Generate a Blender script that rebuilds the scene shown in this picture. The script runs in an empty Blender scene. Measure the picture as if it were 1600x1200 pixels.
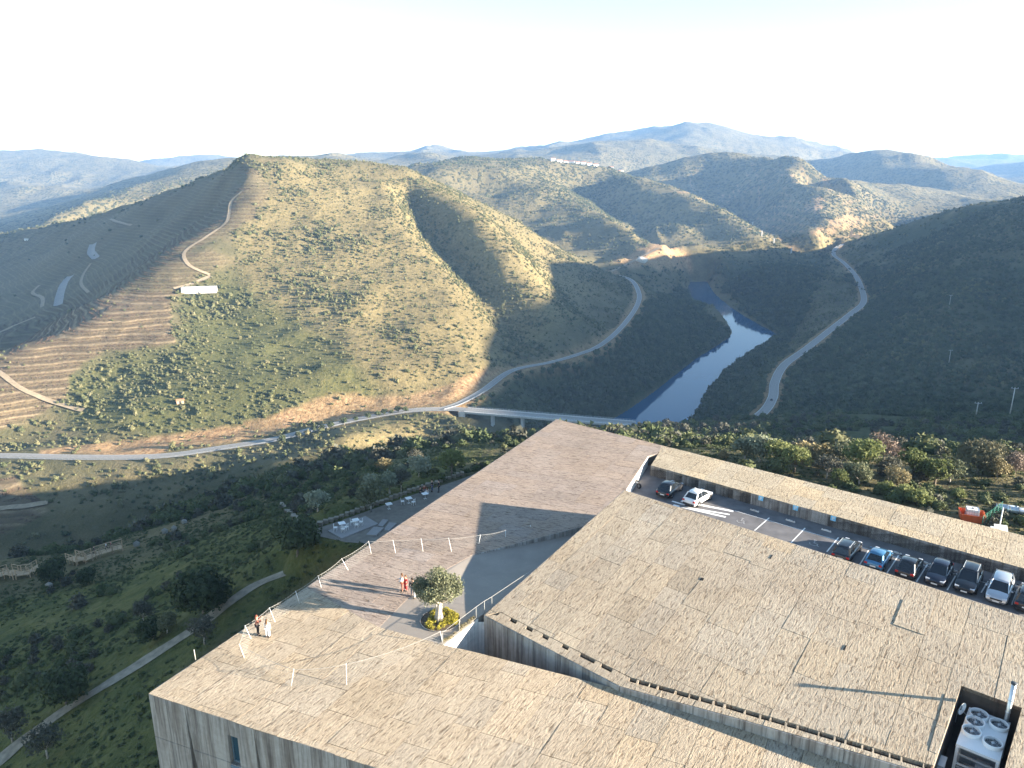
import bpy, bmesh, math, random
import numpy as np
from mathutils import Vector, Matrix
R = math.radians
random.seed(7)
rng = np.random.default_rng(11)
SC = bpy.context.scene
COL = SC.collection

# ---------------------------------------------------------------- camera
CAMZ = 35.0
PITCH = R(16.2)
F = 1200.0
CP, SP = math.cos(PITCH), math.sin(PITCH)
cam_d = bpy.data.cameras.new('camera')
cam = bpy.data.objects.new('camera', cam_d)
COL.objects.link(cam)
cam.location = (0, 0, CAMZ)
cam.rotation_euler = (math.pi / 2 - PITCH, 0, 0)
cam_d.sensor_width = 36
cam_d.lens = 36 * F / 1600
cam_d.clip_start = 0.5
cam_d.clip_end = 60000
SC.camera = cam

# ---------------------------------------------------------------- light
SUN_EL = R(11.6)
SUN_TO = Vector((0.968, -0.25, 0)).normalized()          # horizontal direction towards the sun
world = bpy.data.worlds.new("World")
SC.world = world
world.use_nodes = True
nt = world.node_tree
nt.nodes.clear()
wo = nt.nodes.new('ShaderNodeOutputWorld')
bg = nt.nodes.new('ShaderNodeBackground')
sky = nt.nodes.new('ShaderNodeTexSky')
sky.sky_type = 'NISHITA'
sky.sun_disc = False
sky.sun_elevation = SUN_EL
sky.sun_rotation = math.atan2(SUN_TO.x, SUN_TO.y)
sky.altitude = 300
sky.air_density = 1.0
sky.dust_density = 0.0
sky.ozone_density = 1.3
bg.inputs[1].default_value = 0.070
nt.links.new(sky.outputs[0], bg.inputs[0])
nt.links.new(bg.outputs[0], wo.inputs[0])
sun_d = bpy.data.lights.new('sun', 'SUN')
sun_d.energy = 5.0
sun_d.angle = R(0.5)
sun_d.color = (1.0, 0.88, 0.73)
sun = bpy.data.objects.new('sun', sun_d)
COL.objects.link(sun)
sd = Vector((SUN_TO.x * math.cos(SUN_EL), SUN_TO.y * math.cos(SUN_EL), math.sin(SUN_EL)))
sun.rotation_euler = sd.to_track_quat('Z', 'Y').to_euler()
SC.view_settings.view_transform = 'Standard'
SC.view_settings.look = 'None'
SC.view_settings.gamma = 1.0
SC.view_settings.use_curve_mapping = False
SC.view_settings.exposure = 2.62
SC.cycles.max_bounces = 5
SC.cycles.diffuse_bounces = 2
SC.cycles.volume_bounces = 0
SC.cycles.transparent_max_bounces = 6

# ---------------------------------------------------------------- helpers
def ray(u, v):
    yy = (600 - v) / F
    return (u - 800) / F, yy * SP + CP, yy * CP - SP
def G(u, v, z=0.0):
    """world point of height z seen at photograph pixel u, v"""
    x, y, dz = ray(u, v)
    s = (z - CAMZ) / dz
    return (x * s, y * s, z)
def D(u, v, Y):
    x, y, dz = ray(u, v)
    s = Y / y
    return (x * s, Y, CAMZ + dz * s)
def project(x, y, z):
    zz = z - CAMZ
    f = y * CP - zz * SP
    up = y * SP + zz * CP
    f = np.where(f < 1e-3, 1e-3, f)
    return 800 + F * x / f, 600 - F * up / f

def tag(o, label=None, cat=None, group=None, kind=None):
    if label: o['label'] = label
    if cat: o['category'] = cat
    if group: o['group'] = group
    if kind: o['kind'] = kind
    return o
def empty(name, loc=(0, 0, 0), rz=0.0, label=None, cat=None, group=None):
    o = bpy.data.objects.new(name, None)
    COL.objects.link(o)
    o.location = loc
    o.rotation_euler = (0, 0, rz)
    o.empty_display_size = 0.3
    return tag(o, label, cat, group)
def link(name, me, parent=None, loc=None, rot=None, scale=None):
    o = bpy.data.objects.new(name, me)
    COL.objects.link(o)
    if parent is not None: o.parent = parent
    if loc is not None: o.location = loc
    if rot is not None: o.rotation_euler = rot
    if scale is not None: o.scale = scale
    return o

class MB:
    """collects shapes into one mesh"""
    def __init__(self):
        self.v = []; self.f = []; self.mi = []; self.sm = []
    def add(self, vs, fs, mi=0, sm=False):
        b = len(self.v)
        self.v += [tuple(p) for p in vs]
        for f in fs:
            self.f.append(tuple(b + i for i in f)); self.mi.append(mi); self.sm.append(sm)
        return self
    def box(self, c, s, rz=0.0, mi=0, M=None):
        hx, hy, hz = s[0] / 2, s[1] / 2, s[2] / 2
        cr, sr = math.cos(rz), math.sin(rz)
        vs = []
        for dz in (-hz, hz):
            for dx, dy in ((-hx, -hy), (hx, -hy), (hx, hy), (-hx, hy)):
                p = Vector((c[0] + dx * cr - dy * sr, c[1] + dx * sr + dy * cr, c[2] + dz))
                vs.append(M @ p if M else p)
        return self.add(vs, [(3, 2, 1, 0), (4, 5, 6, 7), (0, 1, 5, 4), (1, 2, 6, 5), (2, 3, 7, 6), (3, 0, 4, 7)], mi)
    def prism(self, poly, z0, z1, mi=0, side_mi=None, bottom=True):
        """poly: [(x,y)] ; z0, z1: numbers or lists per vertex"""
        n = len(poly)
        ar = sum(poly[i][0] * poly[(i + 1) % n][1] - poly[(i + 1) % n][0] * poly[i][1] for i in range(n))
        idx = list(range(n)) if ar > 0 else list(range(n))[::-1]
        Z0 = z0 if isinstance(z0, (list, tuple)) else [z0] * n
        Z1 = z1 if isinstance(z1, (list, tuple)) else [z1] * n
        vs = [(poly[i][0], poly[i][1], Z0[i]) for i in idx] + [(poly[i][0], poly[i][1], Z1[i]) for i in idx]
        self.add(vs, [tuple(range(n, 2 * n))], mi)
        b = len(self.v) - 2 * n
        for i in range(n):
            j = (i + 1) % n
            self.f.append((b + i, b + j, b + n + j, b + n + i)); self.mi.append(mi if side_mi is None else side_mi); self.sm.append(False)
        if bottom:
            self.f.append(tuple(b + i for i in range(n - 1, -1, -1))); self.mi.append(mi); self.sm.append(False)
        return self
    def tube(self, pts, r, n=6, mi=0, sm=True, cap=True):
        pts = [Vector(p) for p in pts]
        rs = r if isinstance(r, (list, tuple)) else [r] * len(pts)
        vs = []; fs = []
        up = Vector((0, 0, 1))
        for i, p in enumerate(pts):
            t = (pts[min(i + 1, len(pts) - 1)] - pts[max(i - 1, 0)]).normalized()
            a = t.cross(up)
            if a.length < 0.05: a = t.cross(Vector((0, 1, 0)))
            a.normalize(); b = t.cross(a)
            for k in range(n):
                w = 2 * math.pi * k / n
                vs.append(p + (a * math.cos(w) + b * math.sin(w)) * rs[i])
        for i in range(len(pts) - 1):
            for k in range(n):
                k2 = (k + 1) % n
                fs.append((i * n + k, (i + 1) * n + k, (i + 1) * n + k2, i * n + k2))
        if cap:
            fs.append(tuple(range(n))); fs.append(tuple((len(pts) - 1) * n + k for k in range(n - 1, -1, -1)))
        return self.add(vs, fs, mi, sm)
    def ell(self, c, r, nu=8, nv=6, mi=0, M=None):
        vs = []; fs = []
        for j in range(nv + 1):
            ph = math.pi * j / nv
            for i in range(nu):
                th = 2 * math.pi * i / nu
                p = Vector((c[0] + r[0] * math.sin(ph) * math.cos(th), c[1] + r[1] * math.sin(ph) * math.sin(th), c[2] + r[2] * math.cos(ph)))
                vs.append(M @ p if M else p)
        for j in range(nv):
            for i in range(nu):
                i2 = (i + 1) % nu
                fs.append((j * nu + i, (j + 1) * nu + i, (j + 1) * nu + i2, j * nu + i2))
        return self.add(vs, fs, mi, True)
    def mesh(self, name, mats):
        me = bpy.data.meshes.new(name)
        me.from_pydata([tuple(p) for p in self.v], [], self.f)
        for m in (mats if isinstance(mats, (list, tuple)) else [mats]): me.materials.append(m)
        me.polygons.foreach_set('material_index', self.mi)
        me.polygons.foreach_set('use_smooth', self.sm)
        me.update()
        return me
    def build(self, name, mats, parent=None, loc=None, rot=None):
        return link(name, self.mesh(name, mats), parent, loc, rot)

def np_mesh(name, verts, faces, mats, smooth=False):
    """fast mesh from numpy arrays; faces (n,3) or (n,4)"""
    me = bpy.data.meshes.new(name)
    nv, nf, k = len(verts), len(faces), faces.shape[1]
    me.vertices.add(nv); me.vertices.foreach_set('co', np.asarray(verts, dtype=np.float32).ravel())
    me.loops.add(nf * k); me.loops.foreach_set('vertex_index', np.asarray(faces, dtype=np.int32).ravel())
    me.polygons.add(nf)
    me.polygons.foreach_set('loop_start', np.arange(0, nf * k, k, dtype=np.int32))
    me.polygons.foreach_set('loop_total', np.full(nf, k, dtype=np.int32))
    me.polygons.foreach_set('use_smooth', np.full(nf, smooth))
    for m in (mats if isinstance(mats, (list, tuple)) else [mats]): me.materials.append(m)
    me.update(calc_edges=True)
    return me

# ---------------------------------------------------------------- materials
class NT:
    def __init__(self, m):
        self.t = m.node_tree
    def n(self, typ, **kw):
        nd = self.t.nodes.new(typ)
        for k, v in kw.items():
            if k.startswith('i_'):
                nd.inputs[k[2:].replace('_', ' ')].default_value = v
            else: setattr(nd, k, v)
        return nd
    def l(self, a, b): self.t.links.new(a, b)
def newmat(name):
    m = bpy.data.materials.new(name); m.use_nodes = True
    t = NT(m)
    b = m.node_tree.nodes['Principled BSDF']
    return m, t, b
def c4(c): return (c[0], c[1], c[2], 1.0)
def noise(t, vec, scale, detail=4, rough=0.55, dist=0.0):
    n = t.n('ShaderNodeTexNoise')
    n.inputs['Scale'].default_value = scale; n.inputs['Detail'].default_value = detail
    n.inputs['Roughness'].default_value = rough; n.inputs['Distortion'].default_value = dist
    if vec is not None: t.l(vec, n.inputs['Vector'])
    return n.outputs[0]
def ramp(t, fac, stops, interp='LINEAR'):
    r = t.n('ShaderNodeValToRGB'); r.color_ramp.interpolation = interp
    e = r.color_ramp.elements
    while len(e) < len(stops): e.new(0.5)
    for i, (p, c) in enumerate(stops):
        e[i].position = p; e[i].color = c4(c) if len(c) == 3 else c
    t.l(fac, r.inputs[0])
    return r.outputs[0]
def mixc(t, fac, a, b, mode='MIX'):
    m = t.n('ShaderNodeMix', data_type='RGBA', blend_type=mode)
    for s, x in ((0, fac), (6, a), (7, b)):
        if hasattr(x, 'is_output'): t.l(x, m.inputs[s])
        elif isinstance(x, (tuple, list)): m.inputs[s].default_value = c4(x)
        else: m.inputs[s].default_value = x
    return m.outputs[2]
def math_(t, op, a, b=0.0, clamp=False):
    m = t.n('ShaderNodeMath', operation=op); m.use_clamp = clamp
    for s, x in ((0, a), (1, b)):
        if hasattr(x, 'is_output'): t.l(x, m.inputs[s])
        else: m.inputs[s].default_value = x
    return m.outputs[0]
def bump(t, bsdf, h, strength=0.5, dist=0.1):
    b = t.n('ShaderNodeBump'); b.inputs['Strength'].default_value = strength; b.inputs['Distance'].default_value = dist
    t.l(h, b.inputs['Height']); t.l(b.outputs[0], bsdf.inputs['Normal'])
def plain(name, col, rough=0.6, metal=0.0, var=0.12, scale=6.0, spec=0.4):
    m, t, b = newmat(name)
    tc = t.n('ShaderNodeTexCoord')
    nf = noise(t, tc.outputs['Object'], scale, 4)
    c = ramp(t, nf, [(0.3, tuple(x * (1 - var) for x in col)), (0.7, tuple(min(1, x * (1 + var)) for x in col))])
    t.l(c, b.inputs['Base Color'])
    b.inputs['Roughness'].default_value = rough; b.inputs['Metallic'].default_value = metal
    b.inputs['Specular IOR Level'].default_value = spec
    return m
# ================================================================ TERRAIN
def dens(pts, n=6):
    out = []
    for a, b in zip(pts[:-1], pts[1:]):
        for i in range(n):
            t = i / n
            out.append(tuple(a[k] * (1 - t) + b[k] * t for k in range(len(a))))
    out.append(tuple(pts[-1]))
    return out
def catmull(pts, n=8):
    P = [np.array(p, float) for p in pts]
    P = [2 * P[0] - P[1]] + P + [2 * P[-1] - P[-2]]
    out = []
    for i in range(1, len(P) - 2):
        for k in range(n):
            t = k / n
            out.append(0.5 * ((2 * P[i]) + (-P[i - 1] + P[i + 1]) * t + (2 * P[i - 1] - 5 * P[i] + 4 * P[i + 1] - P[i + 2]) * t * t + (-P[i - 1] + 3 * P[i] - 3 * P[i + 1] + P[i + 2]) * t ** 3))
    out.append(P[-2])
    return np.array(out)

WATER = -195.0
# roads: world polylines (x, y, z)
road_left = catmull([G(-330, 722, -146), G(-100, 716, -144), G(0, 712, -142), G(130, 714.5, -141), G(250, 712.5, -140), G(350, 699, -138), G(430, 686, -136), G(500, 668, -134), G(560, 655, -132), G(640, 641.5, -129), G(700, 639, -128.5), G(728, 640, -128)], 8)
road_up = catmull([G(690, 639, -128.5), G(718, 630, -128.5), G(755, 610, -130), G(800, 579, -133), G(860, 566, -136), G(905, 553, -139), G(940, 538, -141), G(972, 510, -144), G(995, 478, -146), G(998, 457, -147), G(985, 437, -148), G(955, 428, -148)], 8)
road_far = catmull([D(955, 424, 1290), D(985, 410, 1345), D(1010, 397, 1400), D(1030, 387, 1440)], 6)
road_right = catmull([G(1140, 675, -150), G(1188, 648, -150), G(1207, 622, -150), G(1211, 596, -150), G(1226, 570, -150), G(1260, 545, -150), G(1298, 515, -150), G(1330, 490, -150), G(1349, 472, -150), G(1346, 450, -150), G(1335, 428, -150), G(1318, 410, -150), G(1303, 398, -150), G(1306, 388, -149), G(1322, 380, -146)], 8)
BR_A = np.array(G(728, 640, -128.0)); BR_B = np.array(G(992, 661.5, -128.0))

ctrl = []   # (x, y, z)
def add(*pts):
    for p in pts: ctrl.append(tuple(p))
def line(pts, n=4):
    add(*dens([tuple(p) for p in pts], n))

# --- museum hill
add((-26, 44, -14), (-30, 52, -13.5), (-8, 34, -14), (15, 25, -12), (40, 10, -9), (0, 60, -9), (20, 60, -6), (40, 40, -6), (60, 50, -3), (80, 30, 0), (110, 10, 4), (150, -60, 12), (60, -40, -2), (0, -50, -12), (-60, 0, -25), (-25, 20, -17), (-120, 0, -45), (-60, -80, -30))
add(G(545, 822, -7.5), G(500, 830, -8.5), G(600, 800, -7.5), G(670, 768, -7), G(720, 745, -7), (6, 108, -8), (-4, 98, -8), (-9, 84, -8), (-16, 66, -10.5), (-22, 58, -12))
add(G(530, 862, -10.5), G(450, 892, -12), G(400, 912, -13.5), G(300, 985, -16), G(200, 1050, -18.5), G(70, 1130, -22), G(0, 1185, -24), G(0, 1090, -27), G(100, 1000, -25), G(200, 950, -24), G(0, 1000, -33), G(100, 930, -34), G(0, 940, -38), G(300, 890, -22), G(420, 860, -17), G(200, 900, -32))
add(G(400, 820, -22), G(480, 790, -20), G(550, 770, -22), G(620, 745, -22), G(300, 830, -36))
line([D(-60, 890, 135), D(20, 893, 148), D(150, 862, 165), D(290, 800, 190), D(430, 752, 205), D(560, 716, 225), D(680, 698, 255), D(770, 688, 290)], 3)
add(G(500, 760, -30), G(600, 725, -30), G(700, 708, -28), G(760, 700, -27), (10, 125, -14), (0, 150, -24))
# behind that crest, down to the ravine
line([(-190, 190, -100), (-170, 260, -120), (-110, 300, -115), (-50, 330, -115), (0, 360, -122)], 3)
line([(-420, 330, -185), (-330, 345, -172), (-250, 352, -168), (-180, 370, -166), (-100, 400, -168), (-20, 440, -172), (60, 490, -178), (130, 540, -192)], 3)
line([D(-80, 800, 385), D(60, 800, 388), D(200, 790, 390), D(350, 765, 400), D(480, 730, 415)], 3)
line([D(-80, 762, 415), D(100, 765, 412), D(250, 755, 415), D(400, 725, 428), D(550, 690, 445)], 3)
add(D(620, 665, 475), D(690, 665, 478), D(745, 672, 470))
# --- right-hand side behind the museum
add(G(1150, 745, -4), G(1300, 765, -3.5), G(1450, 790, -3), G(1580, 830, -2.5), G(1580, 790, -2.5), G(1450, 755, -5), (30, 108, -7), (80, 60, -1.5), (110, 80, -4), (120, 120, -14), (80, 130, -15), (50, 130, -15), (25, 130, -15))
line([D(900, 684, 300), D(990, 669, 360), D(1100, 663, 392), D(1200, 660, 405), D(1330, 654, 410), D(1450, 655, 405), D(1600, 657, 390), D(1760, 647, 380)], 4)
line([D(900, 690, 240), D(990, 678, 275), D(1100, 674, 295), D(1300, 668, 300), D(1450, 670, 295), D(1600, 675, 290)], 3)
line([D(990, 672, 320), D(1100, 667, 345), D(1200, 664, 352), D(1300, 660, 355), D(1450, 662, 350), D(1600, 665, 340)], 4)
line([D(1000, 690, 225), D(1150, 700, 215), D(1300, 710, 205), D(1450, 715, 200), D(1600, 725, 195), D(1750, 725, 190)], 3)
line([(60, 430, -162), (130, 465, -163), (200, 480, -158), (300, 485, -150), (400, 440, -135), (520, 420, -122)], 3)
# --- main hill: foot, cut, face
for rd, st in ((road_left, 6), (road_up, 6), (road_right, 5), (road_far, 5)):
    add(*[tuple(p) for p in rd[::st]])
line([D(-80, 690, 478), D(60, 690, 478), D(250, 690, 472), D(400, 668, 486), D(520, 646, 505), D(650, 618, 530), D(760, 588, 575)], 3)
def colface(rows): line([D(*r) for r in rows], 3)
colface([(385, 600, 532), (385, 500, 665), (385, 400, 800), (390, 320, 920), (388, 239, 1060)])
colface([(500, 600, 532), (500, 500, 660), (500, 400, 815), (500, 300, 990), (500, 253, 1120)])
colface([(600, 580, 556), (600, 500, 665), (600, 400, 830), (595, 330, 970), (580, 262, 1130)])
colface([(690, 560, 590), (680, 480, 705), (650, 400, 850)])
line([D(600, 285, 1060), D(640, 360, 930), D(700, 430, 810), D(755, 508, 700), D(798, 566, 645)], 5)      # spur A crest
line([D(388, 239, 1060), D(412, 245, 1080), D(440, 247, 1095), D(500, 253, 1120), D(580, 258, 1140), D(640, 263, 1160), D(700, 292, 1170), D(800, 342, 1170), D(870, 386, 1190), D(920, 420, 1220), D(948, 438, 1235)], 4)  # top and spur B crest
line([(p[0] + 16, p[1] + 34, p[2] - 10) for p in (D(612, 300, 1030), D(640, 360, 930), D(700, 430, 810), D(755, 508, 700), D(790, 550, 640))], 5)   # gully behind it
line([D(645, 288, 1100), D(700, 335, 985), D(752, 392, 880), D(805, 450, 800), D(850, 505, 735)], 5)   # spur B crest towards us
line([D(760, 340, 1100), D(830, 400, 1030), D(890, 460, 950), D(925, 510, 850)], 4)
# behind B
line([(170, 1380, -160), (60, 1400, -120), (-40, 1480, -70), (-160, 1480, -25)], 3)
# left spine and flank
line([D(388, 239, 1060), D(415, 290, 975), D(400, 335, 900), D(350, 372, 830), D(300, 402, 770), D(262, 465, 690), D(200, 495, 640), D(120, 543, 585), D(50, 595, 535), D(-30, 650, 490), D(-120, 690, 470)], 4)
line([D(300, 560, 575), D(200, 600, 540), D(100, 640, 508)], 3)
line([D(330, 470, 700), D(300, 620, 515), D(200, 650, 495)], 2)
line([D(370, 262, 1130), D(300, 284, 1230), D(200, 325, 1400), D(100, 348, 1560), D(0, 366, 1720), D(-120, 392, 1850)], 4)
colface([(330, 330, 1010), (250, 380, 990), (180, 430, 960), (110, 480, 940), (60, 530, 850), (0, 580, 760)])
line([D(250, 350, 1160), D(160, 390, 1150), D(90, 440, 1130), D(20, 490, 1020), D(-60, 560, 800)], 3)
line([D(0, 440, 1280), D(-100, 480, 1150), D(-120, 560, 850)], 3)
add(D(0, 400, 1500), D(100, 375, 1420))
# behind the flank: valley, mid hills, far hills (left)
line([(-500, 1750, -130), (-900, 2000, -175), (-1500, 2200, -185)], 3)
line([D(60, 356, 2000), D(150, 318, 2150), D(230, 293, 2350), D(290, 272, 2550), D(355, 254, 2800)], 4)
line([D(60, 330, 2600), D(150, 302, 2800), D(220, 275, 3100), D(300, 261, 3300)], 3)
line([D(-50, 338, 2900), D(0, 318, 3300), D(120, 300, 3500)], 3)
line([D(-150, 235, 5200), D(0, 238, 5000), D(100, 242, 4900), D(190, 248, 4800), D(245, 259, 4700)], 4)
line([D(-50, 280, 4200), D(80, 285, 4200), D(180, 278, 4200)], 3)
line([D(250, 256, 7200), D(290, 246, 7000), D(335, 241, 6800), D(375, 251, 6600), D(420, 254, 6600)], 3)
line([D(500, 268, 1500), D(600, 275, 1600)], 2)
line([D(388, 258, 1140), D(430, 262, 1190), D(500, 268, 1230), D(580, 272, 1260), D(640, 278, 1270), D(700, 308, 1270), D(800, 360, 1260)], 4)
line([D(370, 290, 1300), D(430, 300, 1350)], 2)
line([D(-150, 246, 5900), D(0, 249, 5800), D(100, 253, 5600), D(190, 258, 5500), D(245, 266, 5400)], 4)
line([D(-100, 252, 4600), D(0, 254, 4600), D(100, 257, 4550), D(190, 262, 4500)], 3)
line([D(500, 250, 4600), D(560, 247, 4600), D(650, 246, 4700), D(740, 244, 4800), D(850, 240, 5000), D(925, 232, 5300)], 3)
line([D(430, 258, 7200), D(560, 248, 6400), D(740, 245, 6600), D(925, 230, 6900)], 3)
line([D(250, 262, 7700), D(335, 252, 7600), D(420, 258, 7400)], 2)
# hill C1
line([D(690, 263, 2000), D(740, 256, 2100), D(800, 252, 2250), D(860, 252, 2300), D(920, 260, 2300)], 4)
line([D(720, 290, 1950), D(800, 340, 1750), D(870, 390, 1500), D(925, 414, 1370)], 3)
line([D(860, 280, 2100), D(920, 320, 1850), D(980, 360, 1600), D(1020, 385, 1450)], 3)
line([(p[0], p[1], p[2] - 20) for p in (D(935, 292, 2150), D(965, 320, 1960), D(995, 352, 1760), D(1015, 382, 1560))], 3)
line([D(960, 272, 2250), D(1010, 280, 2150), D(1055, 292, 2020), D(1130, 328, 1800), D(1190, 368, 1650), D(1238, 399, 1560)], 4)
line([D(960, 290, 2100), D(1030, 330, 1880), D(1090, 365, 1700), D(1140, 395, 1560)], 3)
line([D(1050, 330, 1850), D(1080, 380, 1560)], 2)
line([D(960, 408, 1370), D(1020, 405, 1390), D(1080, 418, 1420), D(1100, 428, 1440)], 3)
add(D(1150, 408, 1530), D(1120, 425, 1480))
# hill D
line([D(1010, 262, 2800), D(1060, 255, 2750), D(1130, 249, 2700), D(1200, 246, 2650), D(1250, 258, 2550), D(1295, 277, 2400), D(1345, 312, 2250), D(1393, 352, 2080)], 4)
line([D(1120, 290, 2620), D(1150, 325, 2420), D(1190, 355, 2150), D(1225, 382, 1900)], 3)
line([D(1232, 262, 2450), D(1245, 290, 2230), D(1265, 330, 1980), D(1290, 375, 1750)], 4)
add(D(1350, 365, 1950), D(1330, 378, 1800))
line([D(1200, 256, 2780), D(1290, 292, 2560), D(1345, 328, 2380), D(1393, 366, 2200)], 3)
# right hill G
line([D(1232, 420, 1680), D(1310, 402, 1760), D(1392, 376, 1640), D(1500, 346, 1500), D(1600, 330, 1400)], 4)
line([D(1105, 416, 1470), D(1160, 412, 1500), D(1232, 405, 1560), D(1310, 388, 1620), D(1392, 359, 1500), D(1500, 327, 1360), D(1600, 310, 1260), D(1720, 285, 1150), D(1900, 250, 1000)], 4)
line([D(1500, 380, 1080), D(1500, 450, 860), D(1480, 540, 680), D(1420, 610, 580)], 3)
line([D(1600, 380, 1000), D(1600, 470, 800), D(1600, 560, 650), D(1580, 625, 540)], 3)
line([D(1400, 420, 1150), D(1420, 480, 930), D(1380, 540, 740), D(1300, 600, 620), D(1260, 635, 580)], 3)
line([D(1230, 450, 1180), D(1290, 470, 1060), D(1180, 480, 1100)], 2)
line([D(1150, 440, 1330), D(1200, 425, 1420)], 2)
# the high ridge outside the frame on the right: it throws the valley into shade
line([(700, 900, 20), (840, 700, 62), (900, 450, 78), (910, 200, 63), (900, -50, 66), (920, -300, 75), (960, -600, 85)], 4)
line([(1500, 900, 60), (1500, 300, 90), (1500, -500, 90)], 3)
line([(520, 330, -20), (440, 150, 20), (370, 0, 26), (390, -200, 24)], 3)
line([(700, 560, 0), (700, 300, 5), (680, 60, 18), (680, -250, 20)], 3)
# river bed under water
line([(110, 600, -203), (150, 700, -205), (240, 860, -205), (330, 1000, -205), (400, 1150, -205), (385, 1300, -205), (370, 1450, -204)], 4)
# mountain E
line([D(430, 252, 5200), D(500, 245, 5200), D(560, 240, 5400), D(640, 241, 5600), D(740, 237, 5800), D(870, 230, 6000), D(925, 220, 6000), D(1000, 211, 6000), D(1050, 199, 6000), D(1107, 191, 6000), D(1135, 200, 6000), D(1180, 213, 6200), D(1250, 218, 6200), D(1315, 239, 6200), D(1420, 252, 7000)], 3)
line([D(650, 252, 3600), D(800, 248, 3700), D(950, 246, 3800), D(1050, 240, 4000), D(1150, 238, 4200), D(1230, 245, 4200)], 3)
line([D(980, 228, 5000), D(1080, 215, 5200), D(1180, 228, 5200)], 3)
add((200, 3000, -60), (500, 3100, -90), (0, 2800, -40), (-300, 2800, -40))
# hill F
line([D(1268, 262, 4200), D(1320, 241, 4000), D(1375, 233, 3900), D(1420, 243, 3700), D(1500, 264, 3500), D(1600, 290, 3300), D(1750, 320, 3100)], 4)
line([D(1330, 300, 2950), D(1420, 289, 2900), D(1470, 300, 2800), D(1520, 322, 2500), D(1600, 345, 2200)], 3)
line([D(1350, 270, 3500), D(1450, 285, 3200)], 2)
line([D(1375, 233, 3900), D(1395, 248, 3600), D(1440, 268, 3300), D(1510, 296, 3000), D(1590, 325, 2700)], 3)
line([D(1285, 285, 3800), D(1320, 300, 3500), D(1370, 318, 3100)], 3)
line([(1000, 2500, -170), (1400, 2300, -165), (700, 2350, -160)], 3)
line([(1500, 4600, -60), (2300, 4200, -120), (3200, 4000, -150)], 2)
line([D(1430, 252, 9500), D(1500, 248, 9500), D(1560, 252, 9000), D(1700, 246, 9000)], 3)
line([D(1520, 262, 6500), D(1600, 255, 6000), D(1750, 250, 6000)], 3)
# far rim
for a in range(-52, 60, 6):
    add((12500 * math.sin(R(a)), 12500 * math.cos(R(a)), 25.0), (9500 * math.sin(R(a)), 9500 * math.cos(R(a)), 5.0))
for a in (75, 95, 115):
    for r_ in (2500, 5000, 12000): add((r_ * math.sin(R(a)), r_ * math.cos(R(a)), 60.0))
for a in (-55,):
    for r_ in (200, 400, 800, 1500, 2500): add((r_ * math.sin(R(a)), r_ * math.cos(R(a)), -60.0 - min(r_, 800) * 0.12))
add((1, 3, -13), (-8, 3, -16), (8, 0, -12), (0, -8, -13))

LAT = rng.random((256, 256))
def vn(x, y, wl, seed=0):
    """smooth value noise, -1..1"""
    x = x / wl + seed * 17.31; y = y / wl + seed * 9.77
    xi = np.floor(x).astype(int); yi = np.floor(y).astype(int)
    tx = x - xi; ty = y - yi
    tx = tx * tx * tx * (tx * (tx * 6 - 15) + 10); ty = ty * ty * ty * (ty * (ty * 6 - 15) + 10)
    g = lambda a, b: LAT[a & 255, b & 255]
    return 2 * ((g(xi, yi) * (1 - tx) + g(xi + 1, yi) * tx) * (1 - ty) + (g(xi, yi + 1) * (1 - tx) + g(xi + 1, yi + 1) * tx) * ty) - 1
def sstep(a, b, x):
    t = np.clip((x - a) / (b - a), 0, 1)
    return t * t * (3 - 2 * t)
def relief(x, y, rr):
    """ridges and gullies: part of every height, and taken off the control heights before the fit"""
    wx = x + 25 * vn(x, y, 90, 3); wy = y + 25 * vn(x, y, 90, 4)
    amp = sstep(120, 650, rr); far = sstep(1700, 4200, rr); mid_ = sstep(1250, 1700, rr) * (1 - far)
    z = amp * (4.5 * (1 - 2 * np.abs(vn(wx, wy, 150, 1))) * (1 - .3 * far) + 3.0 * vn(wx, wy, 62, 2))
    z = z + far * (42 * (1 - 2 * np.abs(vn(wx, wy, 900, 7))) + 18 * (1 - 2 * np.abs(vn(wx, wy, 380, 8))))
    return z + mid_ * (11 * (1 - 2 * np.abs(vn(wx, wy, 260, 14))) + 6 * (1 - 2 * np.abs(vn(wx, wy, 110, 15))))
# ---- thin plate spline in log-polar space
cx = np.array(ctrl)
def lp(x, y):
    return np.stack([np.arctan2(x, y), 0.5 * np.log(x * x + y * y + 1e-6)], -1)
CPT = lp(cx[:, 0], cx[:, 1])
def tk(r2): return 0.5 * r2 * np.log(r2 + 1e-12)
# heights are weighted with distance so that far hills do not swamp the near ground
RW = np.sqrt(cx[:, 0] ** 2 + cx[:, 1] ** 2 + 400.0)
n_c = len(cx)
d2 = ((CPT[:, None, :] - CPT[None, :, :]) ** 2).sum(-1)
A = np.zeros((n_c + 3, n_c + 3))
A[:n_c, :n_c] = tk(d2) + np.eye(n_c) * 4e-6
P3 = np.concatenate([np.ones((n_c, 1)), CPT], 1)
A[:n_c, n_c:] = P3; A[n_c:, :n_c] = P3.T
rhs = np.concatenate([(cx[:, 2] - relief(cx[:, 0], cx[:, 1], np.hypot(cx[:, 0], cx[:, 1])) - CAMZ) / RW, np.zeros(3)])
W_ = np.linalg.solve(A, rhs)
TH0, TH1, L0, L1 = R(-58), R(118), math.log(2.0), math.log(13000.0)
gth = np.linspace(TH0, TH1, 520); gl = np.linspace(L0, L1, 400)
gg = np.stack(np.meshgrid(gth, gl, indexing='ij'), -1).reshape(-1, 2)
gz = np.zeros(len(gg))
for i in range(0, len(gg), 8000):
    q = gg[i:i + 8000]
    gz[i:i + 8000] = tk(((q[:, None, :] - CPT[None]) ** 2).sum(-1)) @ W_[:n_c] + W_[n_c] + q @ W_[n_c + 1:]
gz = gz.reshape(len(gth), len(gl))
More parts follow.
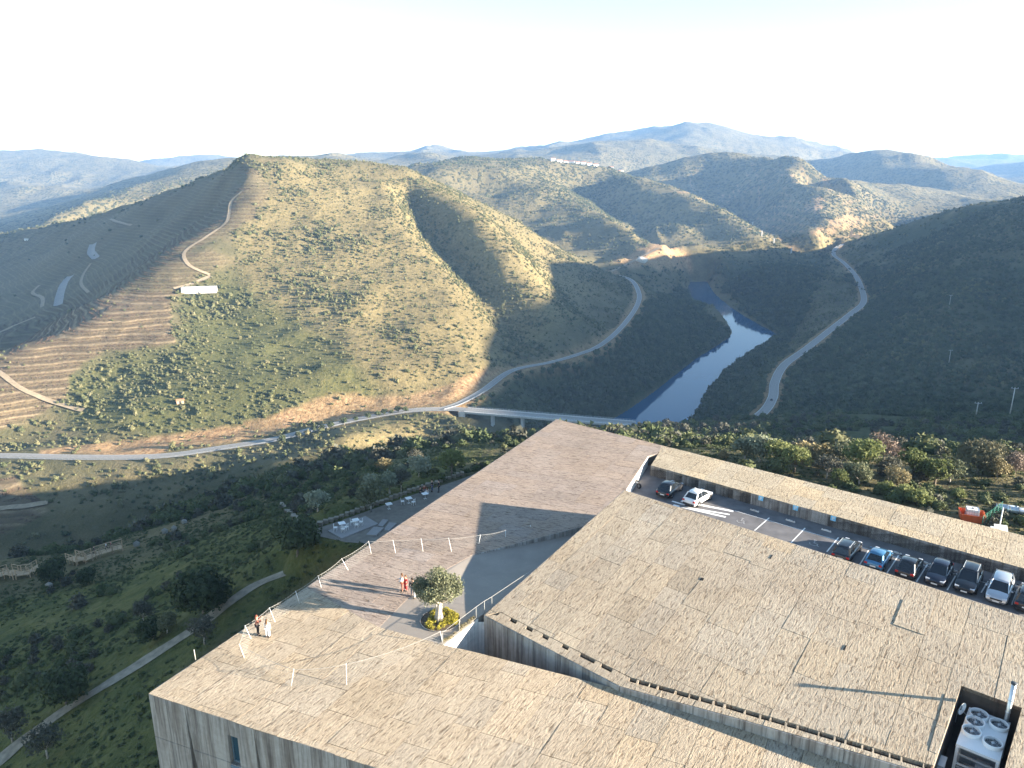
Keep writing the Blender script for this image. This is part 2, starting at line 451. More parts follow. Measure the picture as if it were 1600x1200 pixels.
def bicub(a, fi, fj):
    """Catmull-Rom lookup of the grid a at fractional indices"""
    i0 = np.clip(np.floor(fi).astype(int), 1, a.shape[0] - 3); j0 = np.clip(np.floor(fj).astype(int), 1, a.shape[1] - 3)
    ti = fi - i0; tj = fj - j0
    def w(t): return [-.5 * t + t * t - .5 * t ** 3, 1 - 2.5 * t * t + 1.5 * t ** 3, .5 * t + 2 * t * t - 1.5 * t ** 3, -.5 * t * t + .5 * t ** 3]
    wi, wj = w(ti), w(tj); r = 0
    for a_ in range(4):
        s = 0
        for b_ in range(4): s = s + wj[b_] * a[i0 + a_ - 1, j0 + b_ - 1]
        r = r + wi[a_] * s
    return r
def polydist(x, y, pl):
    """distance to a polyline and the height of the nearest point on it"""
    best = np.full(x.shape, 1e9); bz = np.zeros(x.shape)
    x0, x1, y0, y1 = pl[:, 0].min() - 60, pl[:, 0].max() + 60, pl[:, 1].min() - 60, pl[:, 1].max() + 60
    idx = np.nonzero((x > x0) & (x < x1) & (y > y0) & (y < y1))[0]
    if len(idx) == 0: return best, bz
    X = x[idx]; Y = y[idx]; b = np.full(len(idx), 1e9); z = np.zeros(len(idx))
    for p, q in zip(pl[:-1], pl[1:]):
        d = q[:2] - p[:2]; L = max(1e-9, (d * d).sum())
        t = np.clip(((X - p[0]) * d[0] + (Y - p[1]) * d[1]) / L, 0, 1)
        dd = np.hypot(X - p[0] - t * d[0], Y - p[1] - t * d[1])
        m = dd < b
        b = np.where(m, dd, b); z = np.where(m, p[2] + t * (q[2] - p[2]), z)
    best[idx] = b; bz[idx] = z
    return best, bz
def inpoly(x, y, poly):
    r = np.zeros(x.shape, bool)
    n = len(poly)
    for i in range(n):
        x0, y0 = poly[i][:2]; x1, y1 = poly[(i + 1) % n][:2]
        if y0 == y1: continue
        c = ((y0 > y) != (y1 > y)) & (x < (x1 - x0) * (y - y0) / (y1 - y0) + x0)
        r ^= c
    return r
# water outline (world)
bankL = [G(1078, 440, WATER), G(1076, 456, WATER), G(1100, 484, WATER), G(1139, 512, WATER), G(1141, 524, WATER), G(1128, 535, WATER), G(1080, 566, WATER), G(1031, 605, WATER), G(974, 645, WATER), G(940, 662, WATER), G(925, 675, WATER), G(880, 700, WATER)]
bankR = [G(1105, 440, WATER), G(1120, 462, WATER), G(1160, 492, WATER), G(1213, 522, WATER), G(1205, 532, WATER), G(1165, 556, WATER), G(1140, 575, WATER), G(1113, 602, WATER), G(1094, 635, WATER), G(1075, 660, WATER), G(1060, 690, WATER), G(1030, 730, WATER)]
RIV = [p[:2] for p in catmull(bankL, 4)] + [p[:2] for p in catmull(bankR, 4)][::-1]
RIVN = np.array([(p[0], p[1], 0.0) for p in RIV + [RIV[0]]])
path_pts = catmull([G(-80, 1250, -25.5), G(0, 1187, -24), G(70, 1130, -22), G(150, 1080, -19.8), G(230, 1030, -17.8), G(300, 985, -16), G(350, 948, -14.6), G(400, 914, -13.5), G(450, 893, -12), G(500, 876, -11), G(540, 860, -10.3), G(570, 845, -9.6)], 6)
terr_pts = [G(475, 832, -7.5), G(505, 822, -7.5), G(560, 803, -7.5), G(640, 772, -7.3), G(720, 744, -7.1), G(780, 720, -7), (7, 106, -7), (-5, 86, -7.5), G(590, 850, -7.5), G(540, 846, -7.5)]
BLDG = [(6.3, 102.7), (-24.7, 44.9), (-6.9, 37.8), (40, 18), (95, 28)]
BRD = [BR_A, BR_B]

def height(x, y, fine=True):
    q = lp(x, y)
    rr = np.sqrt(x * x + y * y)
    zz = bicub(gz, (q[..., 0] - TH0) / (TH1 - TH0) * (len(gth) - 1), (q[..., 1] - L0) / (L1 - L0) * (len(gl) - 1))
    z = CAMZ + zz * np.sqrt(rr * rr + 400.0)
    # erosion: gullies and lumps scaled with distance
    z = z + relief(x, y, rr) + sstep(60, 420, rr) * (1.2 * vn(x, y, 24, 5) + .5 * vn(x, y, 9, 6))
    nr = 1 - sstep(200, 420, rr)
    z = z + nr * sstep(48, 100, rr) * (.7 * vn(x, y, 17, 9) + .3 * vn(x, y, 6, 10)) + nr * .08 * vn(x, y, 1.7, 12)
    # river
    ins = inpoly(x, y, RIV); d, _ = polydist(x, y, RIVN)
    zin = WATER - 1 - np.minimum(d * .5, 8)
    zout = np.maximum(np.minimum(z, WATER + .5 + d * 1.5), WATER + np.minimum(.8 + d * .3, 6))
    z = np.where(ins, zin, np.where(d < 90, zout, np.maximum(z, WATER + 3)))
    # roads are cut into the slopes
    for rd, w, bl in ((road_left, 5.5, 12), (road_up, 4.5, 12), (road_right, 5.5, 12), (road_far, 4, 10)):
        d, rz = polydist(x, y, rd)
        k = sstep(w, w + bl, d)
        z = np.where(d < 1e8, (rz - .35) * (1 - k) + z * k, z)
    d, rz = polydist(x, y, path_pts)
    k = sstep(.8, 3.5, d); z = np.where(d < 50, (rz - .06) * (1 - k) + z * k, z)
    d, _ = polydist(x, y, np.array([(p[0], p[1], 0) for p in terr_pts + [terr_pts[0]]]))
    k = np.where(inpoly(x, y, terr_pts), 0, sstep(0.4, 3.0, d)); z = np.where(k < 1, -7.6 * (1 - k) + z * k, z)
    # keep clear of the bridge deck
    d, _ = polydist(x, y, np.array([BR_A + (BR_B - BR_A) * .06, BR_B]))
    ab_ = sstep(2, 45, np.hypot(x - BR_A[0], y - BR_A[1]))
    z = np.where(d < 30, np.minimum(z, -131.5 - 17 * ab_ + np.maximum(0, d - 14) * 1.0), z)
    # museum stands on cleared ground
    ib = inpoly(x, y, BLDG)
    z = np.where(ib, np.minimum(z, -5.5), z)
    return z

# ---- zones, from where the ground lies
def blurzone(u, v, poly, w=6.0, seed=0):
    """1 inside the outline, soft ragged edge"""
    ins = inpoly(u, v, poly)
    P = np.array([(p[0], p[1], 0) for p in poly + [poly[0]]], float)
    d = np.full(u.shape, 1e9)
    for p, q in zip(P[:-1], P[1:]):
        dd = q[:2] - p[:2]; L = max(1e-9, (dd * dd).sum())
        t = np.clip(((u - p[0]) * dd[0] + (v - p[1]) * dd[1]) / L, 0, 1)
        d = np.minimum(d, np.hypot(u - p[0] - t * dd[0], v - p[1] - t * dd[1]))
    s = np.where(ins, d, -d)
    return sstep(-w, w, s)
Z_VINE = [(290, 392), (345, 372), (405, 345), (418, 300), (412, 270), (380, 250), (300, 290), (130, 345), (0, 372), (-90, 400), (-90, 665), (0, 668), (40, 655), (95, 625), (120, 580), (160, 548), (240, 545), (268, 540), (262, 480), (300, 440), (370, 408), (330, 392)]
Z_VINE2 = [(-90, 735), (0, 735), (30, 745), (60, 770), (70, 800), (0, 830), (-90, 830)]
Z_DRYHILL = [(430, 250), (640, 262), (720, 295), (960, 440), (800, 575), (740, 600), (500, 640), (440, 560), (400, 480), (370, 420), (380, 350), (415, 300)]
Z_GREEN = [(300, 455), (360, 430), (560, 560), (620, 640), (470, 668), (240, 690), (110, 660), (100, 600), (180, 560), (270, 545)]
Z_CUT = [(640, 640), (560, 654), (480, 668), (370, 695), (250, 708), (60, 710), (60, 700), (150, 694), (250, 686), (330, 670), (420, 656), (500, 628), (560, 614), (640, 616), (760, 582), (800, 572), (760, 600), (700, 632)]
Z_CUT2 = [(955, 412), (1010, 385), (1040, 350), (1060, 372), (1085, 395), (1090, 418), (1050, 425), (1010, 415), (980, 420)]
Z_QUARRY = [(1258, 325), (1285, 312), (1292, 325), (1275, 336)]
Z_QUARRY2 = [(1275, 352), (1315, 338), (1360, 350), (1330, 358), (1280, 362)]
Z_TANSLOPE = [(400, 740), (440, 715), (560, 672), (640, 662), (760, 690), (700, 705), (560, 700), (430, 742)]
Z_FARM = [(-90, 310), (60, 320), (110, 305), (230, 258), (330, 260), (240, 290), (120, 330), (60, 345), (-90, 360)]
Z_TERR = [(1050, 300), (1090, 262), (1200, 250), (1280, 275), (1340, 315), (1390, 350), (1300, 392), (1240, 396), (1190, 365)]
Z_WOOD = [(800, 580), (880, 565), (940, 545), (1010, 480), (1060, 450), (1140, 520), (1080, 575), (960, 665), (820, 665), (700, 650)]
Z_WOODR = [(985, 660), (1090, 650), (1110, 600), (1190, 545), (1210, 520), (1150, 470), (1110, 415), (1300, 395), (1200, 590), (1185, 650), (1600, 645), (1600, 740), (1100, 700)]
Z_GHILL = [(1310, 392), (1400, 360), (1500, 328), (1640, 300), (1640, 650), (1195, 652), (1225, 590), (1350, 480)]
Z_MGREEN = [(330, 1000), (520, 870), (560, 860), (750, 700), (500, 740), (400, 800), (200, 900), (-90, 960), (-90, 1400), (260, 1400), (240, 1080)]

# ---- ground mesh (log-polar, finest where the camera looks)
th = np.concatenate([np.linspace(TH0 + .01, R(-37), 30, endpoint=False), np.linspace(R(-37), R(37), 620, endpoint=False), np.linspace(R(37), TH1 - .02, 100)])
lr = np.concatenate([np.linspace(math.log(3.0), math.log(45), 60, endpoint=False), np.linspace(math.log(45), math.log(2600), 560, endpoint=False), np.linspace(math.log(2600), math.log(12500), 190)])
TT, LL = np.meshgrid(th, lr, indexing='ij')
gx = (np.exp(LL) * np.sin(TT)).ravel(); gy = (np.exp(LL) * np.cos(TT)).ravel()
hz = height(gx, gy)
nth, nl = len(th), len(lr)
ii = (np.arange(nth - 1)[:, None] * nl + np.arange(nl - 1)[None, :]).ravel()
quads = np.stack([ii, ii + 1, ii + nl + 1, ii + nl], -1)[:, ::-1]

def mat_ground():
    m, t, b = newmat('ground')
    geo = t.n('ShaderNodeNewGeometry')
    pos = geo.outputs['Position']
    sep = t.n('ShaderNodeSeparateXYZ'); t.l(pos, sep.inputs[0])
    a1 = t.n('ShaderNodeAttribute', attribute_name='zone_a'); s1 = t.n('ShaderNodeSeparateColor'); t.l(a1.outputs[0], s1.inputs[0])
    a2 = t.n('ShaderNodeAttribute', attribute_name='zone_b'); s2 = t.n('ShaderNodeSeparateColor'); t.l(a2.outputs[0], s2.inputs[0])
    dry, vine, green = s1.outputs
    cut, wood, farf = s2.outputs
    n1 = noise(t, pos, .03, 5, .6); n2 = noise(t, pos, .25, 5, .65); n3 = noise(t, pos, 1.3, 4, .7); nb = noise(t, pos, .008, 4, .6)
    base = ramp(t, n1, [(.3, (.09, .088, .045)), (.5, (.14, .125, .065)), (.7, (.19, .155, .085))])
    dryc = ramp(t, n2, [(.3, (.145, .120, .058)), (.5, (.215, .175, .085)), (.72, (.285, .225, .115))])
    grn = ramp(t, n2, [(.3, (.065, .08, .028)), (.55, (.125, .13, .045)), (.75, (.185, .165, .07))])
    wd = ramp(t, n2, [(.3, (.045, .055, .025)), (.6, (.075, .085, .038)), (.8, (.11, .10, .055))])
    c = mixc(t, dry, base, dryc)
    c = mixc(t, green, c, grn)
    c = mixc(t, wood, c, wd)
    # vineyard terraces: bank and bed alternate with height
    z = sep.outputs[2]
    fr = math_(t, 'FRACT', math_(t, 'DIVIDE', z, 3.6))
    bank = ramp(t, fr, [(0.0, (.30, .23, .145)), (.10, (.30, .225, .135)), (.18, (.14, .105, .065)), (.55, (.19, .145, .09)), (.62, (.12, .095, .06)), (.85, (.17, .125, .08)), (.97, (.30, .23, .145))])
    vv = mixc(t, ramp(t, n2, [(.42, (0, 0, 0)), (.62, (.75, .75, .75))]), bank, (.165, .13, .075))
    c = mixc(t, vine, c, vv)
    # rock and earth cuts
    wv = t.n('ShaderNodeTexNoise'); wv.inputs['Scale'].default_value = .35; wv.inputs['Detail'].default_value = 6; wv.inputs['Roughness'].default_value = .7
    mp = t.n('ShaderNodeMapping'); mp.inputs['Scale'].default_value = (1, 1, .3); t.l(pos, mp.inputs[0]); t.l(mp.outputs[0], wv.inputs['Vector'])
    cc = ramp(t, wv.outputs[0], [(.3, (.17, .10, .055)), (.5, (.40, .25, .13)), (.68, (.56, .40, .23))])
    c = mixc(t, cut, c, cc)
    # shrubs too far away to stand out one by one
    vo = t.n('ShaderNodeTexVoronoi'); vo.inputs['Scale'].default_value = .085; t.l(pos, vo.inputs['Vector'])
    sp = ramp(t, math_(t, 'ADD', vo.outputs['Distance'], math_(t, 'MULTIPLY', math_(t, 'SUBTRACT', n1, .5), 1.1)), [(.32, (1, 1, 1)), (.5, (0, 0, 0))])
    spf = math_(t, 'MULTIPLY', sp, math_(t, 'MULTIPLY', farf, .85))
    c = mixc(t, spf, c, (.05, .058, .03))
    c = mixc(t, .55, c, ramp(t, n3, [(.35, (.62, .60, .56)), (.6, (1.05, 1.05, 1.05))]), 'MULTIPLY')
    c = mixc(t, 1.0, c, (1.04, 1.03, 1.0), 'MULTIPLY')
    c = mixc(t, .55, c, ramp(t, nb, [(.3, (.62, .62, .62)), (.7, (1, 1, 1))]), 'MULTIPLY')
    t.l(c, b.inputs['Base Color'])
    b.inputs['Roughness'].default_value = .95; b.inputs['Specular IOR Level'].default_value = .1
    h = math_(t, 'ADD', math_(t, 'MULTIPLY', n2, 1.6), math_(t, 'MULTIPLY', n3, .5))
    h = math_(t, 'ADD', h, math_(t, 'MULTIPLY', math_(t, 'MULTIPLY', math_(t, 'ABSOLUTE', math_(t, 'SUBTRACT', fr, .5)), vine), 2.5))
    h = math_(t, 'ADD', h, math_(t, 'MULTIPLY', spf, 2.2))
    bump(t, b, h, .9, 1.0)
    return m
M_ground = mat_ground()
me = np_mesh('ground', np.stack([gx, gy, hz], -1), quads, M_ground, True)
def zones(x, y, z):
    u, v = project(x, y, z)
    rr = np.hypot(x, y)
    wu = 9 * vn(x, y, 35, 21) + 4 * vn(x, y, 12, 23); wv_ = 6 * vn(x, y, 35, 22) + 3 * vn(x, y, 12, 24)
    uu, vv = u + wu, v + wv_
    front = y > 20
    def Z(poly, w=6, lo=0, hi=1e9): return blurzone(uu, vv, poly, w) * (front & (rr > lo) & (rr < hi))
    vine = np.maximum(Z(Z_VINE, 4, 430, 2100), Z(Z_VINE2, 5, 300, 520))
    vine = vine * np.where((x / np.maximum(y, 1) < -.30) & (y > 700), .42, 1.0)
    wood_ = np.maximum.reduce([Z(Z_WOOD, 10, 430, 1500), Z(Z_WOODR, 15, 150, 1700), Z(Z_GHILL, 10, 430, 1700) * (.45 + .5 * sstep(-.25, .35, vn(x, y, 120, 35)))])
    dry = np.maximum.reduce([Z(Z_DRYHILL, 25, 450, 1300), Z(Z_TANSLOPE, 8, 300, 520), Z(Z_FARM, 6, 1900) * .8, .55 * sstep(1250, 1500, rr) * (1 - wood_)])
    green = np.maximum(Z(Z_GREEN, 22, 450, 1000) * .75, Z(Z_MGREEN, 10, 0, 330))
    cut = np.maximum.reduce([Z(Z_CUT, 4, 440, 640) * (0.8 + .2 * (vn(x, y, 30, 31) > -.25)), Z(Z_CUT2, 5, 1200, 1600) * .9, Z(Z_QUARRY, 2, 1600, 2600), Z(Z_QUARRY2, 3, 1600, 2600) * .7])
    # verges of the roads
    for rd, w in ((road_right, 7.0), (road_up, 7.5)):
        d, _ = polydist(x, y, rd); cut = np.maximum(cut, .6 * (1 - sstep(w, w + 5, d)) * (d < 1e8))
    # terraces on the quarry hill: pale contour lines
    tz = Z(Z_TERR, 8, 1600, 2900)
    ln = np.clip(1 - np.abs(((z + 3 * vn(x, y, 60, 33)) % 16.0) - 8.0) / 2.6, 0, 1)
    cut = np.maximum(cut, tz * ln * .9 * (vn(x, y, 110, 34) > -.3))
    wood = wood_
    farf = sstep(1300, 2300, rr)
    return dry, vine, green, cut, wood, farf
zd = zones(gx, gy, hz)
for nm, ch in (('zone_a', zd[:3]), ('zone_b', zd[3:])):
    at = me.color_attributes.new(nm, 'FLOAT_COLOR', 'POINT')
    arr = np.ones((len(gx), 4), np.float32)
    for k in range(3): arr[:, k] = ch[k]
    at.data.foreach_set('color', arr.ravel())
ground = link('ground', me)
tag(ground, kind='structure')

# ---- river
def mat_water():
    m, t, b = newmat('river_water')
    b.inputs['Base Color'].default_value = (.012, .075, .15, 1)
    b.inputs['Roughness'].default_value = .03
    b.inputs['IOR'].default_value = 1.33
    b.inputs['Specular IOR Level'].default_value = .4
    geo = t.n('ShaderNodeNewGeometry')
    bump(t, b, noise(t, geo.outputs['Position'], .35, 4, .6), .10, .15)
    return m
wp = MB()
cxw = [p for p in RIV]
xs = [p[0] for p in RIV]; ys = [p[1] for p in RIV]
wp.add([(min(xs) - 60, min(ys) - 40, WATER), (max(xs) + 60, min(ys) - 40, WATER), (max(xs) + 60, max(ys) + 30, WATER), (min(xs) - 60, max(ys) + 30, WATER)], [(0, 1, 2, 3)])
tag(wp.build('river', mat_water()), kind='structure')

# ---- roads: ribbons on the cut benches
M_asph = plain('asphalt', (.27, .255, .23), .9, 0, .15, .8, .2)
M_asph_dark = plain('dark_asphalt', (.105, .105, .11), .85, 0, .2, 1.5, .25)
M_dirt = plain('dirt_track', (.30, .235, .155), .95, 0, .2, .5, .1)
M_paint = plain('road_paint', (.78, .77, .73), .7, 0, .06, 3, .3)
def ribbon(name, pts, w, mat, dz=0.0, parent=None, kind='structure', side=0.0):
    pts = np.asarray(pts); vs = []; fs = []
    for i in range(len(pts)):
        t_ = pts[min(i + 1, len(pts) - 1)] - pts[max(i - 1, 0)]
        n_ = np.array([-t_[1], t_[0], 0]); n_ /= max(1e-9, np.hypot(n_[0], n_[1]))
        for s in (-.5, .5):
            p = pts[i] + n_ * (s * w + side); vs.append((p[0], p[1], p[2] + dz))
        if i: fs.append((2 * i - 2, 2 * i, 2 * i + 1, 2 * i - 1)[::-1])
    m = MB(); m.add(vs, fs)
    o = m.build(name, mat, parent)
    if kind: tag(o, kind=kind)
    return o
def resample(pts, step):
    pts = np.asarray(pts, float); seg = np.linalg.norm(np.diff(pts, axis=0), axis=1); s = np.concatenate([[0], np.cumsum(seg)])
    n = max(2, int(s[-1] / step) + 1); q = np.linspace(0, s[-1], n)
    return np.stack([np.interp(q, s, pts[:, k]) for k in range(3)], -1)
for nm, rd, w, mt in (('valley_road', road_left, 8.5, M_asph), ('branch_road', road_up, 6.5, M_asph), ('riverside_road', road_right, 8.0, M_asph), ('far_road', road_far, 6, M_dirt)):
    ro = ribbon(nm, rd, w, mt)
    if mt is M_asph:
        for sd_ in (-w / 2 + .45, w / 2 - .45):
            ribbon('edge_line', rd, .16, M_paint, .012, ro, None, sd_)
# dirt tracks and farm roads, draped on the ground
def drape(px, w, name, mat, r0=300, r1=2500, n=10, dz=.5):
    """px: photograph pixels with a distance guess; the track follows the ground between them"""
    pts = []
    dist = np.exp(np.linspace(math.log(r0), math.log(r1), 700))
    c = catmull([(p[0], p[1], 0) for p in px], n)
    last = None
    for u, v, _ in c:
        x, y, dzr = ray(u, v)
        X = x / y * dist; Y = dist; Zr = CAMZ + dzr / y * dist
        g = height(X, Y)
        below = Zr < g
        k = np.argmax(below) if below.any() else None
        if k is None or k == 0: continue
        if last is not None and abs(math.log(dist[k] / last)) > .12: continue
        f = (Zr[k - 1] - g[k - 1]) / max(1e-6, (Zr[k - 1] - g[k - 1]) + (g[k] - Zr[k]))
        dd = dist[k - 1] + f * (dist[k] - dist[k - 1]); last = dd
        pts.append((x / y * dd, dd, 0.0))
    if len(pts) < 3: return None
    p = resample(pts, 6.0)
    # smooth
    for _ in range(3): p[1:-1] = (p[:-2] + 2 * p[1:-1] + p[2:]) / 4
    t_ = np.gradient(p[:, :2], axis=0); t_ /= np.maximum(1e-6, np.linalg.norm(t_, axis=1))[:, None]
    nrm = np.stack([-t_[:, 1], t_[:, 0]], -1)
    vs = []; fs = []
    offs = (-.5, -.17, .17, .5)
    for k, s in enumerate(offs):
        q = p[:, :2] + nrm * s * w
        z = np.maximum(height(q[:, 0], q[:, 1]), height(p[:, 0], p[:, 1]) - .3) + dz
        vs.append(np.stack([q[:, 0], q[:, 1], z], -1))
    V = np.stack(vs, 1).reshape(-1, 3); m4 = len(offs)
    for i in range(len(p) - 1):
        for k in range(m4 - 1): fs.append((i * m4 + k, (i + 1) * m4 + k, (i + 1) * m4 + k + 1, i * m4 + k + 1)[::-1])
    o = link(name, np_mesh(name, V, np.array(fs), mat, True))
    tag(o, kind='structure')
    return o
drape([(378, 300), (362, 312), (358, 335), (352, 350), (320, 372), (292, 390), (287, 402), (298, 418), (328, 430)], 3.6, 'hill_track', M_dirt)
drape([(-40, 568), (0, 583), (30, 607), (60, 620), (95, 633), (130, 642)], 4, 'vineyard_track', M_dirt)
drape([(111, 432), (101, 443), (94, 462), (91, 478)], 11, 'west_road', M_asph, 500)
drape([(146, 382), (142, 395), (150, 405)], 11, 'upper_west_road', M_asph, 500)
drape([(142, 412), (130, 430), (127, 445), (138, 458)], 4, 'west_track', M_dirt, 500)
drape([(172, 343), (185, 348), (205, 353)], 5, 'terrace_track', M_dirt, 600)
drape([(225, 310), (238, 320), (248, 331)], 5, 'slope_track', M_dirt, 600)
drape([(62, 446), (50, 458), (66, 466), (66, 480)], 5, 'farm_track', M_dirt, 500)
drape([(-20, 528), (20, 510), (55, 496)], 6, 'lower_track', M_dirt, 400)
drape([(330, 432), (300, 445), (272, 452)], 5, 'shed_track', M_dirt)
drape([(-20, 712 + 85), (60, 790), (75, 786)], 5, 'field_track', M_dirt, 300)
drape([(1348, 482), (1353, 488), (1349, 500)], 4, 'lay_by', M_dirt, 500)
drape([(1170, 612), (1185, 606), (1196, 606)], 5, 'river_access_track', M_dirt, 400)
path_f = resample(path_pts, .7)
def rag(pts, w, mat):
    vs = []; fs = []
    for i in range(len(pts)):
        t_ = pts[min(i + 1, len(pts) - 1)] - pts[max(i - 1, 0)]; n_ = np.array([-t_[1], t_[0], 0]); n_ /= max(1e-9, np.hypot(n_[0], n_[1]))
        for s in (-.5, .5):
            ww = w * (1 + .3 * float(vn(np.array([pts[i][0] + s * 40]), np.array([pts[i][1]]), 2.5, 61)[0]))
            p = pts[i] + n_ * s * ww; vs.append((p[0], p[1], p[2] + .03))
        if i: fs.append((2 * i - 2, 2 * i, 2 * i + 1, 2 * i - 1)[::-1])
    m = MB(); m.add(vs, fs); tag(m.build('footpath', mat), kind='structure')
rag(path_f, 1.45, plain('trodden_earth', (.27, .235, .18), .95, 0, .3, 1.2, .1))

# ---- haze
hb = MB().box((1500, 5600, 60), (24000, 14400, 546))
hzo = hb.build('haze', [])
hzo.data.materials.clear()
mh = bpy.data.materials.new('air'); mh.use_nodes = True
mh.node_tree.nodes.clear()
o_ = mh.node_tree.nodes.new('ShaderNodeOutputMaterial'); pv = mh.node_tree.nodes.new('ShaderNodeVolumePrincipled')
pv.inputs['Color'].default_value = (.33, .58, 1.0, 1)
pv.inputs['Density'].default_value = 7.5e-5
pv.inputs['Anisotropy'].default_value = 0.0
mh.node_tree.links.new(pv.outputs[0], o_.inputs['Volume'])
hzo.data.materials.append(mh)
tag(hzo, 'thin blue evening haze over the river valley and far hills', 'haze', kind='stuff')
# ================================================================ MUSEUM
def zB(x, y): return .3 + .09 * (x + 2.17) + .0895 * (y - 53.4)
def GB(u, v, off=0.0):
    x, y, dz = ray(u, v)
    s = (35 - off - .3 - .09 * 2.17 + .0895 * 53.4) / (.09 * x + .0895 * y - dz)
    return (x * s, y * s, 35 + dz * s)
def xy(p): return (p[0], p[1])
def G2(u, v, z=0.0): return xy(G(u, v, z))
def lerp(a, b, t): return tuple(a[i] * (1 - t) + b[i] * t for i in range(len(a)))
def clip_poly(subj, clipq):
    """Sutherland-Hodgman: subject outline clipped by a convex counter-clockwise quad"""
    out = list(subj)
    for i in range(len(clipq)):
        a = clipq[i]; b = clipq[(i + 1) % len(clipq)]
        inp = out; out = []
        if not inp: return []
        ins = lambda p: (b[0] - a[0]) * (p[1] - a[1]) - (b[1] - a[1]) * (p[0] - a[0]) >= 0
        for k in range(len(inp)):
            p = inp[k]; q = inp[(k + 1) % len(inp)]
            ip, iq = ins(p), ins(q)
            if ip != iq:
                d1 = (b[0] - a[0]) * (p[1] - a[1]) - (b[1] - a[1]) * (p[0] - a[0])
                d2 = (b[0] - a[0]) * (q[1] - a[1]) - (b[1] - a[1]) * (q[0] - a[0])
                t = d1 / (d1 - d2)
                x_ = (p[0] + (q[0] - p[0]) * t, p[1] + (q[1] - p[1]) * t)
                if ip: out.append(x_)
                else: out.append(x_); out.append(q)
            elif iq: out.append(q)
    # drop doubled points
    res = []
    for p in out:
        if not res or math.hypot(p[0] - res[-1][0], p[1] - res[-1][1]) > 1e-3: res.append(p)
    if len(res) > 1 and math.hypot(res[0][0] - res[-1][0], res[0][1] - res[-1][1]) < 1e-3: res.pop()
    return res
def area(p): return .5 * abs(sum(p[i][0] * p[(i + 1) % len(p)][1] - p[(i + 1) % len(p)][0] * p[i][1] for i in range(len(p))))

def mat_stone(name, ax, cols, along=.9, across=9.0, rel=1.0):
    """cast stone slabs with a split-rock relief running along direction ax"""
    m, t, b = newmat(name)
    geo = t.n('ShaderNodeNewGeometry')
    mp = t.n('ShaderNodeMapping', vector_type='POINT')
    mp.inputs['Rotation'].default_value = (0, 0, -math.atan2(ax[1], ax[0]))
    t.l(geo.outputs['Position'], mp.inputs[0])
    m2 = t.n('ShaderNodeMapping'); m2.inputs['Scale'].default_value = (along, across, 2.0); t.l(mp.outputs[0], m2.inputs[0])
    n1 = noise(t, m2.outputs[0], 1.0, 5, .62, 1.0)
    n2 = noise(t, geo.outputs['Position'], 6.5, 4, .75)
    n3 = noise(t, geo.outputs['Position'], .16, 5, .65, .4)
    n4 = noise(t, geo.outputs['Position'], 18, 3, .6)
    tone = t.n('ShaderNodeAttribute', attribute_name='tone')
    c = ramp(t, n3, [(.3, cols[0]), (.5, cols[1]), (.7, cols[2])])
    c = mixc(t, .85, c, ramp(t, n1, [(.36, (.40, .35, .31)), (.47, (.98, .97, .96)), (.60, (1.14, 1.13, 1.10))]), 'MULTIPLY')  # dark grain, with crevice shade of the relief painted into the colour
    c = mixc(t, .6, c, ramp(t, n2, [(.3, (.72, .70, .68)), (.6, (1.08, 1.08, 1.08))]), 'MULTIPLY')
    c = mixc(t, 1.0, c, tone.outputs[0], 'MULTIPLY')
    # weather stains
    st = ramp(t, noise(t, geo.outputs['Position'], .42, 6, .7, .8), [(.60, (1, 1, 1)), (.78, (.70, .67, .65))])
    c = mixc(t, .8, c, st, 'MULTIPLY')
    t.l(c, b.inputs['Base Color'])
    b.inputs['Roughness'].default_value = .92; b.inputs['Specular IOR Level'].default_value = .15
    h = math_(t, 'ADD', math_(t, 'MULTIPLY', n1, 1.0), math_(t, 'MULTIPLY', n2, .45))
    h = math_(t, 'ADD', h, math_(t, 'MULTIPLY', n4, .06))
    bump(t, b, h, .8, .14 * rel)
    return m
def mat_concrete(name, col, streak=1.0):
    """board-marked concrete with run-off streaks from the top"""
    m, t, b = newmat(name)
    geo = t.n('ShaderNodeNewGeometry')
    mp = t.n('ShaderNodeMapping'); mp.inputs['Scale'].default_value = (4.5, 4.5, .16); t.l(geo.outputs['Position'], mp.inputs[0])
    n1 = noise(t, mp.outputs[0], 1.0, 4, .6)
    mp2 = t.n('ShaderNodeMapping'); mp2.inputs['Scale'].default_value = (1.3, 1.3, .10); t.l(geo.outputs['Position'], mp2.inputs[0])
    n2 = noise(t, mp2.outputs[0], 1.0, 5, .7, .3)
    n3 = noise(t, geo.outputs['Position'], 2.5, 5, .6)
    c = ramp(t, n3, [(.3, tuple(x * .9 for x in col)), (.7, tuple(x * 1.1 for x in col))])
    c = mixc(t, .75 * streak, c, ramp(t, n1, [(.36, (.42, .40, .40)), (.50, (1, 1, 1)), (.70, (1.08, 1.08, 1.08))]), 'MULTIPLY')
    c = mixc(t, .8 * streak, c, ramp(t, n2, [(.40, (.50, .45, .42)), (.56, (1, 1, 1))]), 'MULTIPLY')
    t.l(c, b.inputs['Base Color'])
    b.inputs['Roughness'].default_value = .85; b.inputs['Specular IOR Level'].default_value = .25
    bump(t, b, math_(t, 'ADD', n1, math_(t, 'MULTIPLY', n3, .4)), .5, .03)
    return m
AX_LONG = (.473, .881); AX_ROW = (.925, -.380); AX_BL = (.60, .80); AX_BR = (.757, -.653)
M_stU = mat_stone('stone_upper', AX_ROW, [(0.264, 0.212, 0.172), (0.308, 0.247, 0.202), (0.344, 0.279, 0.227)], 1.3, 6.5, .9)
M_stL = mat_stone('stone_lower', (.56, .83), [(0.320, 0.263, 0.189), (0.368, 0.304, 0.223), (0.408, 0.340, 0.252)], 1.5, 7.5, 1.2)
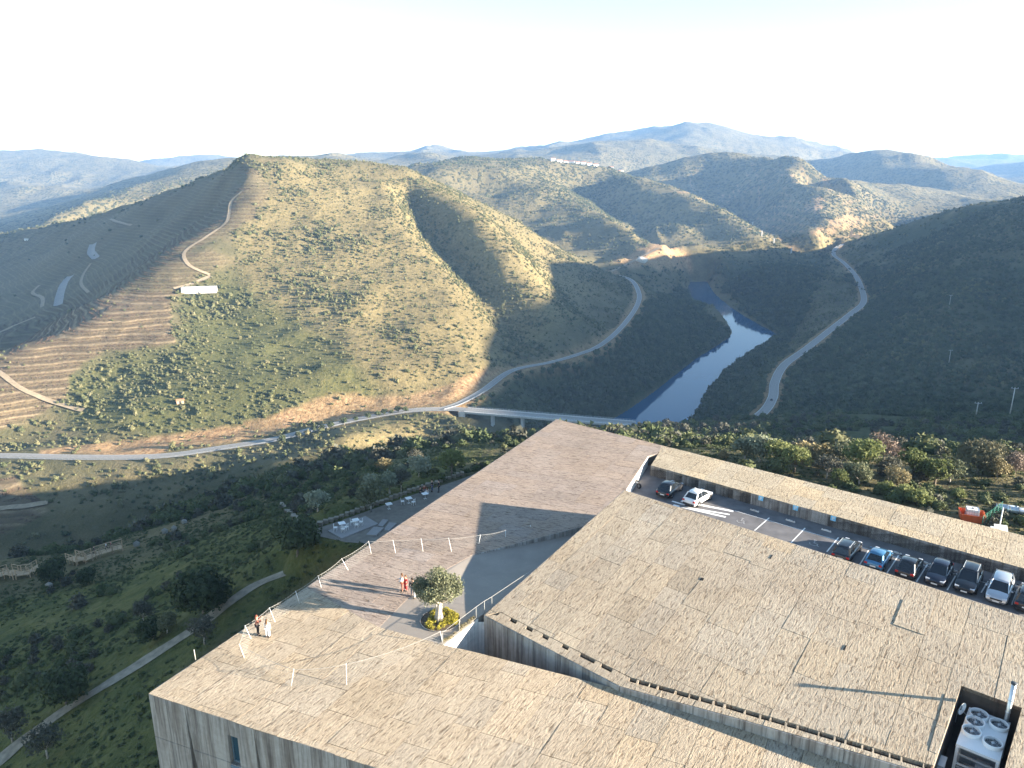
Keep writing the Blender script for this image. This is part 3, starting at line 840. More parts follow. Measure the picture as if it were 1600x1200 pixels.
M_stB = mat_stone('stone_block', (.60, .80), [(0.336, 0.275, 0.202), (0.384, 0.320, 0.239), (0.424, 0.356, 0.265)], 1.6, 7.0, 1.2)
M_stS = mat_stone('stone_strip', (.60, .80), [(0.336, 0.279, 0.197), (0.384, 0.324, 0.235), (0.424, 0.360, 0.260)], 1.8, 6.5, 1.1)
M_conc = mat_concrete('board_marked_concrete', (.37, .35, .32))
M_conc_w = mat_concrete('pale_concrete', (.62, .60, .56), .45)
M_core = plain('shadow_gap_concrete', (.10, .085, .07), .95, 0, .2, 2)
M_pave = plain('smooth_paving', (.40, .345, .29), .8, 0, .10, 1.1, .3)
def speckle():
    m, t, b = newmat('screed_paving')
    geo = t.n('ShaderNodeNewGeometry')
    n1 = noise(t, geo.outputs['Position'], .5, 5, .6); n2 = noise(t, geo.outputs['Position'], 5, 3, .6)
    c = ramp(t, n1, [(.3, (.225, .195, .165)), (.7, (.275, .24, .20))])
    c = mixc(t, .8, c, ramp(t, n2, [(.62, (1, 1, 1)), (.72, (1.35, 1.3, 1.2))]), 'MULTIPLY')
    t.l(c, b.inputs['Base Color']); b.inputs['Roughness'].default_value = .75
    bump(t, b, n2, .2, .01)
    return m
M_pave = speckle()

museum = empty('museum', (-24.7, 44.9, -14), 0, 'long low museum of rough stone slabs and streaked concrete built into the hilltop', 'building')
bpy.context.view_layer.update()
MOFF = Vector((24.7, -44.9, 14))
def mbuild(mb, name, mats, parent=museum):
    """builds world-space geometry as a part of the museum"""
    off = MOFF if parent is museum else MOFF
    mb.v = [(p[0] + 24.7, p[1] - 44.9, p[2] + 14) for p in mb.v]
    o = mb.build(name, mats, parent)
    return o

from mathutils.geometry import tessellate_polygon
def convex_parts(poly):
    """splits an outline into convex pieces"""
    P = [Vector((p[0], p[1], 0)) for p in poly]
    def ccw(ix):
        a = sum(P[ix[i]].x * P[ix[(i + 1) % len(ix)]].y - P[ix[(i + 1) % len(ix)]].x * P[ix[i]].y for i in range(len(ix)))
        return ix if a > 0 else ix[::-1]
    ps = [ccw(list(t)) for t in tessellate_polygon([P])]
    def conv(ix):
        n = len(ix)
        for i in range(n):
            a, b, c = P[ix[i]], P[ix[(i + 1) % n]], P[ix[(i + 2) % n]]
            if (b.x - a.x) * (c.y - b.y) - (b.y - a.y) * (c.x - b.x) < -1e-6: return False
        return True
    done = False
    while not done:
        done = True
        for i in range(len(ps)):
            for j in range(i + 1, len(ps)):
                A_, B_ = ps[i], ps[j]
                for k in range(len(A_)):
                    e = (A_[k], A_[(k + 1) % len(A_)])
                    for l in range(len(B_)):
                        if (B_[(l + 1) % len(B_)], B_[l]) == e:
                            m = A_[(k + 1) % len(A_):] + A_[:(k + 1) % len(A_)] if (k + 1) % len(A_) else list(A_)
                            nb = B_[(l + 1) % len(B_):] + B_[:(l + 1) % len(B_)] if (l + 1) % len(B_) else list(B_)
                            u_ = m + nb[1:-1]
                            if conv(u_):
                                ps[i] = u_; ps.pop(j); done = False
                            break
                    if not done: break
                if not done: break
            if not done: break
    return [[(P[i].x, P[i].y) for i in q] for q in ps]
slabs = []     # (pixel area, MB, material)
def tone_mesh(mb, mat, tones):
    me = mb.mesh('roof_slab', mat)
    at = me.color_attributes.new('tone', 'FLOAT_COLOR', 'POINT')
    at.data.foreach_set('color', np.array(tones, np.float32).ravel())
    return me
def lay(region, ax, bx, sa, sb, zf, mat, seed, thick=.26, gap=.013, jit=.035, raised=False, a0=0, b0=0):
    """lays running-bond slabs over a region; ax/bx: directions, sa/sb: slab size along them"""
    rr_ = random.Random(seed)
    ax = Vector(ax).normalized(); bx = Vector(bx).normalized()
    det = ax.x * bx.y - ax.y * bx.x
    def ab(p): return ((p[0] * bx.y - p[1] * bx.x) / det, (ax.x * p[1] - ax.y * p[0]) / det)
    cs = [ab(p) for p in region]; parts_ = convex_parts(region)
    a_min, a_max = min(c[0] for c in cs), max(c[0] for c in cs); b_min, b_max = min(c[1] for c in cs), max(c[1] for c in cs)
    b = b_min - sb * .37 + b0
    row = 0
    while b < b_max:
        hb_ = sb * rr_.uniform(.88, 1.12)
        a = a_min - sa * rr_.uniform(0, 1)
        while a < a_max:
            la = sa * rr_.choice([.7, .9, 1.0, 1.0, 1.15, 1.45])
            q = [(a + gap, b + gap), (a + la - gap, b + gap), (a + la - gap, b + hb_ - gap), (a + gap, b + hb_ - gap)]
            quad = [(ax.x * p[0] + bx.x * p[1], ax.y * p[0] + bx.y * p[1]) for p in q]
            if det < 0: quad = quad[::-1]
            pcs = []
            for cp_ in parts_:
                pl = clip_poly(quad, cp_)
                if len(pl) >= 3 and area(pl) > .004: pcs.append(pl)
            if pcs and sum(area(p) for p in pcs) > .05:
                dz = rr_.uniform(-jit, jit) + (.03 if raised and rr_.random() < .012 else 0)
                tlt = (rr_.uniform(-.0018, .0018), rr_.uniform(-.0018, .0018)); cxx = pcs[0][0]
                m = MB(); px = 0; vis = False
                for pl in pcs:
                    z1 = [zf(*p) + dz + (p[0] - cxx[0]) * tlt[0] + (p[1] - cxx[1]) * tlt[1] for p in pl]
                    m.prism(pl, [zf(*p) - thick for p in pl], z1)
                    us, vs_ = project(np.array([p[0] for p in pl]), np.array([p[1] for p in pl]), np.array(z1))
                    if ((us > -5) & (us < 1605) & (vs_ < 1210)).any():
                        vis = True; px += area(list(zip(us, vs_)))
                k = rr_.gauss(1, .028); w = rr_.gauss(0, .014)
                if rr_.random() < .04: k *= .92
                tn = (k * (1 + w), k, k * (1 - w * 1.6), 1)
                if vis or pcs[0][0][0] < 75: slabs.append((px, m, mat, tn))
            a += la
        b += hb_; row += 1
    return

# outlines (world xy)
apex = G2(870, 655); westc = G2(240, 1078)
front_dir = Vector((.929, -.370)).normalized()
def fr(t): return (westc[0] + front_dir.x * t, westc[1] + front_dir.y * t)
back_dir = Vector((G2(1600, 837)[0] - apex[0], G2(1600, 837)[1] - apex[1])).normalized()
def bk(t): return (apex[0] + back_dir.x * t, apex[1] + back_dir.y * t)
LB = [G2(692, 1007.5), G2(740, 1018.5), G2(880, 1054), G2(1000, 1086), G2(1160, 1133), G2(1320, 1188), G2(1520, 1262)]
Q = [G2(592, 980), G2(640, 932), G2(676, 901), G2(738, 867), G2(842, 840, 0), G2(910, 822, 0), G2(985, 800, 0)]
RC1, RC2, RC3, RC4 = G2(978, 765), G2(1012, 713), G2(1029, 708.5), G2(1017, 727)
PAR = [RC4, G2(1600, 888), G2(2050, 1010)]
def par_pt(t):
    d = Vector((PAR[1][0] - PAR[0][0], PAR[1][1] - PAR[0][1])).normalized(); return (PAR[0][0] + d.x * t, PAR[0][1] + d.y * t)
backR = bk(95)
regU = [apex, bk(16.5), RC3, RC2, RC1, (Q[6][0] + 1.5, Q[6][1] - 2.5), Q[6], Q[5], Q[4], Q[3], Q[2], Q[1], Q[0], G2(388, 972)]
# the left edge: keep exactly on the line apex - west corner
def onleft(p):
    d = Vector((westc[0] - apex[0], westc[1] - apex[1])); t = ((p[0] - apex[0]) * d.x + (p[1] - apex[1]) * d.y) / d.length_squared
    return (apex[0] + d.x * t, apex[1] + d.y * t)
eL = onleft(G2(480, 918))
regU[-1] = eL
regL = [eL, Q[0], LB[0], LB[1], LB[2], LB[3], LB[4], LB[5], LB[6], fr(52), westc]
regS = [bk(16.5), RC3, RC4, par_pt(85), backR]
CPZ = -1.3
# block
bA = GB(757, 961); bB = GB(976, 766); bC = GB(1600, 964)
bdir = Vector((bC[0] - bB[0], bC[1] - bB[1])).normalized()
bFar = (bB[0] + bdir.x * 75, bB[1] + bdir.y * 75)
lowB = [xy(GB(969, 1072)), xy(GB(1000, 1081)), xy(GB(1162, 1124.5)), xy(GB(1320, 1170)), xy(GB(1420, 1200)), xy(GB(1520, 1230))]
SL = [GB(782, 956), GB(985, 1058), GB(1140, 1101), GB(1300, 1148), GB(1444, 1192)]
SL2 = [xy(p) for p in SL]
GAPW = .42
def soff(p, k=1.0): return (p[0] - .42 * GAPW * k, p[1] - .9 * GAPW * k)
SLo = [soff(p) for p in SL2]
H1, H2, H3, H4 = xy(GB(1502, 1071)), xy(GB(1597, 1106)), xy(GB(1560, 1235)), xy(GB(1452, 1212))
regB = [xy(bA), xy(bB), bFar, (bFar[0] - 14, bFar[1] - 20), H3, H2, H1, xy(GB(1459, 1196))] + SL2[::-1]
regE = [xy(bA)] + SLo + [xy(GB(1455, 1206)), xy(GB(1449, 1222)), lowB[5]] + lowB[:5][::-1]
regE[-6] = xy(GB(1452, 1209))
# ---- cores
core = MB()
core.prism(regU, -14, -.26); core.prism(regL, -14, -.26); core.prism(regS, -14, -.26)
mbuild(core, 'substructure', M_core)
bc = MB()
bc.prism(regB, -5, [zB(*p) - .26 for p in regB]); bc.prism(regE, -5, [zB(*p) - .26 for p in regE])
mbuild(bc, 'block_substructure', M_core)
# slot trough
sb_ = MB()
tro = SL2 + SLo[::-1]
sb_.prism(tro, -4, [zB(*p) - .95 for p in tro])
mbuild(sb_, 'slot_trough', M_core)

def z0f(x, y): return 0.0
lay(regU, AX_ROW, AX_LONG, 3.4, 1.9, z0f, M_stU, 3, jit=.004)
lay(regL, AX_LONG, AX_ROW, 3.4, 2.1, z0f, M_stL, 4, jit=.007)
lay(regS, AX_BL, AX_BR, 3.0, 2.4, z0f, M_stS, 5, jit=.006)
lay(regB, AX_BL, AX_BR, 3.3, 2.35, zB, M_stB, 6, jit=.007, raised=True)
lay(regE, AX_BL, AX_BR, 3.3, 2.35, zB, M_stB, 8, jit=.006)
# fillers between the roof slots
slots = [(799, 809), (824, 834), (849, 859), (880, 890), (908, 931), (941, 958), (985, 996), (999, 1015), (1016.5, 1027.5), (1030, 1055), (1058, 1077), (1079, 1093), (1095.5, 1114), (1117.5, 1131), (1135, 1163), (1166, 1187), (1190, 1203), (1206, 1227), (1230.5, 1245), (1248.5, 1278.5), (1281, 1303), (1306, 1320), (1323, 1346), (1349, 1363), (1366, 1389), (1391.5, 1407), (1410, 1442)]
def slot_world(u):
    """point on the slot line seen at column u"""
    us = [782, 985, 1140, 1300, 1444]; vs = [956, 1058, 1101, 1148, 1192]
    return xy(GB(u, float(np.interp(u, us, vs))))
edges = [782.0]
for a_, b_ in slots: edges += [a_, b_]
edges.append(1444.0)
for i in range(0, len(edges) - 1, 2):
    a_, b_ = edges[i], edges[i + 1]
    if b_ - a_ < .8: continue
    p, q = slot_world(a_), slot_world(b_)
    mid = [985] if a_ < 985 < b_ else []
    ps = [p] + [slot_world(k) for k in mid] + [q]
    up = [soff(k, .12) for k in ps]; lo = [soff(k, .99) for k in ps]
    pl = up + lo[::-1]
    m = MB().prism(pl, [zB(*k) - .5 for k in pl], [zB(*k) - .01 for k in pl])
    slabs.append((area(pl) * 500, m, M_stB, (1, 1, 1, 1)))
# black plates paint the shade inside small holes; below, the biggest slabs become parts
for (u_, v_, w_, l_) in ((1097, 905, .26, .30), (1320, 1012, .10, .5), (1205, 870, .08, .6)):
    pk = GB(u_, v_); m_ = MB(); a_ = Vector(AX_BL) * l_ / 2; b_ = Vector(AX_BR) * w_ / 2
    q_ = [(pk[0] + sx * a_.x + sy * b_.x, pk[1] + sx * a_.y + sy * b_.y) for sx, sy in ((-1, -1), (1, -1), (1, 1), (-1, 1))]
    m_.prism(q_, [zB(*k) - .1 for k in q_], [zB(*k) + .022 for k in q_]); mbuild(m_, 'hole_shade_plate', plain('hole_shade_black', (.008, .007, .006), .9))
slabs.sort(key=lambda s: -s[0])
NS = 300
for px, m, mat, tn in slabs[:NS]:
    m.v = [(p[0] + 24.7, p[1] - 44.9, p[2] + 14) for p in m.v]
    link('roof_slab', tone_mesh(m, mat, [tn] * len(m.v)), museum)
for mat in (M_stU, M_stL, M_stB, M_stS):
    rest = [s for s in slabs[NS:] if s[2] is mat]
    big = MB(); tones = []
    for px, m, _, tn in rest:
        big.add(m.v, m.f); tones += [tn] * len(m.v)
    if not tones: continue
    big.v = [(p[0] + 24.7, p[1] - 44.9, p[2] + 14) for p in big.v]
    o = link('roof_slabs', tone_mesh(big, mat, tones), museum); tag(o, kind='stuff')

# ---- smooth plaza and ramp
def zP(x, y):
    a = Vector(G2(738, 867)); b = Vector(G2(985, 800)); d = b - a
    t = ((x - a.x) * d.x + (y - a.y) * d.y) / d.length_squared
    return -.02 - 1.0 * max(0, min(1.4, t))
rampe = G2(1005, 786)
regP = [Q[0], LB[0], G2(745, 966), G2(757, 958.5), xy(GB(850, 878)), (bB[0] + .3, bB[1] - 2.5), (Q[6][0] + 1.5, Q[6][1] - 2.5), Q[6], Q[5], Q[4], Q[3], Q[2], Q[1]]
pm = MB(); pm.prism(regP, -6, [zP(*p) for p in regP]); mbuild(pm, 'plaza_paving', M_pave)
# retaining kerb of the terrace beside the ramp
km = MB()
for a, b in ((Q[3], Q[4]), (Q[4], Q[5]), (Q[5], Q[6])):
    L = math.dist(a, b); n = max(1, int(L / 1.6))
    for i in range(n):
        p, q = lerp(a, b, (i + .015) / n), lerp(a, b, (i + .985) / n)
        d = Vector((q[0] - p[0], q[1] - p[1])).normalized(); nn = (d.y * .06, -d.x * .06)
        km = MB().prism([p, q, (q[0] + nn[0], q[1] + nn[1]), (p[0] + nn[0], p[1] + nn[1])], -2.2, -.012)
        mbuild(km, 'kerb_stone', M_conc)
# pit beside the plaza
pit = [LB[0], G2(745, 966), G2(757, 958.5), xy(bA)] + lowB[:2] + [LB[3], LB[2], LB[1]]
pf = MB(); pf.prism(pit, -7, -3.3); mbuild(pf, 'pit_floor', plain('pit_floor_earth', (.16, .10, .075), .9, 0, .2, 1.5))
a, b = LB[0], G2(746, 966)
d = Vector((b[0] - a[0], b[1] - a[1])).normalized(); nn = (d.y * .08, -d.x * .08)
mb = MB()
for z0_, z1_ in ((-3.3, -1.52), (-1.5, -.05)):
    mb.prism([a, b, (b[0] + nn[0], b[1] + nn[1]), (a[0] + nn[0], a[1] + nn[1])], z0_, z1_)
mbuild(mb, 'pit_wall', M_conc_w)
mb = MB(); pb, pc = (b[0] + nn[0], b[1] + nn[1]), xy(bA); d2 = Vector((pc[0] - pb[0], pc[1] - pb[1])).normalized()
mb.prism([pb, pc, (pc[0] + d2.y * .08, pc[1] - d2.x * .08), (pb[0] + d2.y * .08, pb[1] - d2.x * .08)], -3.3, -.3)
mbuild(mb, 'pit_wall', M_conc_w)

# ---- wall faces
def wall_panels(a, b, zlo, zhi, w, name='concrete_panel', th=.07, mat=M_conc, rows=None, seed=1, limit=None):
    """panels along a->b on the right-hand side; zhi may be a function of (x, y)"""
    L = math.dist(a, b); n = max(1, round(L / w)); rr_ = random.Random(seed)
    d = Vector((b[0] - a[0], b[1] - a[1])).normalized(); nx, ny = d.y * th, -d.x * th
    for i in range(n):
        p, q = lerp(a, b, (i + .006) / n), lerp(a, b, (i + .994) / n)
        f = (lambda z, pt: z(*pt) if callable(z) else z)
        rws = rows or [(zlo, zhi)]
        for lo, hi in rws:
            j = rr_.uniform(0, .012)
            pl = [p, q, (q[0] + nx * (1 + j * 20), q[1] + ny * (1 + j * 20)), (p[0] + nx * (1 + j * 20), p[1] + ny * (1 + j * 20))]
            m = MB().prism(pl, [f(lo, (k[0], k[1])) for k in pl], [f(hi, (k[0], k[1])) for k in pl])
            mbuild(m, name, mat)
zt = lambda x, y: zB(x, y) - .03
# block faces: towards the pit, towards the lower roof, west face along the ramp
wall_panels(xy(bA), lowB[0], -3.3, zt, 2.4, seed=2)
for i in range(0, 5): wall_panels(lowB[i], lowB[i + 1], -.02, zt, 2.4, seed=3 + i)
wall_panels(xy(bB), xy(bA), -1.6, zt, 2.4, seed=9)
wall_panels(bFar, xy(bB), CPZ - .2, zt, 3.0, seed=10)
# parapet wall behind the cars
wall_panels(par_pt(75), par_pt(0), CPZ, -.03, 2.1, seed=12)
# end of the recess: bright inner faces
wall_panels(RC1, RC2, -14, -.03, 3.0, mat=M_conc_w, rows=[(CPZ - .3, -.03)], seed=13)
wall_panels(RC4, RC3, -14, -.03, 3.0, rows=[(CPZ, -.03)], seed=14)
# west wall and back wall
wall_panels(apex, westc, -14, -.03, 3.2, rows=[(-14, -7.03), (-6.97, -3.43), (-3.37, -.03)], seed=15)
wall_panels(bk(80), apex, -14, -.03, 3.2, rows=[(-14, -3.43), (-3.37, -.03)], seed=16)
# front wall with gashes and a slit window
nrm = Vector((-front_dir.y, front_dir.x)) * -1   # outward (towards camera side)
if nrm.y > 0: nrm = -nrm
def wp3(t, z, out): return (westc[0] + front_dir.x * t + nrm.x * out, westc[1] + front_dir.y * t + nrm.y * out, z)
def front_piece(poly, o0, o1, name, mat):
    m = MB(); n = len(poly)
    ar = sum(poly[i][0] * poly[(i + 1) % n][1] - poly[(i + 1) % n][0] * poly[i][1] for i in range(n))
    if ar < 0: poly = poly[::-1]
    vs = [wp3(t, z, o1) for t, z in poly] + [wp3(t, z, o0) for t, z in poly]
    fs = [tuple(range(n))] + [(i, n + i, n + (i + 1) % n, (i + 1) % n) for i in range(n)]
    m.add(vs, fs); return mbuild(m, name, mat)
def front_t(u, v):
    """distance along the front wall and height seen at a pixel"""
    x, y, dz = ray(u, v)
    # plane through westc with normal nrm
    s = (westc[0] * nrm.x + westc[1] * nrm.y) / (x * nrm.x + y * nrm.y)
    p = (x * s, y * s, CAMZ + dz * s)
    return ((p[0] - westc[0]) * front_dir.x + (p[1] - westc[1]) * front_dir.y, p[2])
gA = front_t(298, 1108); gB_ = front_t(405, 1143); gC = front_t(548, 1185)
wt0, wz1 = front_t(363, 1141); wt1, _ = front_t(378, 1147); _, wz0 = front_t(368, 1186)
TH = .45
def gash(tc, ztop): return (tc, ztop)
bnd = [0.0, gA[0], gB_[0], gC[0], gC[0] + 7.2, 34.0]
tops = [None, gA[1], gB_[1], gC[1], None, None]
slope = .085
def left_x(k, z):    # right side of gash k
    if tops[k] is None: return bnd[k] + .01
    return bnd[k] + .02 + max(0, (tops[k] - z)) * slope
for k in range(5):
    rows = [(-14.0, -7.0), (-6.96, -3.5), (-3.46, -.03)]
    for zl, zh in rows:
        x0a, x0b = left_x(k, zl), left_x(k, zh)
        x1 = bnd[k + 1] - .02
        ncol = max(1, round((x1 - x0b) / 2.4))
        if k == 1:
            cols = [x0b, wt0 - .02, wt1 + .02, x1]
        else: cols = [x0b + (x1 - x0b) * i / ncol for i in range(ncol + 1)]
        for i in range(len(cols) - 1):
            c0, c1 = cols[i], cols[i + 1]
            lo_l = x0a if i == 0 else c0 + .008
            pts = [(lo_l, zl), (c1 - .008, zl), (c1 - .008, zh), (c0 + (.0 if i == 0 else .008), zh)]
            if i == 0 and tops[k] is not None and zl < tops[k] < zh:
                pts = [(lo_l, zl), (c1 - .008, zl), (c1 - .008, zh), (c0, zh), (bnd[k] + .02, tops[k])]
            if k == 1 and i == 1:
                # the window column: only above and below the opening
                a_, b_ = max(zl, wz1), zh
                if b_ - a_ > .05: front_piece([(c0 + .008, a_), (c1 - .008, a_), (c1 - .008, b_), (c0 + .008, b_)], 0, TH, 'concrete_panel', M_conc)
                a_, b_ = zl, min(zh, wz0)
                if b_ - a_ > .05: front_piece([(c0 + .008, a_), (c1 - .008, a_), (c1 - .008, b_), (c0 + .008, b_)], 0, TH, 'concrete_panel', M_conc)
                continue
            front_piece(pts, 0, TH, 'concrete_panel', M_conc)
# roof edge over the thickened front wall
for i in range(16):
    t0_, t1_ = i * 2.15 + (0 if i else .0), i * 2.15 + 2.12
    p = [wp3(t0_, 0, 0), wp3(t1_, 0, 0), wp3(t1_, 0, TH + .02 + random.uniform(-.06, .05)), wp3(t0_, 0, TH + .02 + random.uniform(-.06, .05))]
    m = MB().prism([q[:2] for q in p], -.028, random.uniform(-.015, .02)); 
    m.v = [(q[0] + 24.7, q[1] - 44.9, q[2] + 14) for q in m.v]
    k = random.gauss(1, .05)
    link('roof_slab', tone_mesh(m, M_stL, [(k, k, k, 1)] * len(m.v)), museum)
m_glass, t_, b_g = newmat('window_glass')
b_g.inputs['Base Color'].default_value = (.03, .08, .12, 1); b_g.inputs['Roughness'].default_value = .05; b_g.inputs['Specular IOR Level'].default_value = .8
m_glass_win = m_glass
M_frame = plain('blue_grey_metal', (.16, .24, .30), .5, .3, .08)
w_ = front_piece([(wt0, wz0), (wt1, wz0), (wt1, wz1), (wt0, wz1)], 0, .1, 'window', m_glass)
mb = MB()
for a_, b_, c_, d_ in ((wt0 - .02, wt0 + .06, wz0, wz1), (wt1 - .06, wt1 + .02, wz0, wz1), (wt0, wt1, wz1 - .06, wz1), (wt0, wt1, wz0, wz0 + .10)):
    vs = [wp3(a_, c_, .1), wp3(b_, c_, .1), wp3(b_, d_, .1), wp3(a_, d_, .1), wp3(a_, c_, .16), wp3(b_, c_, .16), wp3(b_, d_, .16), wp3(a_, d_, .16)]
    mb.add(vs, [(4, 5, 6, 7), (0, 4, 7, 3), (5, 1, 2, 6), (7, 6, 2, 3), (0, 1, 5, 4)])
mbuild(mb, 'window_frame', M_frame)
mb = MB(); vs = [wp3(wt0 - .02, wz0 - .15, .1), wp3(wt1 + .02, wz0 - .15, .1), wp3(wt1 + .02, wz0, .1), wp3(wt0 - .02, wz0, .1), wp3(wt0 - .02, wz0 - .2, TH + .06), wp3(wt1 + .02, wz0 - .2, TH + .06), wp3(wt1 + .02, wz0 - .08, TH + .06), wp3(wt0 - .02, wz0 - .08, TH + .06)]
mb.add(vs, [(4, 5, 6, 7), (0, 4, 7, 3), (5, 1, 2, 6), (7, 6, 2, 3), (0, 1, 5, 4)]); mbuild(mb, 'window_sill', M_frame)

# ---- car park
cpf = [RC1, RC2, RC3, RC4, par_pt(80), bFar, xy(bB), (bB[0] - 1.5, bB[1] - 2.0), (Q[6][0] + 1.5, Q[6][1] - 2.5)]
cp = MB().prism(cpf, -6, CPZ); carpark = mbuild(cp, 'car_park_deck', mat_asph2 if False else plain('car_park_asphalt', (.135, .13, .13), .85, 0, .25, .7, .3))
# markings
def paint_poly(pix, name='painted_line', z=CPZ, dz=.006, mat=M_paint):
    p = [G2(u, v, z) for u, v in pix]
    m = MB(); n = len(p)
    ar = sum(p[i][0] * p[(i + 1) % n][1] - p[(i + 1) % n][0] * p[i][1] for i in range(n))
    if ar < 0: p = p[::-1]
    m.add([(q[0], q[1], z + dz) for q in p], [tuple(range(n))])
    return mbuild(m, name, mat, museum)
def paint_line(a, b, w=.11, **k):
    p, q = Vector(G2(*a, CPZ)), Vector(G2(*b, CPZ)); d = (q - p).normalized(); n_ = Vector((-d.y, d.x)) * w / 2
    m = MB(); dz = k.get('dz', .006)
    m.add([(*(p - n_), CPZ + dz), (*(p + n_), CPZ + dz), (*(q + n_), CPZ + dz), (*(q - n_), CPZ + dz)], [(3, 2, 1, 0)])
    return mbuild(m, 'painted_line', M_paint)
for a, b, w in (((1202, 809), (1179, 829), .12), ((1258, 825), (1236, 848), .12), ((1310, 840), (1292, 862), .12), ((1357, 860), (1341, 886), .11), ((1404, 868), (1384, 898), .11), ((1449, 882), (1432, 909), .11), ((1495, 896), (1480, 922), .11), ((1544, 908), (1533, 926), .11), ((1590, 920), (1581, 945), .11)):
    paint_line(a, b, w)
for a, b, w in (((1064, 783), (1146, 799), .42), ((1062, 791), (1140, 804), .30), ((1052, 789), (1134, 808), .36), ((1050, 783), (1070, 789), .3)):
    paint_line(a, b, w)
# the long thin line along the heads of the bays
paint_line((1148, 798), (1600, 928), .07, dz=.004)
M_worn = plain('worn_paint', (.36, .35, .34), .8, 0, .3, 8)
# wheelchair marks in the two wide bays
def wheelchair(u, v):
    c = Vector((*G2(u, v, CPZ), 0)); ca, sa = bdir.x, bdir.y
    m = MB()
    def P(a, b): return (c.x + ca * a - sa * b, c.y + sa * a + ca * b, CPZ + .007)
    def strip(pts, w):
        for p, q in zip(pts[:-1], pts[1:]):
            d = Vector((q[0] - p[0], q[1] - p[1])).normalized(); n_ = (-d.y * w / 2, d.x * w / 2)
            m.add([P(p[0] - n_[0], p[1] - n_[1]), P(q[0] - n_[0], q[1] - n_[1]), P(q[0] + n_[0], q[1] + n_[1]), P(p[0] + n_[0], p[1] + n_[1])], [(0, 1, 2, 3)])
    strip([(.38 * math.cos(R(w)), -.1 + .38 * math.sin(R(w))) for w in range(-190, 41, 20)], .07)
    strip([(-.1, .5), (-.05, .05), (.3, .05), (.48, -.4), (.62, -.36)], .09)
    strip([(-.08, .28), (.22, .28)], .07)
    strip([(-.14 + .1 * math.cos(R(w)), .68 + .1 * math.sin(R(w))) for w in range(0, 361, 45)], .08)
    mbuild(m, 'wheelchair_mark', M_worn)
wheelchair(1158, 814); wheelchair(1272, 849)
M_sign_b = plain('light_blue_sign', (.22, .55, .78), .5, 0, .04)
# wheel stops
def wheel_stop(u, v, lab):
    c = G(u, v, CPZ)
    o = empty('wheel_stop', (c[0], c[1], CPZ), math.atan2(bdir.y, bdir.x), lab, 'wheel stop', 'concrete wheel stops along the parking bays')
    m = MB(); m.add([(-.5, -.09, 0), (.5, -.09, 0), (.5, .09, 0), (-.5, .09, 0), (-.46, -.05, .14), (.46, -.05, .14), (.46, .05, .14), (-.46, .05, .14)], [(4, 5, 6, 7), (0, 1, 5, 4), (1, 2, 6, 5), (2, 3, 7, 6), (3, 0, 4, 7)])
    m.build('block', M_conc_w, o)
    mm = MB()
    for s in (-.28, .28): mm.box((s, 0, .141), (.14, .09, .012))
    mm.build('reflector', plain('black_rubber', (.03, .03, .03), .7), o)
wheel_stop(1179, 798.5, 'wheel stop nearest the zebra crossing, first of the three empty bays')
wheel_stop(1235, 814.5, 'middle wheel stop between the two empty disabled bays')
wheel_stop(1291, 829.5, 'wheel stop just left of the black estate car')
for u, v in ((1400, 864), (1446, 880), (1492, 893), (1588, 917)):
    wheel_stop(u, v, {1400: 'wheel stop between the blue hatchback and the black hatchback with red lamps', 1446: 'wheel stop beside the front of the dark saloon parked nose out', 1492: 'wheel stop between the dark saloon and the black car with roof rails', 1588: 'wheel stop behind the silver car at the right edge'}[u])
# sky-blue signs on the parapet wall
pd_ = Vector((PAR[1][0] - PAR[0][0], PAR[1][1] - PAR[0][1])).normalized()
pn = Vector((pd_.y, -pd_.x))
if pn.y > 0: pn = -pn
for k, (u, lab) in enumerate(((1190, 'pale blue parking sign on the parapet wall nearest the white car'), (1244, 'middle of the three pale blue parking signs on the parapet wall'), (1303, 'pale blue parking sign on the parapet wall above the black estate car'))):
    v = float(np.interp(u, [1017, 1600], [727, 888]))
    c = G(u, v, 0)
    o = empty('parking_sign', (c[0] + pn.x * .15, c[1] + pn.y * .15, -.30), math.atan2(pd_.y, pd_.x), lab, 'sign', 'blue signs on the parapet wall')
    MB().box((0, 0, .05), (.52, .04, .5)).build('sign_plate', M_sign_b, o)
    mm = MB()
    mm.box((-.06, -.024, .05), (.07, .008, .34)); mm.box((.03, -.024, .19), (.12, .008, .06)); mm.box((.03, -.024, .06), (.12, .008, .06)); mm.box((.10, -.024, .125), (.06, .008, .19))
    mm.build('letter_mark', M_paint, o)

# ---- pit with the chiller in the block roof
HV_Z = -1.6
hole = [H1, H2, H3, H4]
hv = MB(); hv.prism([H1, H2, H3, (H4[0] - .3, H4[1] - 1)], -6, HV_Z); mbuild(hv, 'plant_room_floor', plain('wet_floor', (.07, .055, .05), .6, 0, .25, 1.2))
M_rust = mat_concrete('rusty_concrete', (.22, .14, .10), .8)
wall_panels(H2, H1, HV_Z, zt, 2.2, mat=M_rust, seed=21)
wall_panels(H3, H2, HV_Z, zt, 2.2, mat=M_rust, seed=22)
wall_panels(H1, H4, HV_Z, zt, 2.2, mat=M_rust, seed=23)
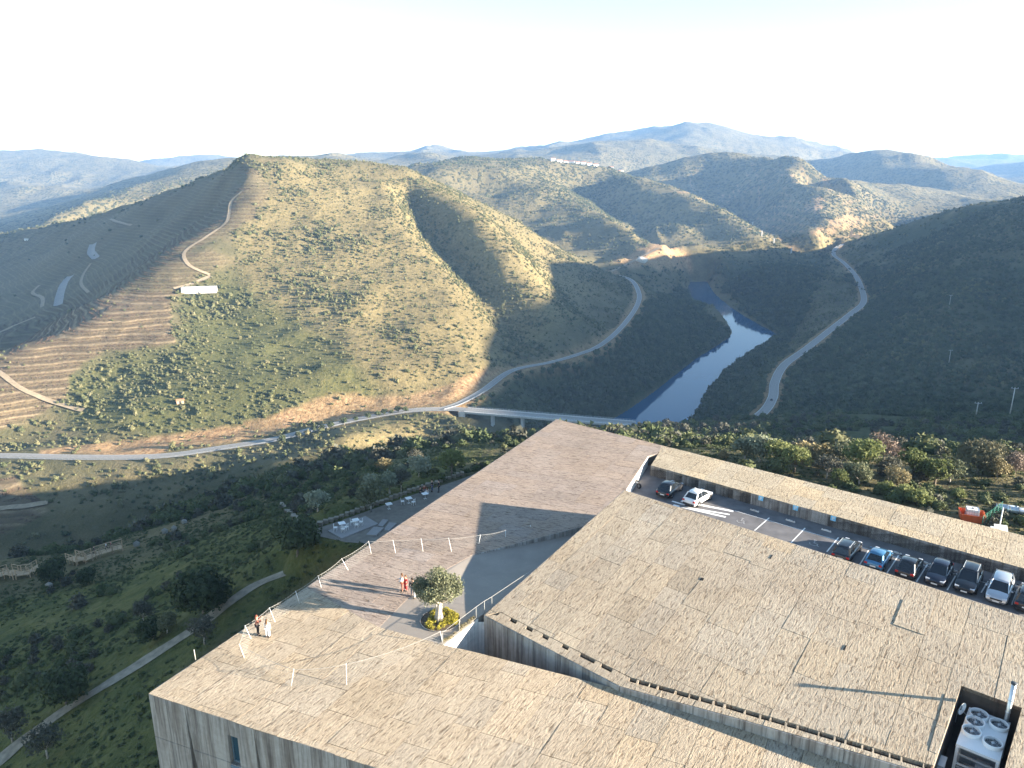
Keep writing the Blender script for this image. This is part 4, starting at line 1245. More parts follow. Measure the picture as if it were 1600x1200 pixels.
# ================================================================ VEGETATION
def mat_leaf(name, cols, trans=.25, nscale=.6):
    m, t, b = newmat(name)
    oi = t.n('ShaderNodeObjectInfo'); geo = t.n('ShaderNodeNewGeometry'); tc = t.n('ShaderNodeTexCoord')
    n1 = noise(t, tc.outputs['Object'], nscale, 3, .6)
    f = math_(t, 'ADD', math_(t, 'MULTIPLY', oi.outputs['Random'], .62), math_(t, 'MULTIPLY', math_(t, 'SUBTRACT', n1, .3), .75), True)
    k = len(cols)
    c = ramp(t, f, [(i / (k - 1), cols[i]) for i in range(k)])
    t.l(c, b.inputs['Base Color'])
    b.inputs['Roughness'].default_value = .75; b.inputs['Specular IOR Level'].default_value = .2
    if trans:
        tr = t.n('ShaderNodeBsdfTranslucent'); t.l(c, tr.inputs['Color'])
        mx = t.n('ShaderNodeMixShader'); mx.inputs[0].default_value = trans
        out = m.node_tree.nodes['Material Output']
        t.l(b.outputs[0], mx.inputs[1]); t.l(tr.outputs[0], mx.inputs[2]); t.l(mx.outputs[0], out.inputs['Surface'])
    return m
L_scrub = mat_leaf('scrub_leaves', [(.052, .062, .026), (.085, .095, .04), (.13, .13, .058), (.175, .16, .08), (.22, .185, .095)], .12)
L_wood = mat_leaf('wood_leaves', [(.035, .045, .02), (.055, .07, .03), (.08, .095, .042), (.105, .11, .06)], .12)
L_slope = mat_leaf('slope_leaves', [(.05, .07, .03), (.08, .10, .04), (.11, .12, .055), (.15, .13, .075)], .18)
L_olive = mat_leaf('olive_leaves', [(.10, .11, .06), (.15, .16, .09), (.21, .21, .13)], .2, 1.2)
L_silver = mat_leaf('silver_leaves', [(.15, .17, .11), (.24, .26, .18), (.34, .35, .25)], .2, 1.2)
L_green = mat_leaf('fresh_green_leaves', [(.105, .125, .045), (.16, .18, .065), (.22, .235, .095)], .3, 1.0)
L_dark = mat_leaf('dark_evergreen_leaves', [(.025, .038, .016), (.045, .062, .027), (.075, .09, .04)], .12, 1.0)
L_twig = mat_leaf('bare_reddish_twigs', [(.15, .11, .085), (.20, .15, .115), (.25, .2, .155)], .1, 1.0)
L_tan = mat_leaf('dry_tan_leaves', [(.17, .14, .07), (.25, .21, .11), (.31, .26, .15)], .2, 1.0)
L_yel = mat_leaf('yellow_flowering_shrub', [(.22, .20, .03), (.38, .33, .05), (.52, .44, .08)], .25, 3)
L_grey = mat_leaf('grey_twigs', [(.06, .062, .045), (.085, .085, .062), (.12, .115, .088)], .1, 1.0)
M_bark = plain('bark', (.20, .165, .13), .95, 0, .3, 5, .1)
M_barkw = plain('pale_olive_bark', (.38, .34, .29), .95, 0, .3, 4, .1)

def leaf_cloud(blobs, n, size, seed, quad=True, shell=.55):
    """blobs: (cx, cy, cz, rx, ry, rz); returns verts, faces of small leaf faces scattered through them"""
    g = np.random.default_rng(seed)
    w = np.array([b[3] * b[4] + b[4] * b[5] + b[3] * b[5] for b in blobs]); w = w / w.sum()
    k = g.choice(len(blobs), n, p=w)
    B = np.array(blobs)[k]
    d = g.normal(size=(n, 3)); d /= np.linalg.norm(d, axis=1)[:, None]
    r = shell + (1 - shell) * g.random(n) ** .5
    r = r * (1 + .12 * g.normal(size=n))
    c = B[:, :3] + d * B[:, 3:] * r[:, None]
    a = g.normal(size=(n, 3)); a = a + d * .3; a -= (a * d).sum(1)[:, None] * d * .45; a /= np.linalg.norm(a, axis=1)[:, None]
    b = np.cross(a, g.normal(size=(n, 3))); b /= np.maximum(1e-6, np.linalg.norm(b, axis=1))[:, None]
    s = size * (.6 + .8 * g.random(n))[:, None]
    if quad:
        V = np.stack([c - a * s, c - b * s * .45, c + a * s, c + b * s * .45], 1).reshape(-1, 3)
        Fc = np.arange(n * 4).reshape(n, 4)
    else:
        V = np.stack([c - a * s, c + a * s, c + b * s * 1.3], 1).reshape(-1, 3)
        Fc = np.arange(n * 3).reshape(n, 3)
    return V, Fc
ICO = None
def blob_core(blobs, k=.78, seed=0):
    """low lumps inside a crown"""
    bm = bmesh.new(); rr_ = random.Random(seed)
    for b in blobs:
        r = bmesh.ops.create_icosphere(bm, subdivisions=1, radius=1)
        for v in r['verts']:
            j = k * rr_.uniform(.8, 1.1)
            v.co = Vector((b[0] + v.co.x * b[3] * j, b[1] + v.co.y * b[4] * j, b[2] + v.co.z * b[5] * j))
    V = [tuple(v.co) for v in bm.verts]; Fs = [tuple(v.index for v in f.verts) for f in bm.faces]
    bm.free(); return V, Fs
def bush_mesh(name, mat, seed, n=120, size=.16, nb=4, squash=.75, core=True):
    rr_ = random.Random(seed)
    blobs = []
    for i in range(nb):
        a = rr_.uniform(0, 6.28); r = rr_.uniform(.0, .42) if i else 0
        s = rr_.uniform(.38, .62) if i else .62
        blobs.append((r * math.cos(a), r * math.sin(a), squash * (.45 + rr_.uniform(-.12, .25)), s * .9, s * .9, s * squash))
    V, Fc = leaf_cloud(blobs, n, size, seed, False, .75)
    if core:
        cv, cf = blob_core(blobs, .88, seed)
        nV = len(V); V = np.concatenate([V, np.array(cv)]); Fc = np.concatenate([Fc, np.array(cf) + nV])
    return np_mesh(name, V, Fc, mat)
def gn_scatter(name, pts, scl, rot, meshes, label, cat, tilt=None):
    me = bpy.data.meshes.new(name)
    me.vertices.add(len(pts)); me.vertices.foreach_set('co', np.asarray(pts, np.float32).ravel())
    a = me.attributes.new('scl', 'FLOAT', 'POINT'); a.data.foreach_set('value', np.asarray(scl, np.float32))
    a = me.attributes.new('rot', 'FLOAT', 'POINT'); a.data.foreach_set('value', np.asarray(rot, np.float32))
    a = me.attributes.new('pick', 'INT', 'POINT'); a.data.foreach_set('value', rng.integers(0, len(meshes), len(pts)).astype(np.int32))
    o = link(name, me)
    g = bpy.data.node_groups.new(name + '_scatter', 'GeometryNodeTree')
    g.interface.new_socket('Geometry', in_out='INPUT', socket_type='NodeSocketGeometry')
    g.interface.new_socket('Geometry', in_out='OUTPUT', socket_type='NodeSocketGeometry')
    gi = g.nodes.new('NodeGroupInput'); go = g.nodes.new('NodeGroupOutput')
    iop = g.nodes.new('GeometryNodeInstanceOnPoints')
    jn = g.nodes.new('GeometryNodeGeometryToInstance')
    jg = g.nodes.new('GeometryNodeJoinGeometry')
    for mm in meshes:
        so = bpy.data.objects.new('plant_source', mm)
        oi = g.nodes.new('GeometryNodeObjectInfo'); oi.inputs['Object'].default_value = so; oi.inputs['As Instance'].default_value = True
        g.links.new(oi.outputs['Geometry'], jg.inputs[0])
    def att(nm, ty):
        n = g.nodes.new('GeometryNodeInputNamedAttribute'); n.data_type = ty; n.inputs['Name'].default_value = nm; return n.outputs['Attribute']
    cx_ = g.nodes.new('ShaderNodeCombineXYZ'); g.links.new(att('rot', 'FLOAT'), cx_.inputs[2])
    g.links.new(gi.outputs[0], iop.inputs['Points']); g.links.new(jg.outputs[0], iop.inputs['Instance'])
    iop.inputs['Pick Instance'].default_value = True
    g.links.new(att('pick', 'INT'), iop.inputs['Instance Index'])
    g.links.new(cx_.outputs[0], iop.inputs['Rotation']); g.links.new(att('scl', 'FLOAT'), iop.inputs['Scale'])
    g.links.new(iop.outputs[0], go.inputs[0])
    md = o.modifiers.new('scatter', 'NODES'); md.node_group = g
    tag(o, label, cat, kind='stuff')
    return o
def cand(n, r0, r1, a0=-40, a1=40, power=0.0):
    """random ground points; power 0: even on the picture, 1: even on the ground"""
    lo, hi = math.log(r0), math.log(r1)
    if power == 0: l = rng.uniform(lo, hi, n); r = np.exp(l)
    else: r = np.sqrt(rng.uniform(r0 * r0, r1 * r1, n))
    a = np.radians(rng.uniform(a0, a1, n))
    x = r * np.sin(a); y = r * np.cos(a)
    return x, y
def on_ground(u, v, r0=40, r1=2600):
    dist = np.exp(np.linspace(math.log(r0), math.log(r1), 1500)); x, y, dzr = ray(u, v)
    X = x / y * dist; Z = CAMZ + dzr / y * dist; g = height(X, dist); b = np.nonzero(Z < g)[0]
    k = b[0] if len(b) else len(dist) - 1
    return (float(X[k]), float(dist[k]), float(g[k]))
WALK = [np.array([on_ground(u, v, 60, 300) for u, v in q]) for q in (((-40, 920), (-6, 907), (14, 900), (50, 900), (66, 890)), ((112, 877), (128, 882), (192, 860)))]
def roadfree(x, y, extra=0):
    ok = np.ones(x.shape, bool)
    for rd, w in ((road_left, 7), (road_up, 6.0), (road_right, 7), (road_far, 5), (path_pts, 1.6)):
        d, _ = polydist(x, y, rd); ok &= d > w + extra
    for wl in WALK:
        d, _ = polydist(x, y, wl); ok &= d > 3.5
    d, _ = polydist(x, y, RIVN); ok &= (~inpoly(x, y, RIV)) & (d > 2.5)
    d, _ = polydist(x, y, np.array([BR_A, BR_B])); ok &= d > 16
    return ok
B_scrub = [bush_mesh('scrub_a', L_scrub, 1, 46, .2), bush_mesh('scrub_b', L_scrub, 2, 46, .2, 3), bush_mesh('scrub_c', L_scrub, 3, 60, .18, 5)]
B_wood = [bush_mesh('wood_a', L_wood, 4, 110, .15, 5, .95), bush_mesh('wood_b', L_wood, 5, 110, .15, 6, 1.0)]
B_slope = [bush_mesh('slope_a', L_slope, 6, 260, .12, 5, .75), bush_mesh('slope_b', L_slope, 7, 260, .13, 6, .8), bush_mesh('slope_c', L_grey, 8, 220, .13, 5, .8, False)]
B_tuft = [bush_mesh('tuft_a', L_slope, 9, 40, .3, 2, .5, False), bush_mesh('tuft_b', L_slope, 10, 30, .35, 2, .5, False)]

# -- 1. shrubs on the big hill and everywhere from 420 to 1300 m
def masks(x, y, z):
    return zones(x, y, z)
x, y = cand(125000, 430, 1300, -40, 40, 1)
z = height(x, y); dry, vine, green, cut, wood, farf = masks(x, y, z)
cl = .5 + .5 * vn(x, y, 55, 41); cl2 = .5 + .5 * vn(x, y, 18, 42)
u_, v_ = project(x, y, z)
shade_scrub = sstep(.45, .75, cl * .6 + cl2 * .4)
p = .22 + .5 * shade_scrub
p = np.where(dry > .5, .28 + .34 * shade_scrub, p)
p = np.where(green > .4, .22 + .45 * shade_scrub, p)
# thickets at the foot of the hill and around the vineyard edge
for poly, add_ in (([(110, 590), (170, 555), (290, 545), (350, 600), (340, 650), (260, 660), (120, 650)], .8), ([(40, 690), (240, 680), (420, 660), (520, 620), (420, 600), (330, 640), (100, 665)], .6), ([(260, 470), (300, 470), (330, 540), (300, 560), (262, 530)], .7), ([(610, 300), (650, 290), (720, 380), (860, 500), (810, 560), (740, 480), (650, 370)], .9), ([(700, 655), (760, 650), (760, 690), (690, 690)], .9), ([(330, 350), (400, 360), (470, 400), (430, 430), (370, 400)], .5)):
    p = np.maximum(p, add_ * blurzone(u_, v_, poly, 14))
p = np.where(vine > .4, .012, p); p = np.where(cut > .5, .05, p)
p = np.where(wood > .5, .0, p)
keep = (rng.random(len(x)) < p) & roadfree(x, y)
# the left flank (vineyards) stays nearly bare
keep &= ~((x / np.maximum(y, 1) < -.36) & (y > 760) & (rng.random(len(x)) < .85))
xs_, ys_ = x[keep], y[keep]
s = rng.uniform(.6, 1.35, len(xs_)) * (1 + .9 * (rng.random(len(xs_)) < .14)) * (1 + .35 * shade_scrub[keep])
gn_scatter('hillside_shrubs', np.stack([xs_, ys_, z[keep] - .15 * s], -1), s * 1.35, rng.uniform(0, 6.28, len(xs_)), B_scrub, 'low scrub dotted over the sunlit hillsides across the valley', 'shrubs')
# -- 2. woodland by the river and on the shaded slopes
x, y = cand(150000, 430, 1500, -12, 40, 1)
z = height(x, y); dry, vine, green, cut, wood, farf = masks(x, y, z)
cl = .5 + .5 * vn(x, y, 70, 43); cl2 = .5 + .5 * vn(x, y, 25, 44)
dens_ = .25 + .75 * sstep(.35, .6, .6 * cl + .4 * cl2)
low = 1 - sstep(-165, -125, z)
p = (wood > .35) * np.maximum(dens_ * .42, low * .8)
keep = (rng.random(len(x)) < p) & roadfree(x, y, 1)
s = rng.uniform(1.1, 2.1, keep.sum()) * (1 + .4 * low[keep]) * (1 + .6 * (rng.random(keep.sum()) < .2))
gn_scatter('valley_woodland', np.stack([x[keep], y[keep], z[keep] - .25 * s], -1), s * 1.45, rng.uniform(0, 6.28, keep.sum()), B_wood, 'dark evergreen woodland covering the shaded river slopes', 'woodland')
# -- 3. far hills
x, y = cand(170000, 1250, 2800, -38, 38, 1)
z = height(x, y)
cl = .5 + .5 * vn(x, y, 130, 45); cl2 = .5 + .5 * vn(x, y, 40, 46)
dry, vine, green, cut, wood, farf = masks(x, y, z)
p = .08 + .5 * sstep(.38, .66, .5 * cl + .5 * cl2)
p = np.where(cut > .3, .03, p); p = np.where(vine > .4, .02, p)
p = np.where((x < -200), p * .25, p)
keep = (rng.random(len(x)) < p) & (z > WATER + 3)
s = rng.uniform(2.0, 4.2, keep.sum())
gn_scatter('far_hill_scrub', np.stack([x[keep], y[keep], z[keep] - .2 * s], -1), s, rng.uniform(0, 6.28, keep.sum()), B_scrub[:2] + B_wood[:1], 'scrub and scattered evergreen oaks covering the far hills', 'scrub')
# -- 4. the hillside below the museum
x, y = cand(60000, 48, 430, -44, 44, 1)
z = height(x, y); u_, v_ = project(x, y, z)
cl = .5 + .5 * vn(x, y, 22, 47); cl2 = .5 + .5 * vn(x, y, 8, 48)
inb = inpoly(x, y, [(p[0], p[1]) for p in (apex, westc, fr(60), (95, 20), bk(95))])
dT, _ = polydist(x, y, np.array([(p[0], p[1], 0) for p in terr_pts + [terr_pts[0]]]))
dB, _ = polydist(x, y, np.array([(p[0], p[1], 0) for p in (bk(95), apex, westc, fr(60))]))
free = (~inb) & (dB > 1.2) & roadfree(x, y) & ~inpoly(x, y, terr_pts) & (dT > .8)
r_ = np.hypot(x, y)
den = sstep(.5, .68, .55 * cl + .45 * cl2)
gully = sstep(150, 200, r_) * (x < 40)
den = np.maximum(den, gully * sstep(.3, .5, .55 * cl + .45 * cl2))
right = (x > 12) & (y > 60)
den = np.where(right, np.maximum(den * .8, .45 * sstep(.3, .6, cl)), den)
lawn = blurzone(u_, v_, [(-90, 1300), (30, 1160), (300, 1000), (520, 875), (620, 800), (640, 860), (250, 1100), (260, 1400), (-90, 1400)], 10) * (r_ < 125) * (x < 5)
den = den * (1 - .96 * lawn)
keep = (rng.random(len(x)) < den * np.where(r_ < 150, .55, .36)) & free
nb_ = 1 - .45 * ((r_[keep] > 215) & (np.abs(np.degrees(np.arctan2(x[keep], y[keep]))) < 12))
s = nb_ * rng.uniform(.45, 1.1, keep.sum()) * (1 + 1.3 * gully[keep] + .7 * (right[keep] & (r_[keep] > 125))) * (1 + .8 * (rng.random(keep.sum()) < .15))
gn_scatter('museum_slope_scrub', np.stack([x[keep], y[keep], z[keep] - .12 * s], -1), s * 1.2, rng.uniform(0, 6.28, keep.sum()), B_slope, 'broom, rockrose and low bushes on the shaded slope below the museum', 'scrub')
x, y = cand(130000, 46, 260, -44, 44, 1)
z = height(x, y)
cl = .5 + .5 * vn(x, y, 9, 49)
inb = inpoly(x, y, [(p[0], p[1]) for p in (apex, westc, fr(60), (95, 20), bk(95))])
dT, _ = polydist(x, y, np.array([(p[0], p[1], 0) for p in terr_pts + [terr_pts[0]]]))
keep = (~inb) & roadfree(x, y) & ~inpoly(x, y, terr_pts) & (rng.random(len(x)) < (.15 + .55 * sstep(.35, .65, cl)))
s = rng.uniform(.14, .5, keep.sum())
gn_scatter('grass_tufts', np.stack([x[keep], y[keep], z[keep] - .05], -1), s, rng.uniform(0, 6.28, keep.sum()), B_tuft, 'tufts of grass and weeds on the slope round the museum', 'grass')

# -- 5. vine rows on the terraces
x, y = cand(330000, 430, 1150, -42, -14, 1)
z = height(x, y); dry, vine, green, cut, wood, farf = masks(x, y, z)
fz = (z / 3.6) % 1.0
lit_ = (vine > .35) & (((fz > .34) & (fz < .46)) | ((fz > .66) & (fz < .78))) & (rng.random(len(x)) < .8) & (vn(x, y, 40, 55) > -.45) & roadfree(x, y)
s = rng.uniform(.5, .8, lit_.sum())
gn_scatter('vine_rows', np.stack([x[lit_], y[lit_], z[lit_] - .1], -1), s, rng.uniform(0, 6.28, lit_.sum()), [bush_mesh('vine_a', mat_leaf('vine_wood', [(.09, .06, .04), (.13, .09, .06), (.17, .12, .075)], 0), 15, 16, .3, 2, .7)], 'leafless brown vine rows on the terraces of the left spur', 'vines')

# ---------------- individual trees
def make_tree(name, h, r, mat, seed, bark=None, trunk_h=.3, leaves=1500, lsize=.14, nb=9, flat=.75, trunk_r=.12, shell=.45, core=False, lean=0, spread=(.35, .68), bs=(.42, .55)):
    """returns (trunk mesh, crown mesh) with the base at the origin"""
    rr_ = random.Random(seed); tm = MB()
    th_ = h * trunk_h
    top = Vector((lean, 0, th_))
    tm.tube([(0, 0, -.3), (lean * .3, rr_.uniform(-.05, .05), th_ * .5), top], [trunk_r * 1.35, trunk_r, trunk_r * .8], 7)
    blobs = []
    cz = th_ + (h - th_) * .5
    for i in range(nb):
        a = 6.283 * i / max(1, nb - 1) + rr_.uniform(-.4, .4)
        rad = 0 if i == 0 else r * rr_.uniform(*spread)
        zz = th_ + (h - th_) * (rr_.uniform(.62, .8) if i == 0 else rr_.uniform(.28, .72))
        s = r * (rr_.uniform(*bs) if i else bs[1] * 1.05)
        blobs.append((lean + rad * math.cos(a), rad * math.sin(a), zz, s, s, s * flat))
        e = Vector((lean + rad * math.cos(a), rad * math.sin(a), zz))
        mid = top.lerp(e, .5) + Vector((rr_.uniform(-.1, .1) * r, rr_.uniform(-.1, .1) * r, -.06 * h))
        tm.tube([top, mid, e], [trunk_r * .55, trunk_r * .34, trunk_r * .12], 5)
    V, Fc = leaf_cloud(blobs, leaves, lsize, seed, False, shell)
    if core:
        cv, cf = blob_core(blobs, .6, seed); nV = len(V); V = np.concatenate([V, np.array(cv)]); Fc = np.concatenate([Fc, np.array(cf) + nV])
    return tm.mesh(name + '_trunk', bark or M_bark), np_mesh(name + '_crown', V, Fc, mat)
def put_tree(name, parts, loc, label, cat='tree', group=None, scale=1.0, rz=None, part='crown'):
    o = empty(name, loc, rz if rz is not None else random.uniform(0, 6.28), label, cat, group)
    o.scale = (scale, scale, scale)
    link('trunk', parts[0], o); link(part, parts[1], o)
    return o
def on_ground(u, v, r0=40, r1=2600):
    """ground point seen at a pixel"""
    dist = np.exp(np.linspace(math.log(r0), math.log(r1), 1500))
    x, y, dzr = ray(u, v)
    X = x / y * dist; Z = CAMZ + dzr / y * dist
    g = height(X, dist); b = np.nonzero(Z < g)[0]
    k = b[0] if len(b) else len(dist) - 1
    return (float(X[k]), float(dist[k]), float(g[k]))
T_olive = [make_tree('olive', 3.6, 1.9, L_olive, s, M_barkw, .28, 1300, .17, 8) for s in (1, 2)]
T_silver = [make_tree('silver_olive', 3.2, 1.7, L_silver, s, M_barkw, .3, 1300, .17, 8) for s in (3, 4)]
T_green = [make_tree('green_tree', 3.8, 2.0, L_green, s, M_bark, .3, 1400, .17, 9) for s in (5, 6)]
T_dark = [make_tree('dark_bush', 3.6, 2.3, L_dark, s, M_bark, .14, 2600, .17, 15, .8, .1, .45, True) for s in (7, 8)]
T_twig = [make_tree('twiggy_tree', 3.6, 2.0, L_twig, s, M_bark, .25, 1500, .13, 9, .8, .1, .2) for s in (9,)]
T_tan = [make_tree('tan_bush', 2.8, 1.9, L_tan, s, M_bark, .15, 1400, .16, 9) for s in (10, 11)]
T_grey = [make_tree('grey_tree', 3.4, 1.8, L_grey, s, M_barkw, .3, 1100, .13, 8, .8, .09, .2) for s in (12, 13)]
T_bush = [make_tree('bush', 2.4, 1.7, L_green, s, M_bark, .1, 1500, .15, 9, .8, .08, .6, True) for s in (14, 15)]

# the old olive on the plaza
hero = make_tree('plaza_olive', 4.7, 2.2, L_olive, 37, M_barkw, .34, 9500, .08, 24, .8, .24, .2, spread=(.3, .85), bs=(.24, .40))
op = G(686, 970)
o = empty('olive_tree', op, .4, 'old olive tree with pale gnarled trunk standing alone in the round planter on the plaza', 'tree')
tm = MB()
rr_ = random.Random(5)
for k in range(5):
    a = k * 1.26
    tm.tube([(.22 * math.cos(a), .22 * math.sin(a), 0), (.12 * math.cos(a + .5), .12 * math.sin(a + .5), .8), (.17 * math.cos(a + 1), .17 * math.sin(a + 1), 1.5), (.4 * math.cos(a + 1.2), .4 * math.sin(a + 1.2), 2.1)], [.2, .15, .13, .07], 8)
tm.build('trunk', M_barkw, o); link('limbs', hero[0], o); link('crown', hero[1], o)
# planter
pc = (op[0] + .1, op[1] + .1)
o = empty('round_planter', (pc[0], pc[1], 0), 0, 'round bed of yellow-green shrubs at the foot of the olive tree', 'planter')
rm = MB(); n_ = 32
ro_, ri_ = 1.62, 1.56
vs = []
for k in range(n_):
    a = 2 * math.pi * k / n_
    for r__, z__ in ((ro_, 0), (ro_, .06), (ri_, .06), (ri_, -.0)): vs.append((r__ * math.cos(a), r__ * math.sin(a), z__))
fs = []
for k in range(n_):
    k2 = (k + 1) % n_
    for j in range(3): fs.append((k * 4 + j, k2 * 4 + j, k2 * 4 + j + 1, k * 4 + j + 1))
rm.add(vs, fs); rm.build('rim', M_conc, o)
sm_ = MB().add([(1.56 * math.cos(2 * math.pi * k / 24), 1.56 * math.sin(2 * math.pi * k / 24), .02) for k in range(24)], [tuple(range(24))]); sm_.build('soil', plain('dark_soil', (.10, .075, .05), .95, 0, .2, 4), o)
bl = []
for k in range(34):
    a = rr_.uniform(0, 6.28); r__ = 1.32 * math.sqrt(rr_.uniform(.12, 1)); s = rr_.uniform(.2, .34)
    bl.append((r__ * math.cos(a), r__ * math.sin(a), .14, s, s, s * .75))
V, Fc = leaf_cloud(bl, 4200, .05, 77, False, .5)
link('low_shrubs', np_mesh('low_shrubs', V, Fc, L_yel), o)

# trees standing round the museum: (pixel of the foot, kind, height scale, label)
LO = [
 (540, 792, T_silver, .0, None),
]
def plant(list_, group, r0=40, r1=600):
    for u, v, kind, sc, nm, lab in list_:
        p = on_ground(u, v, r0, r1)
        put_tree(nm, random.choice(kind), p, lab, 'bush' if 'bush' in nm else 'tree', group, sc)
plant([
 (580, 801, T_olive, 1.12, 'olive_tree', 'shaded olive tree with visible trunk standing at the low wall of the cafe terrace'),
 (584, 772, T_silver, .9, 'olive_tree', 'small silver olive just behind the shaded tree at the terrace wall'),
 (609, 772, T_silver, 1.0, 'olive_tree', 'rounded pale silver olive right above the tree standing at the low terrace wall'),
 (570, 762, T_olive, .75, 'olive_tree', 'grey-green olive left of the pair of pale silver olives above the terrace'),
 (627, 742, T_silver, .7, 'olive_tree', 'little silver olive higher up the slope behind the terrace people'),
 (655, 745, T_silver, .95, 'olive_tree', 'rounded silver olive directly left of the bright green tree'),
 (650, 728, T_grey, 1.0, 'olive_tree', 'grey olive behind the rounded silver olive'),
 (706, 742, T_green, 1.0, 'almond_tree', 'bright green tree beside the roof edge above the group at the table'),
 (590, 718, T_tan, 1.0, 'tan_bush', 'large yellowish bush catching sun at the top of the olive grove'),
 (598, 735, T_tan, .9, 'tan_bush', 'dry tan bush just below the large yellowish one'),
 (497, 800, T_silver, .9, 'olive_tree', 'pale topped olive left of the cafe terrace with a shaded foot'),
 (627, 768, T_grey, .9, 'olive_tree', 'shaded grey olive between the rounded silver olive and the people on the terrace'),
 (465, 868, T_dark, 1.35, 'dark_bush', 'broad dark round bush beside the path just left of the terrace end'),
 (318, 958, T_dark, 1.45, 'dark_bush', 'big dark round bush above the middle of the footpath'),
 (103, 1100, T_dark, 1.25, 'dark_bush', 'big dark round bush standing above the lower end of the footpath'),
 (84, 908, T_dark, 1.2, 'dark_bush', 'wide dark shaded tree hiding the middle of the wooden walkway'),
 (136, 912, T_dark, .8, 'dark_bush', 'small dark bush right of the tree that hides the walkway'),
 (240, 1000, T_dark, .8, 'dark_bush', 'low dark bush left of the footpath, downhill of the big middle bush'),
 (320, 1007, T_grey, .95, 'bare_tree', 'thin leafless sapling standing at the edge of the footpath'),
 (75, 1185, T_grey, 1.0, 'bare_tree', 'pale leafless tree at the bottom left beside the footpath'),
 (20, 1160, T_grey, 1.1, 'bare_tree', 'grey twiggy tree at the bottom left corner'),
 (225, 975, T_grey, .9, 'bare_tree', 'grey twiggy bush on the slope between the two big dark bushes'),
 (262, 990, T_olive, .7, 'olive_bush', 'small grey-green bush just above the footpath beside the low dark bush'),
], None)
# belt of bushes behind the right-hand roof strip: foot positions hidden by the roof
belt = [
 (1163, 722, T_silver, 1.15, 'pale_bush', 'pale silvery bush at the left end of the belt behind the roof strip', 103),
 (1186, 728, T_silver, 1.3, 'pale_bush', 'tallest pale silvery bush near the left end of the belt', 101),
 (1215, 742, T_green, 1.0, 'green_bush', 'bright green bush right of the tall silvery one', 98),
 (1240, 748, T_green, 1.0, 'green_bush', 'rounded green bush second in the belt after the silvery pair', 95),
 (1252, 735, T_tan, 1.1, 'tan_bush', 'tan twiggy bush rising behind the rounded green bush', 103),
 (1282, 742, T_tan, 1.15, 'tan_bush', 'broad tan bush in the middle of the belt', 100),
 (1290, 760, T_grey, 1.0, 'grey_bush', 'grey brush in front of the broad tan bush', 93),
 (1315, 742, T_olive, 1.0, 'olive_bush', 'yellow-green bush right of the broad tan bush', 100),
 (1310, 770, T_green, .6, 'green_bush', 'small vivid green bush close behind the roof strip', 89),
 (1345, 750, T_green, 1.25, 'green_bush', 'big vivid green bush in the middle of the belt behind the parapet signs', 96),
 (1340, 768, T_olive, .9, 'olive_bush', 'dull olive bush under the big vivid green one', 90),
 (1378, 738, T_twig, 1.25, 'bare_tree', 'reddish leafless tree rising behind the green bushes', 105),
 (1385, 762, T_grey, 1.05, 'grey_bush', 'grey leafless bush below the reddish tree', 93),
 (1402, 768, T_tan, .9, 'tan_bush', 'tan bush right of the grey leafless one', 90),
 (1425, 755, T_green, 1.05, 'green_bush', 'light green bush between the reddish tree and the large round oak', 95),
 (1460, 762, T_green, .95, 'green_bush', 'spreading light green bush left of the large round oak', 93),
 (1482, 765, T_olive, .9, 'olive_bush', 'olive green bush at the left foot of the large round oak', 93),
 (1552, 772, T_tan, .9, 'tan_bush', 'dry bush at the right foot of the large round oak', 95),
 (1580, 770, T_twig, .9, 'bare_tree', 'reddish brush at the right edge behind the green fence', 97),
 (1436, 790, T_bush, .8, 'green_bush', 'low green hedge bush left of the orange skip', 82),
 (1410, 783, T_bush, .8, 'green_bush', 'low dark green hedge bush behind the strip, left of the skip', 84),
 (1385, 776, T_bush, .75, 'green_bush', 'low hedge bush under the grey leafless bush', 86),
 (1130, 717, T_tan, .45, 'tan_bush', 'little tan bush peeping over the roof strip at its left end', 103),
 (1493, 800, T_bush, .5, 'green_bush', 'thin sapling bush between the hedge and the orange skip', 84),
]
T_oak = make_tree('round_oak', 4.6, 2.9, mat_leaf('oak_leaves', [(.09, .085, .05), (.14, .13, .075), (.19, .17, .10)], .15, 1.0), 41, M_bark, .15, 4200, .14, 16, .9, .16, .7, True)
for u, v, kind, sc, nm, lab, Yd in belt:
    x_, y_, dz_ = ray(u, v); X = x_ / y_ * Yd
    zg = float(height(np.array([X]), np.array([float(Yd)]))[0])
    put_tree(nm, random.choice(kind), (X, Yd, zg - .1), lab, 'tree' if 'tree' in nm else 'bush', 'bushes behind the roof strip', sc)
X = (1528 - 800) / 1200 / .9275 * 97
put_tree('oak_tree', T_oak, (X, 97, float(height(np.array([X]), np.array([97.0]))[0])), 'large round grey-green oak behind the roof strip above the green fence', 'tree', None, 1.0)
# street trees beside the valley road
T_far = make_tree('road_tree', 4.5, 2.2, L_wood, 51, M_bark, .3, 260, .5, 6, .9, .2, .6, True)
for k, (u, v) in enumerate(((442, 690), (466, 683), (492, 673), (503, 672), (517, 668), (538, 662), (556, 657), (575, 653), (590, 650), (601, 647), (612, 646), (622, 643), (633, 643))):
    which = ['first (leftmost)', 'second', 'third', 'fourth', 'fifth', 'sixth', 'seventh', 'eighth', 'ninth', 'tenth', 'eleventh', 'twelfth', 'last (nearest the bridge)'][k]
    p = on_ground(u, v + 2, 380, 700)
    put_tree('road_tree', T_far, p, which + ' small tree of the row along the valley road', 'tree', 'row of small trees along the valley road', random.uniform(.7, 1.15))
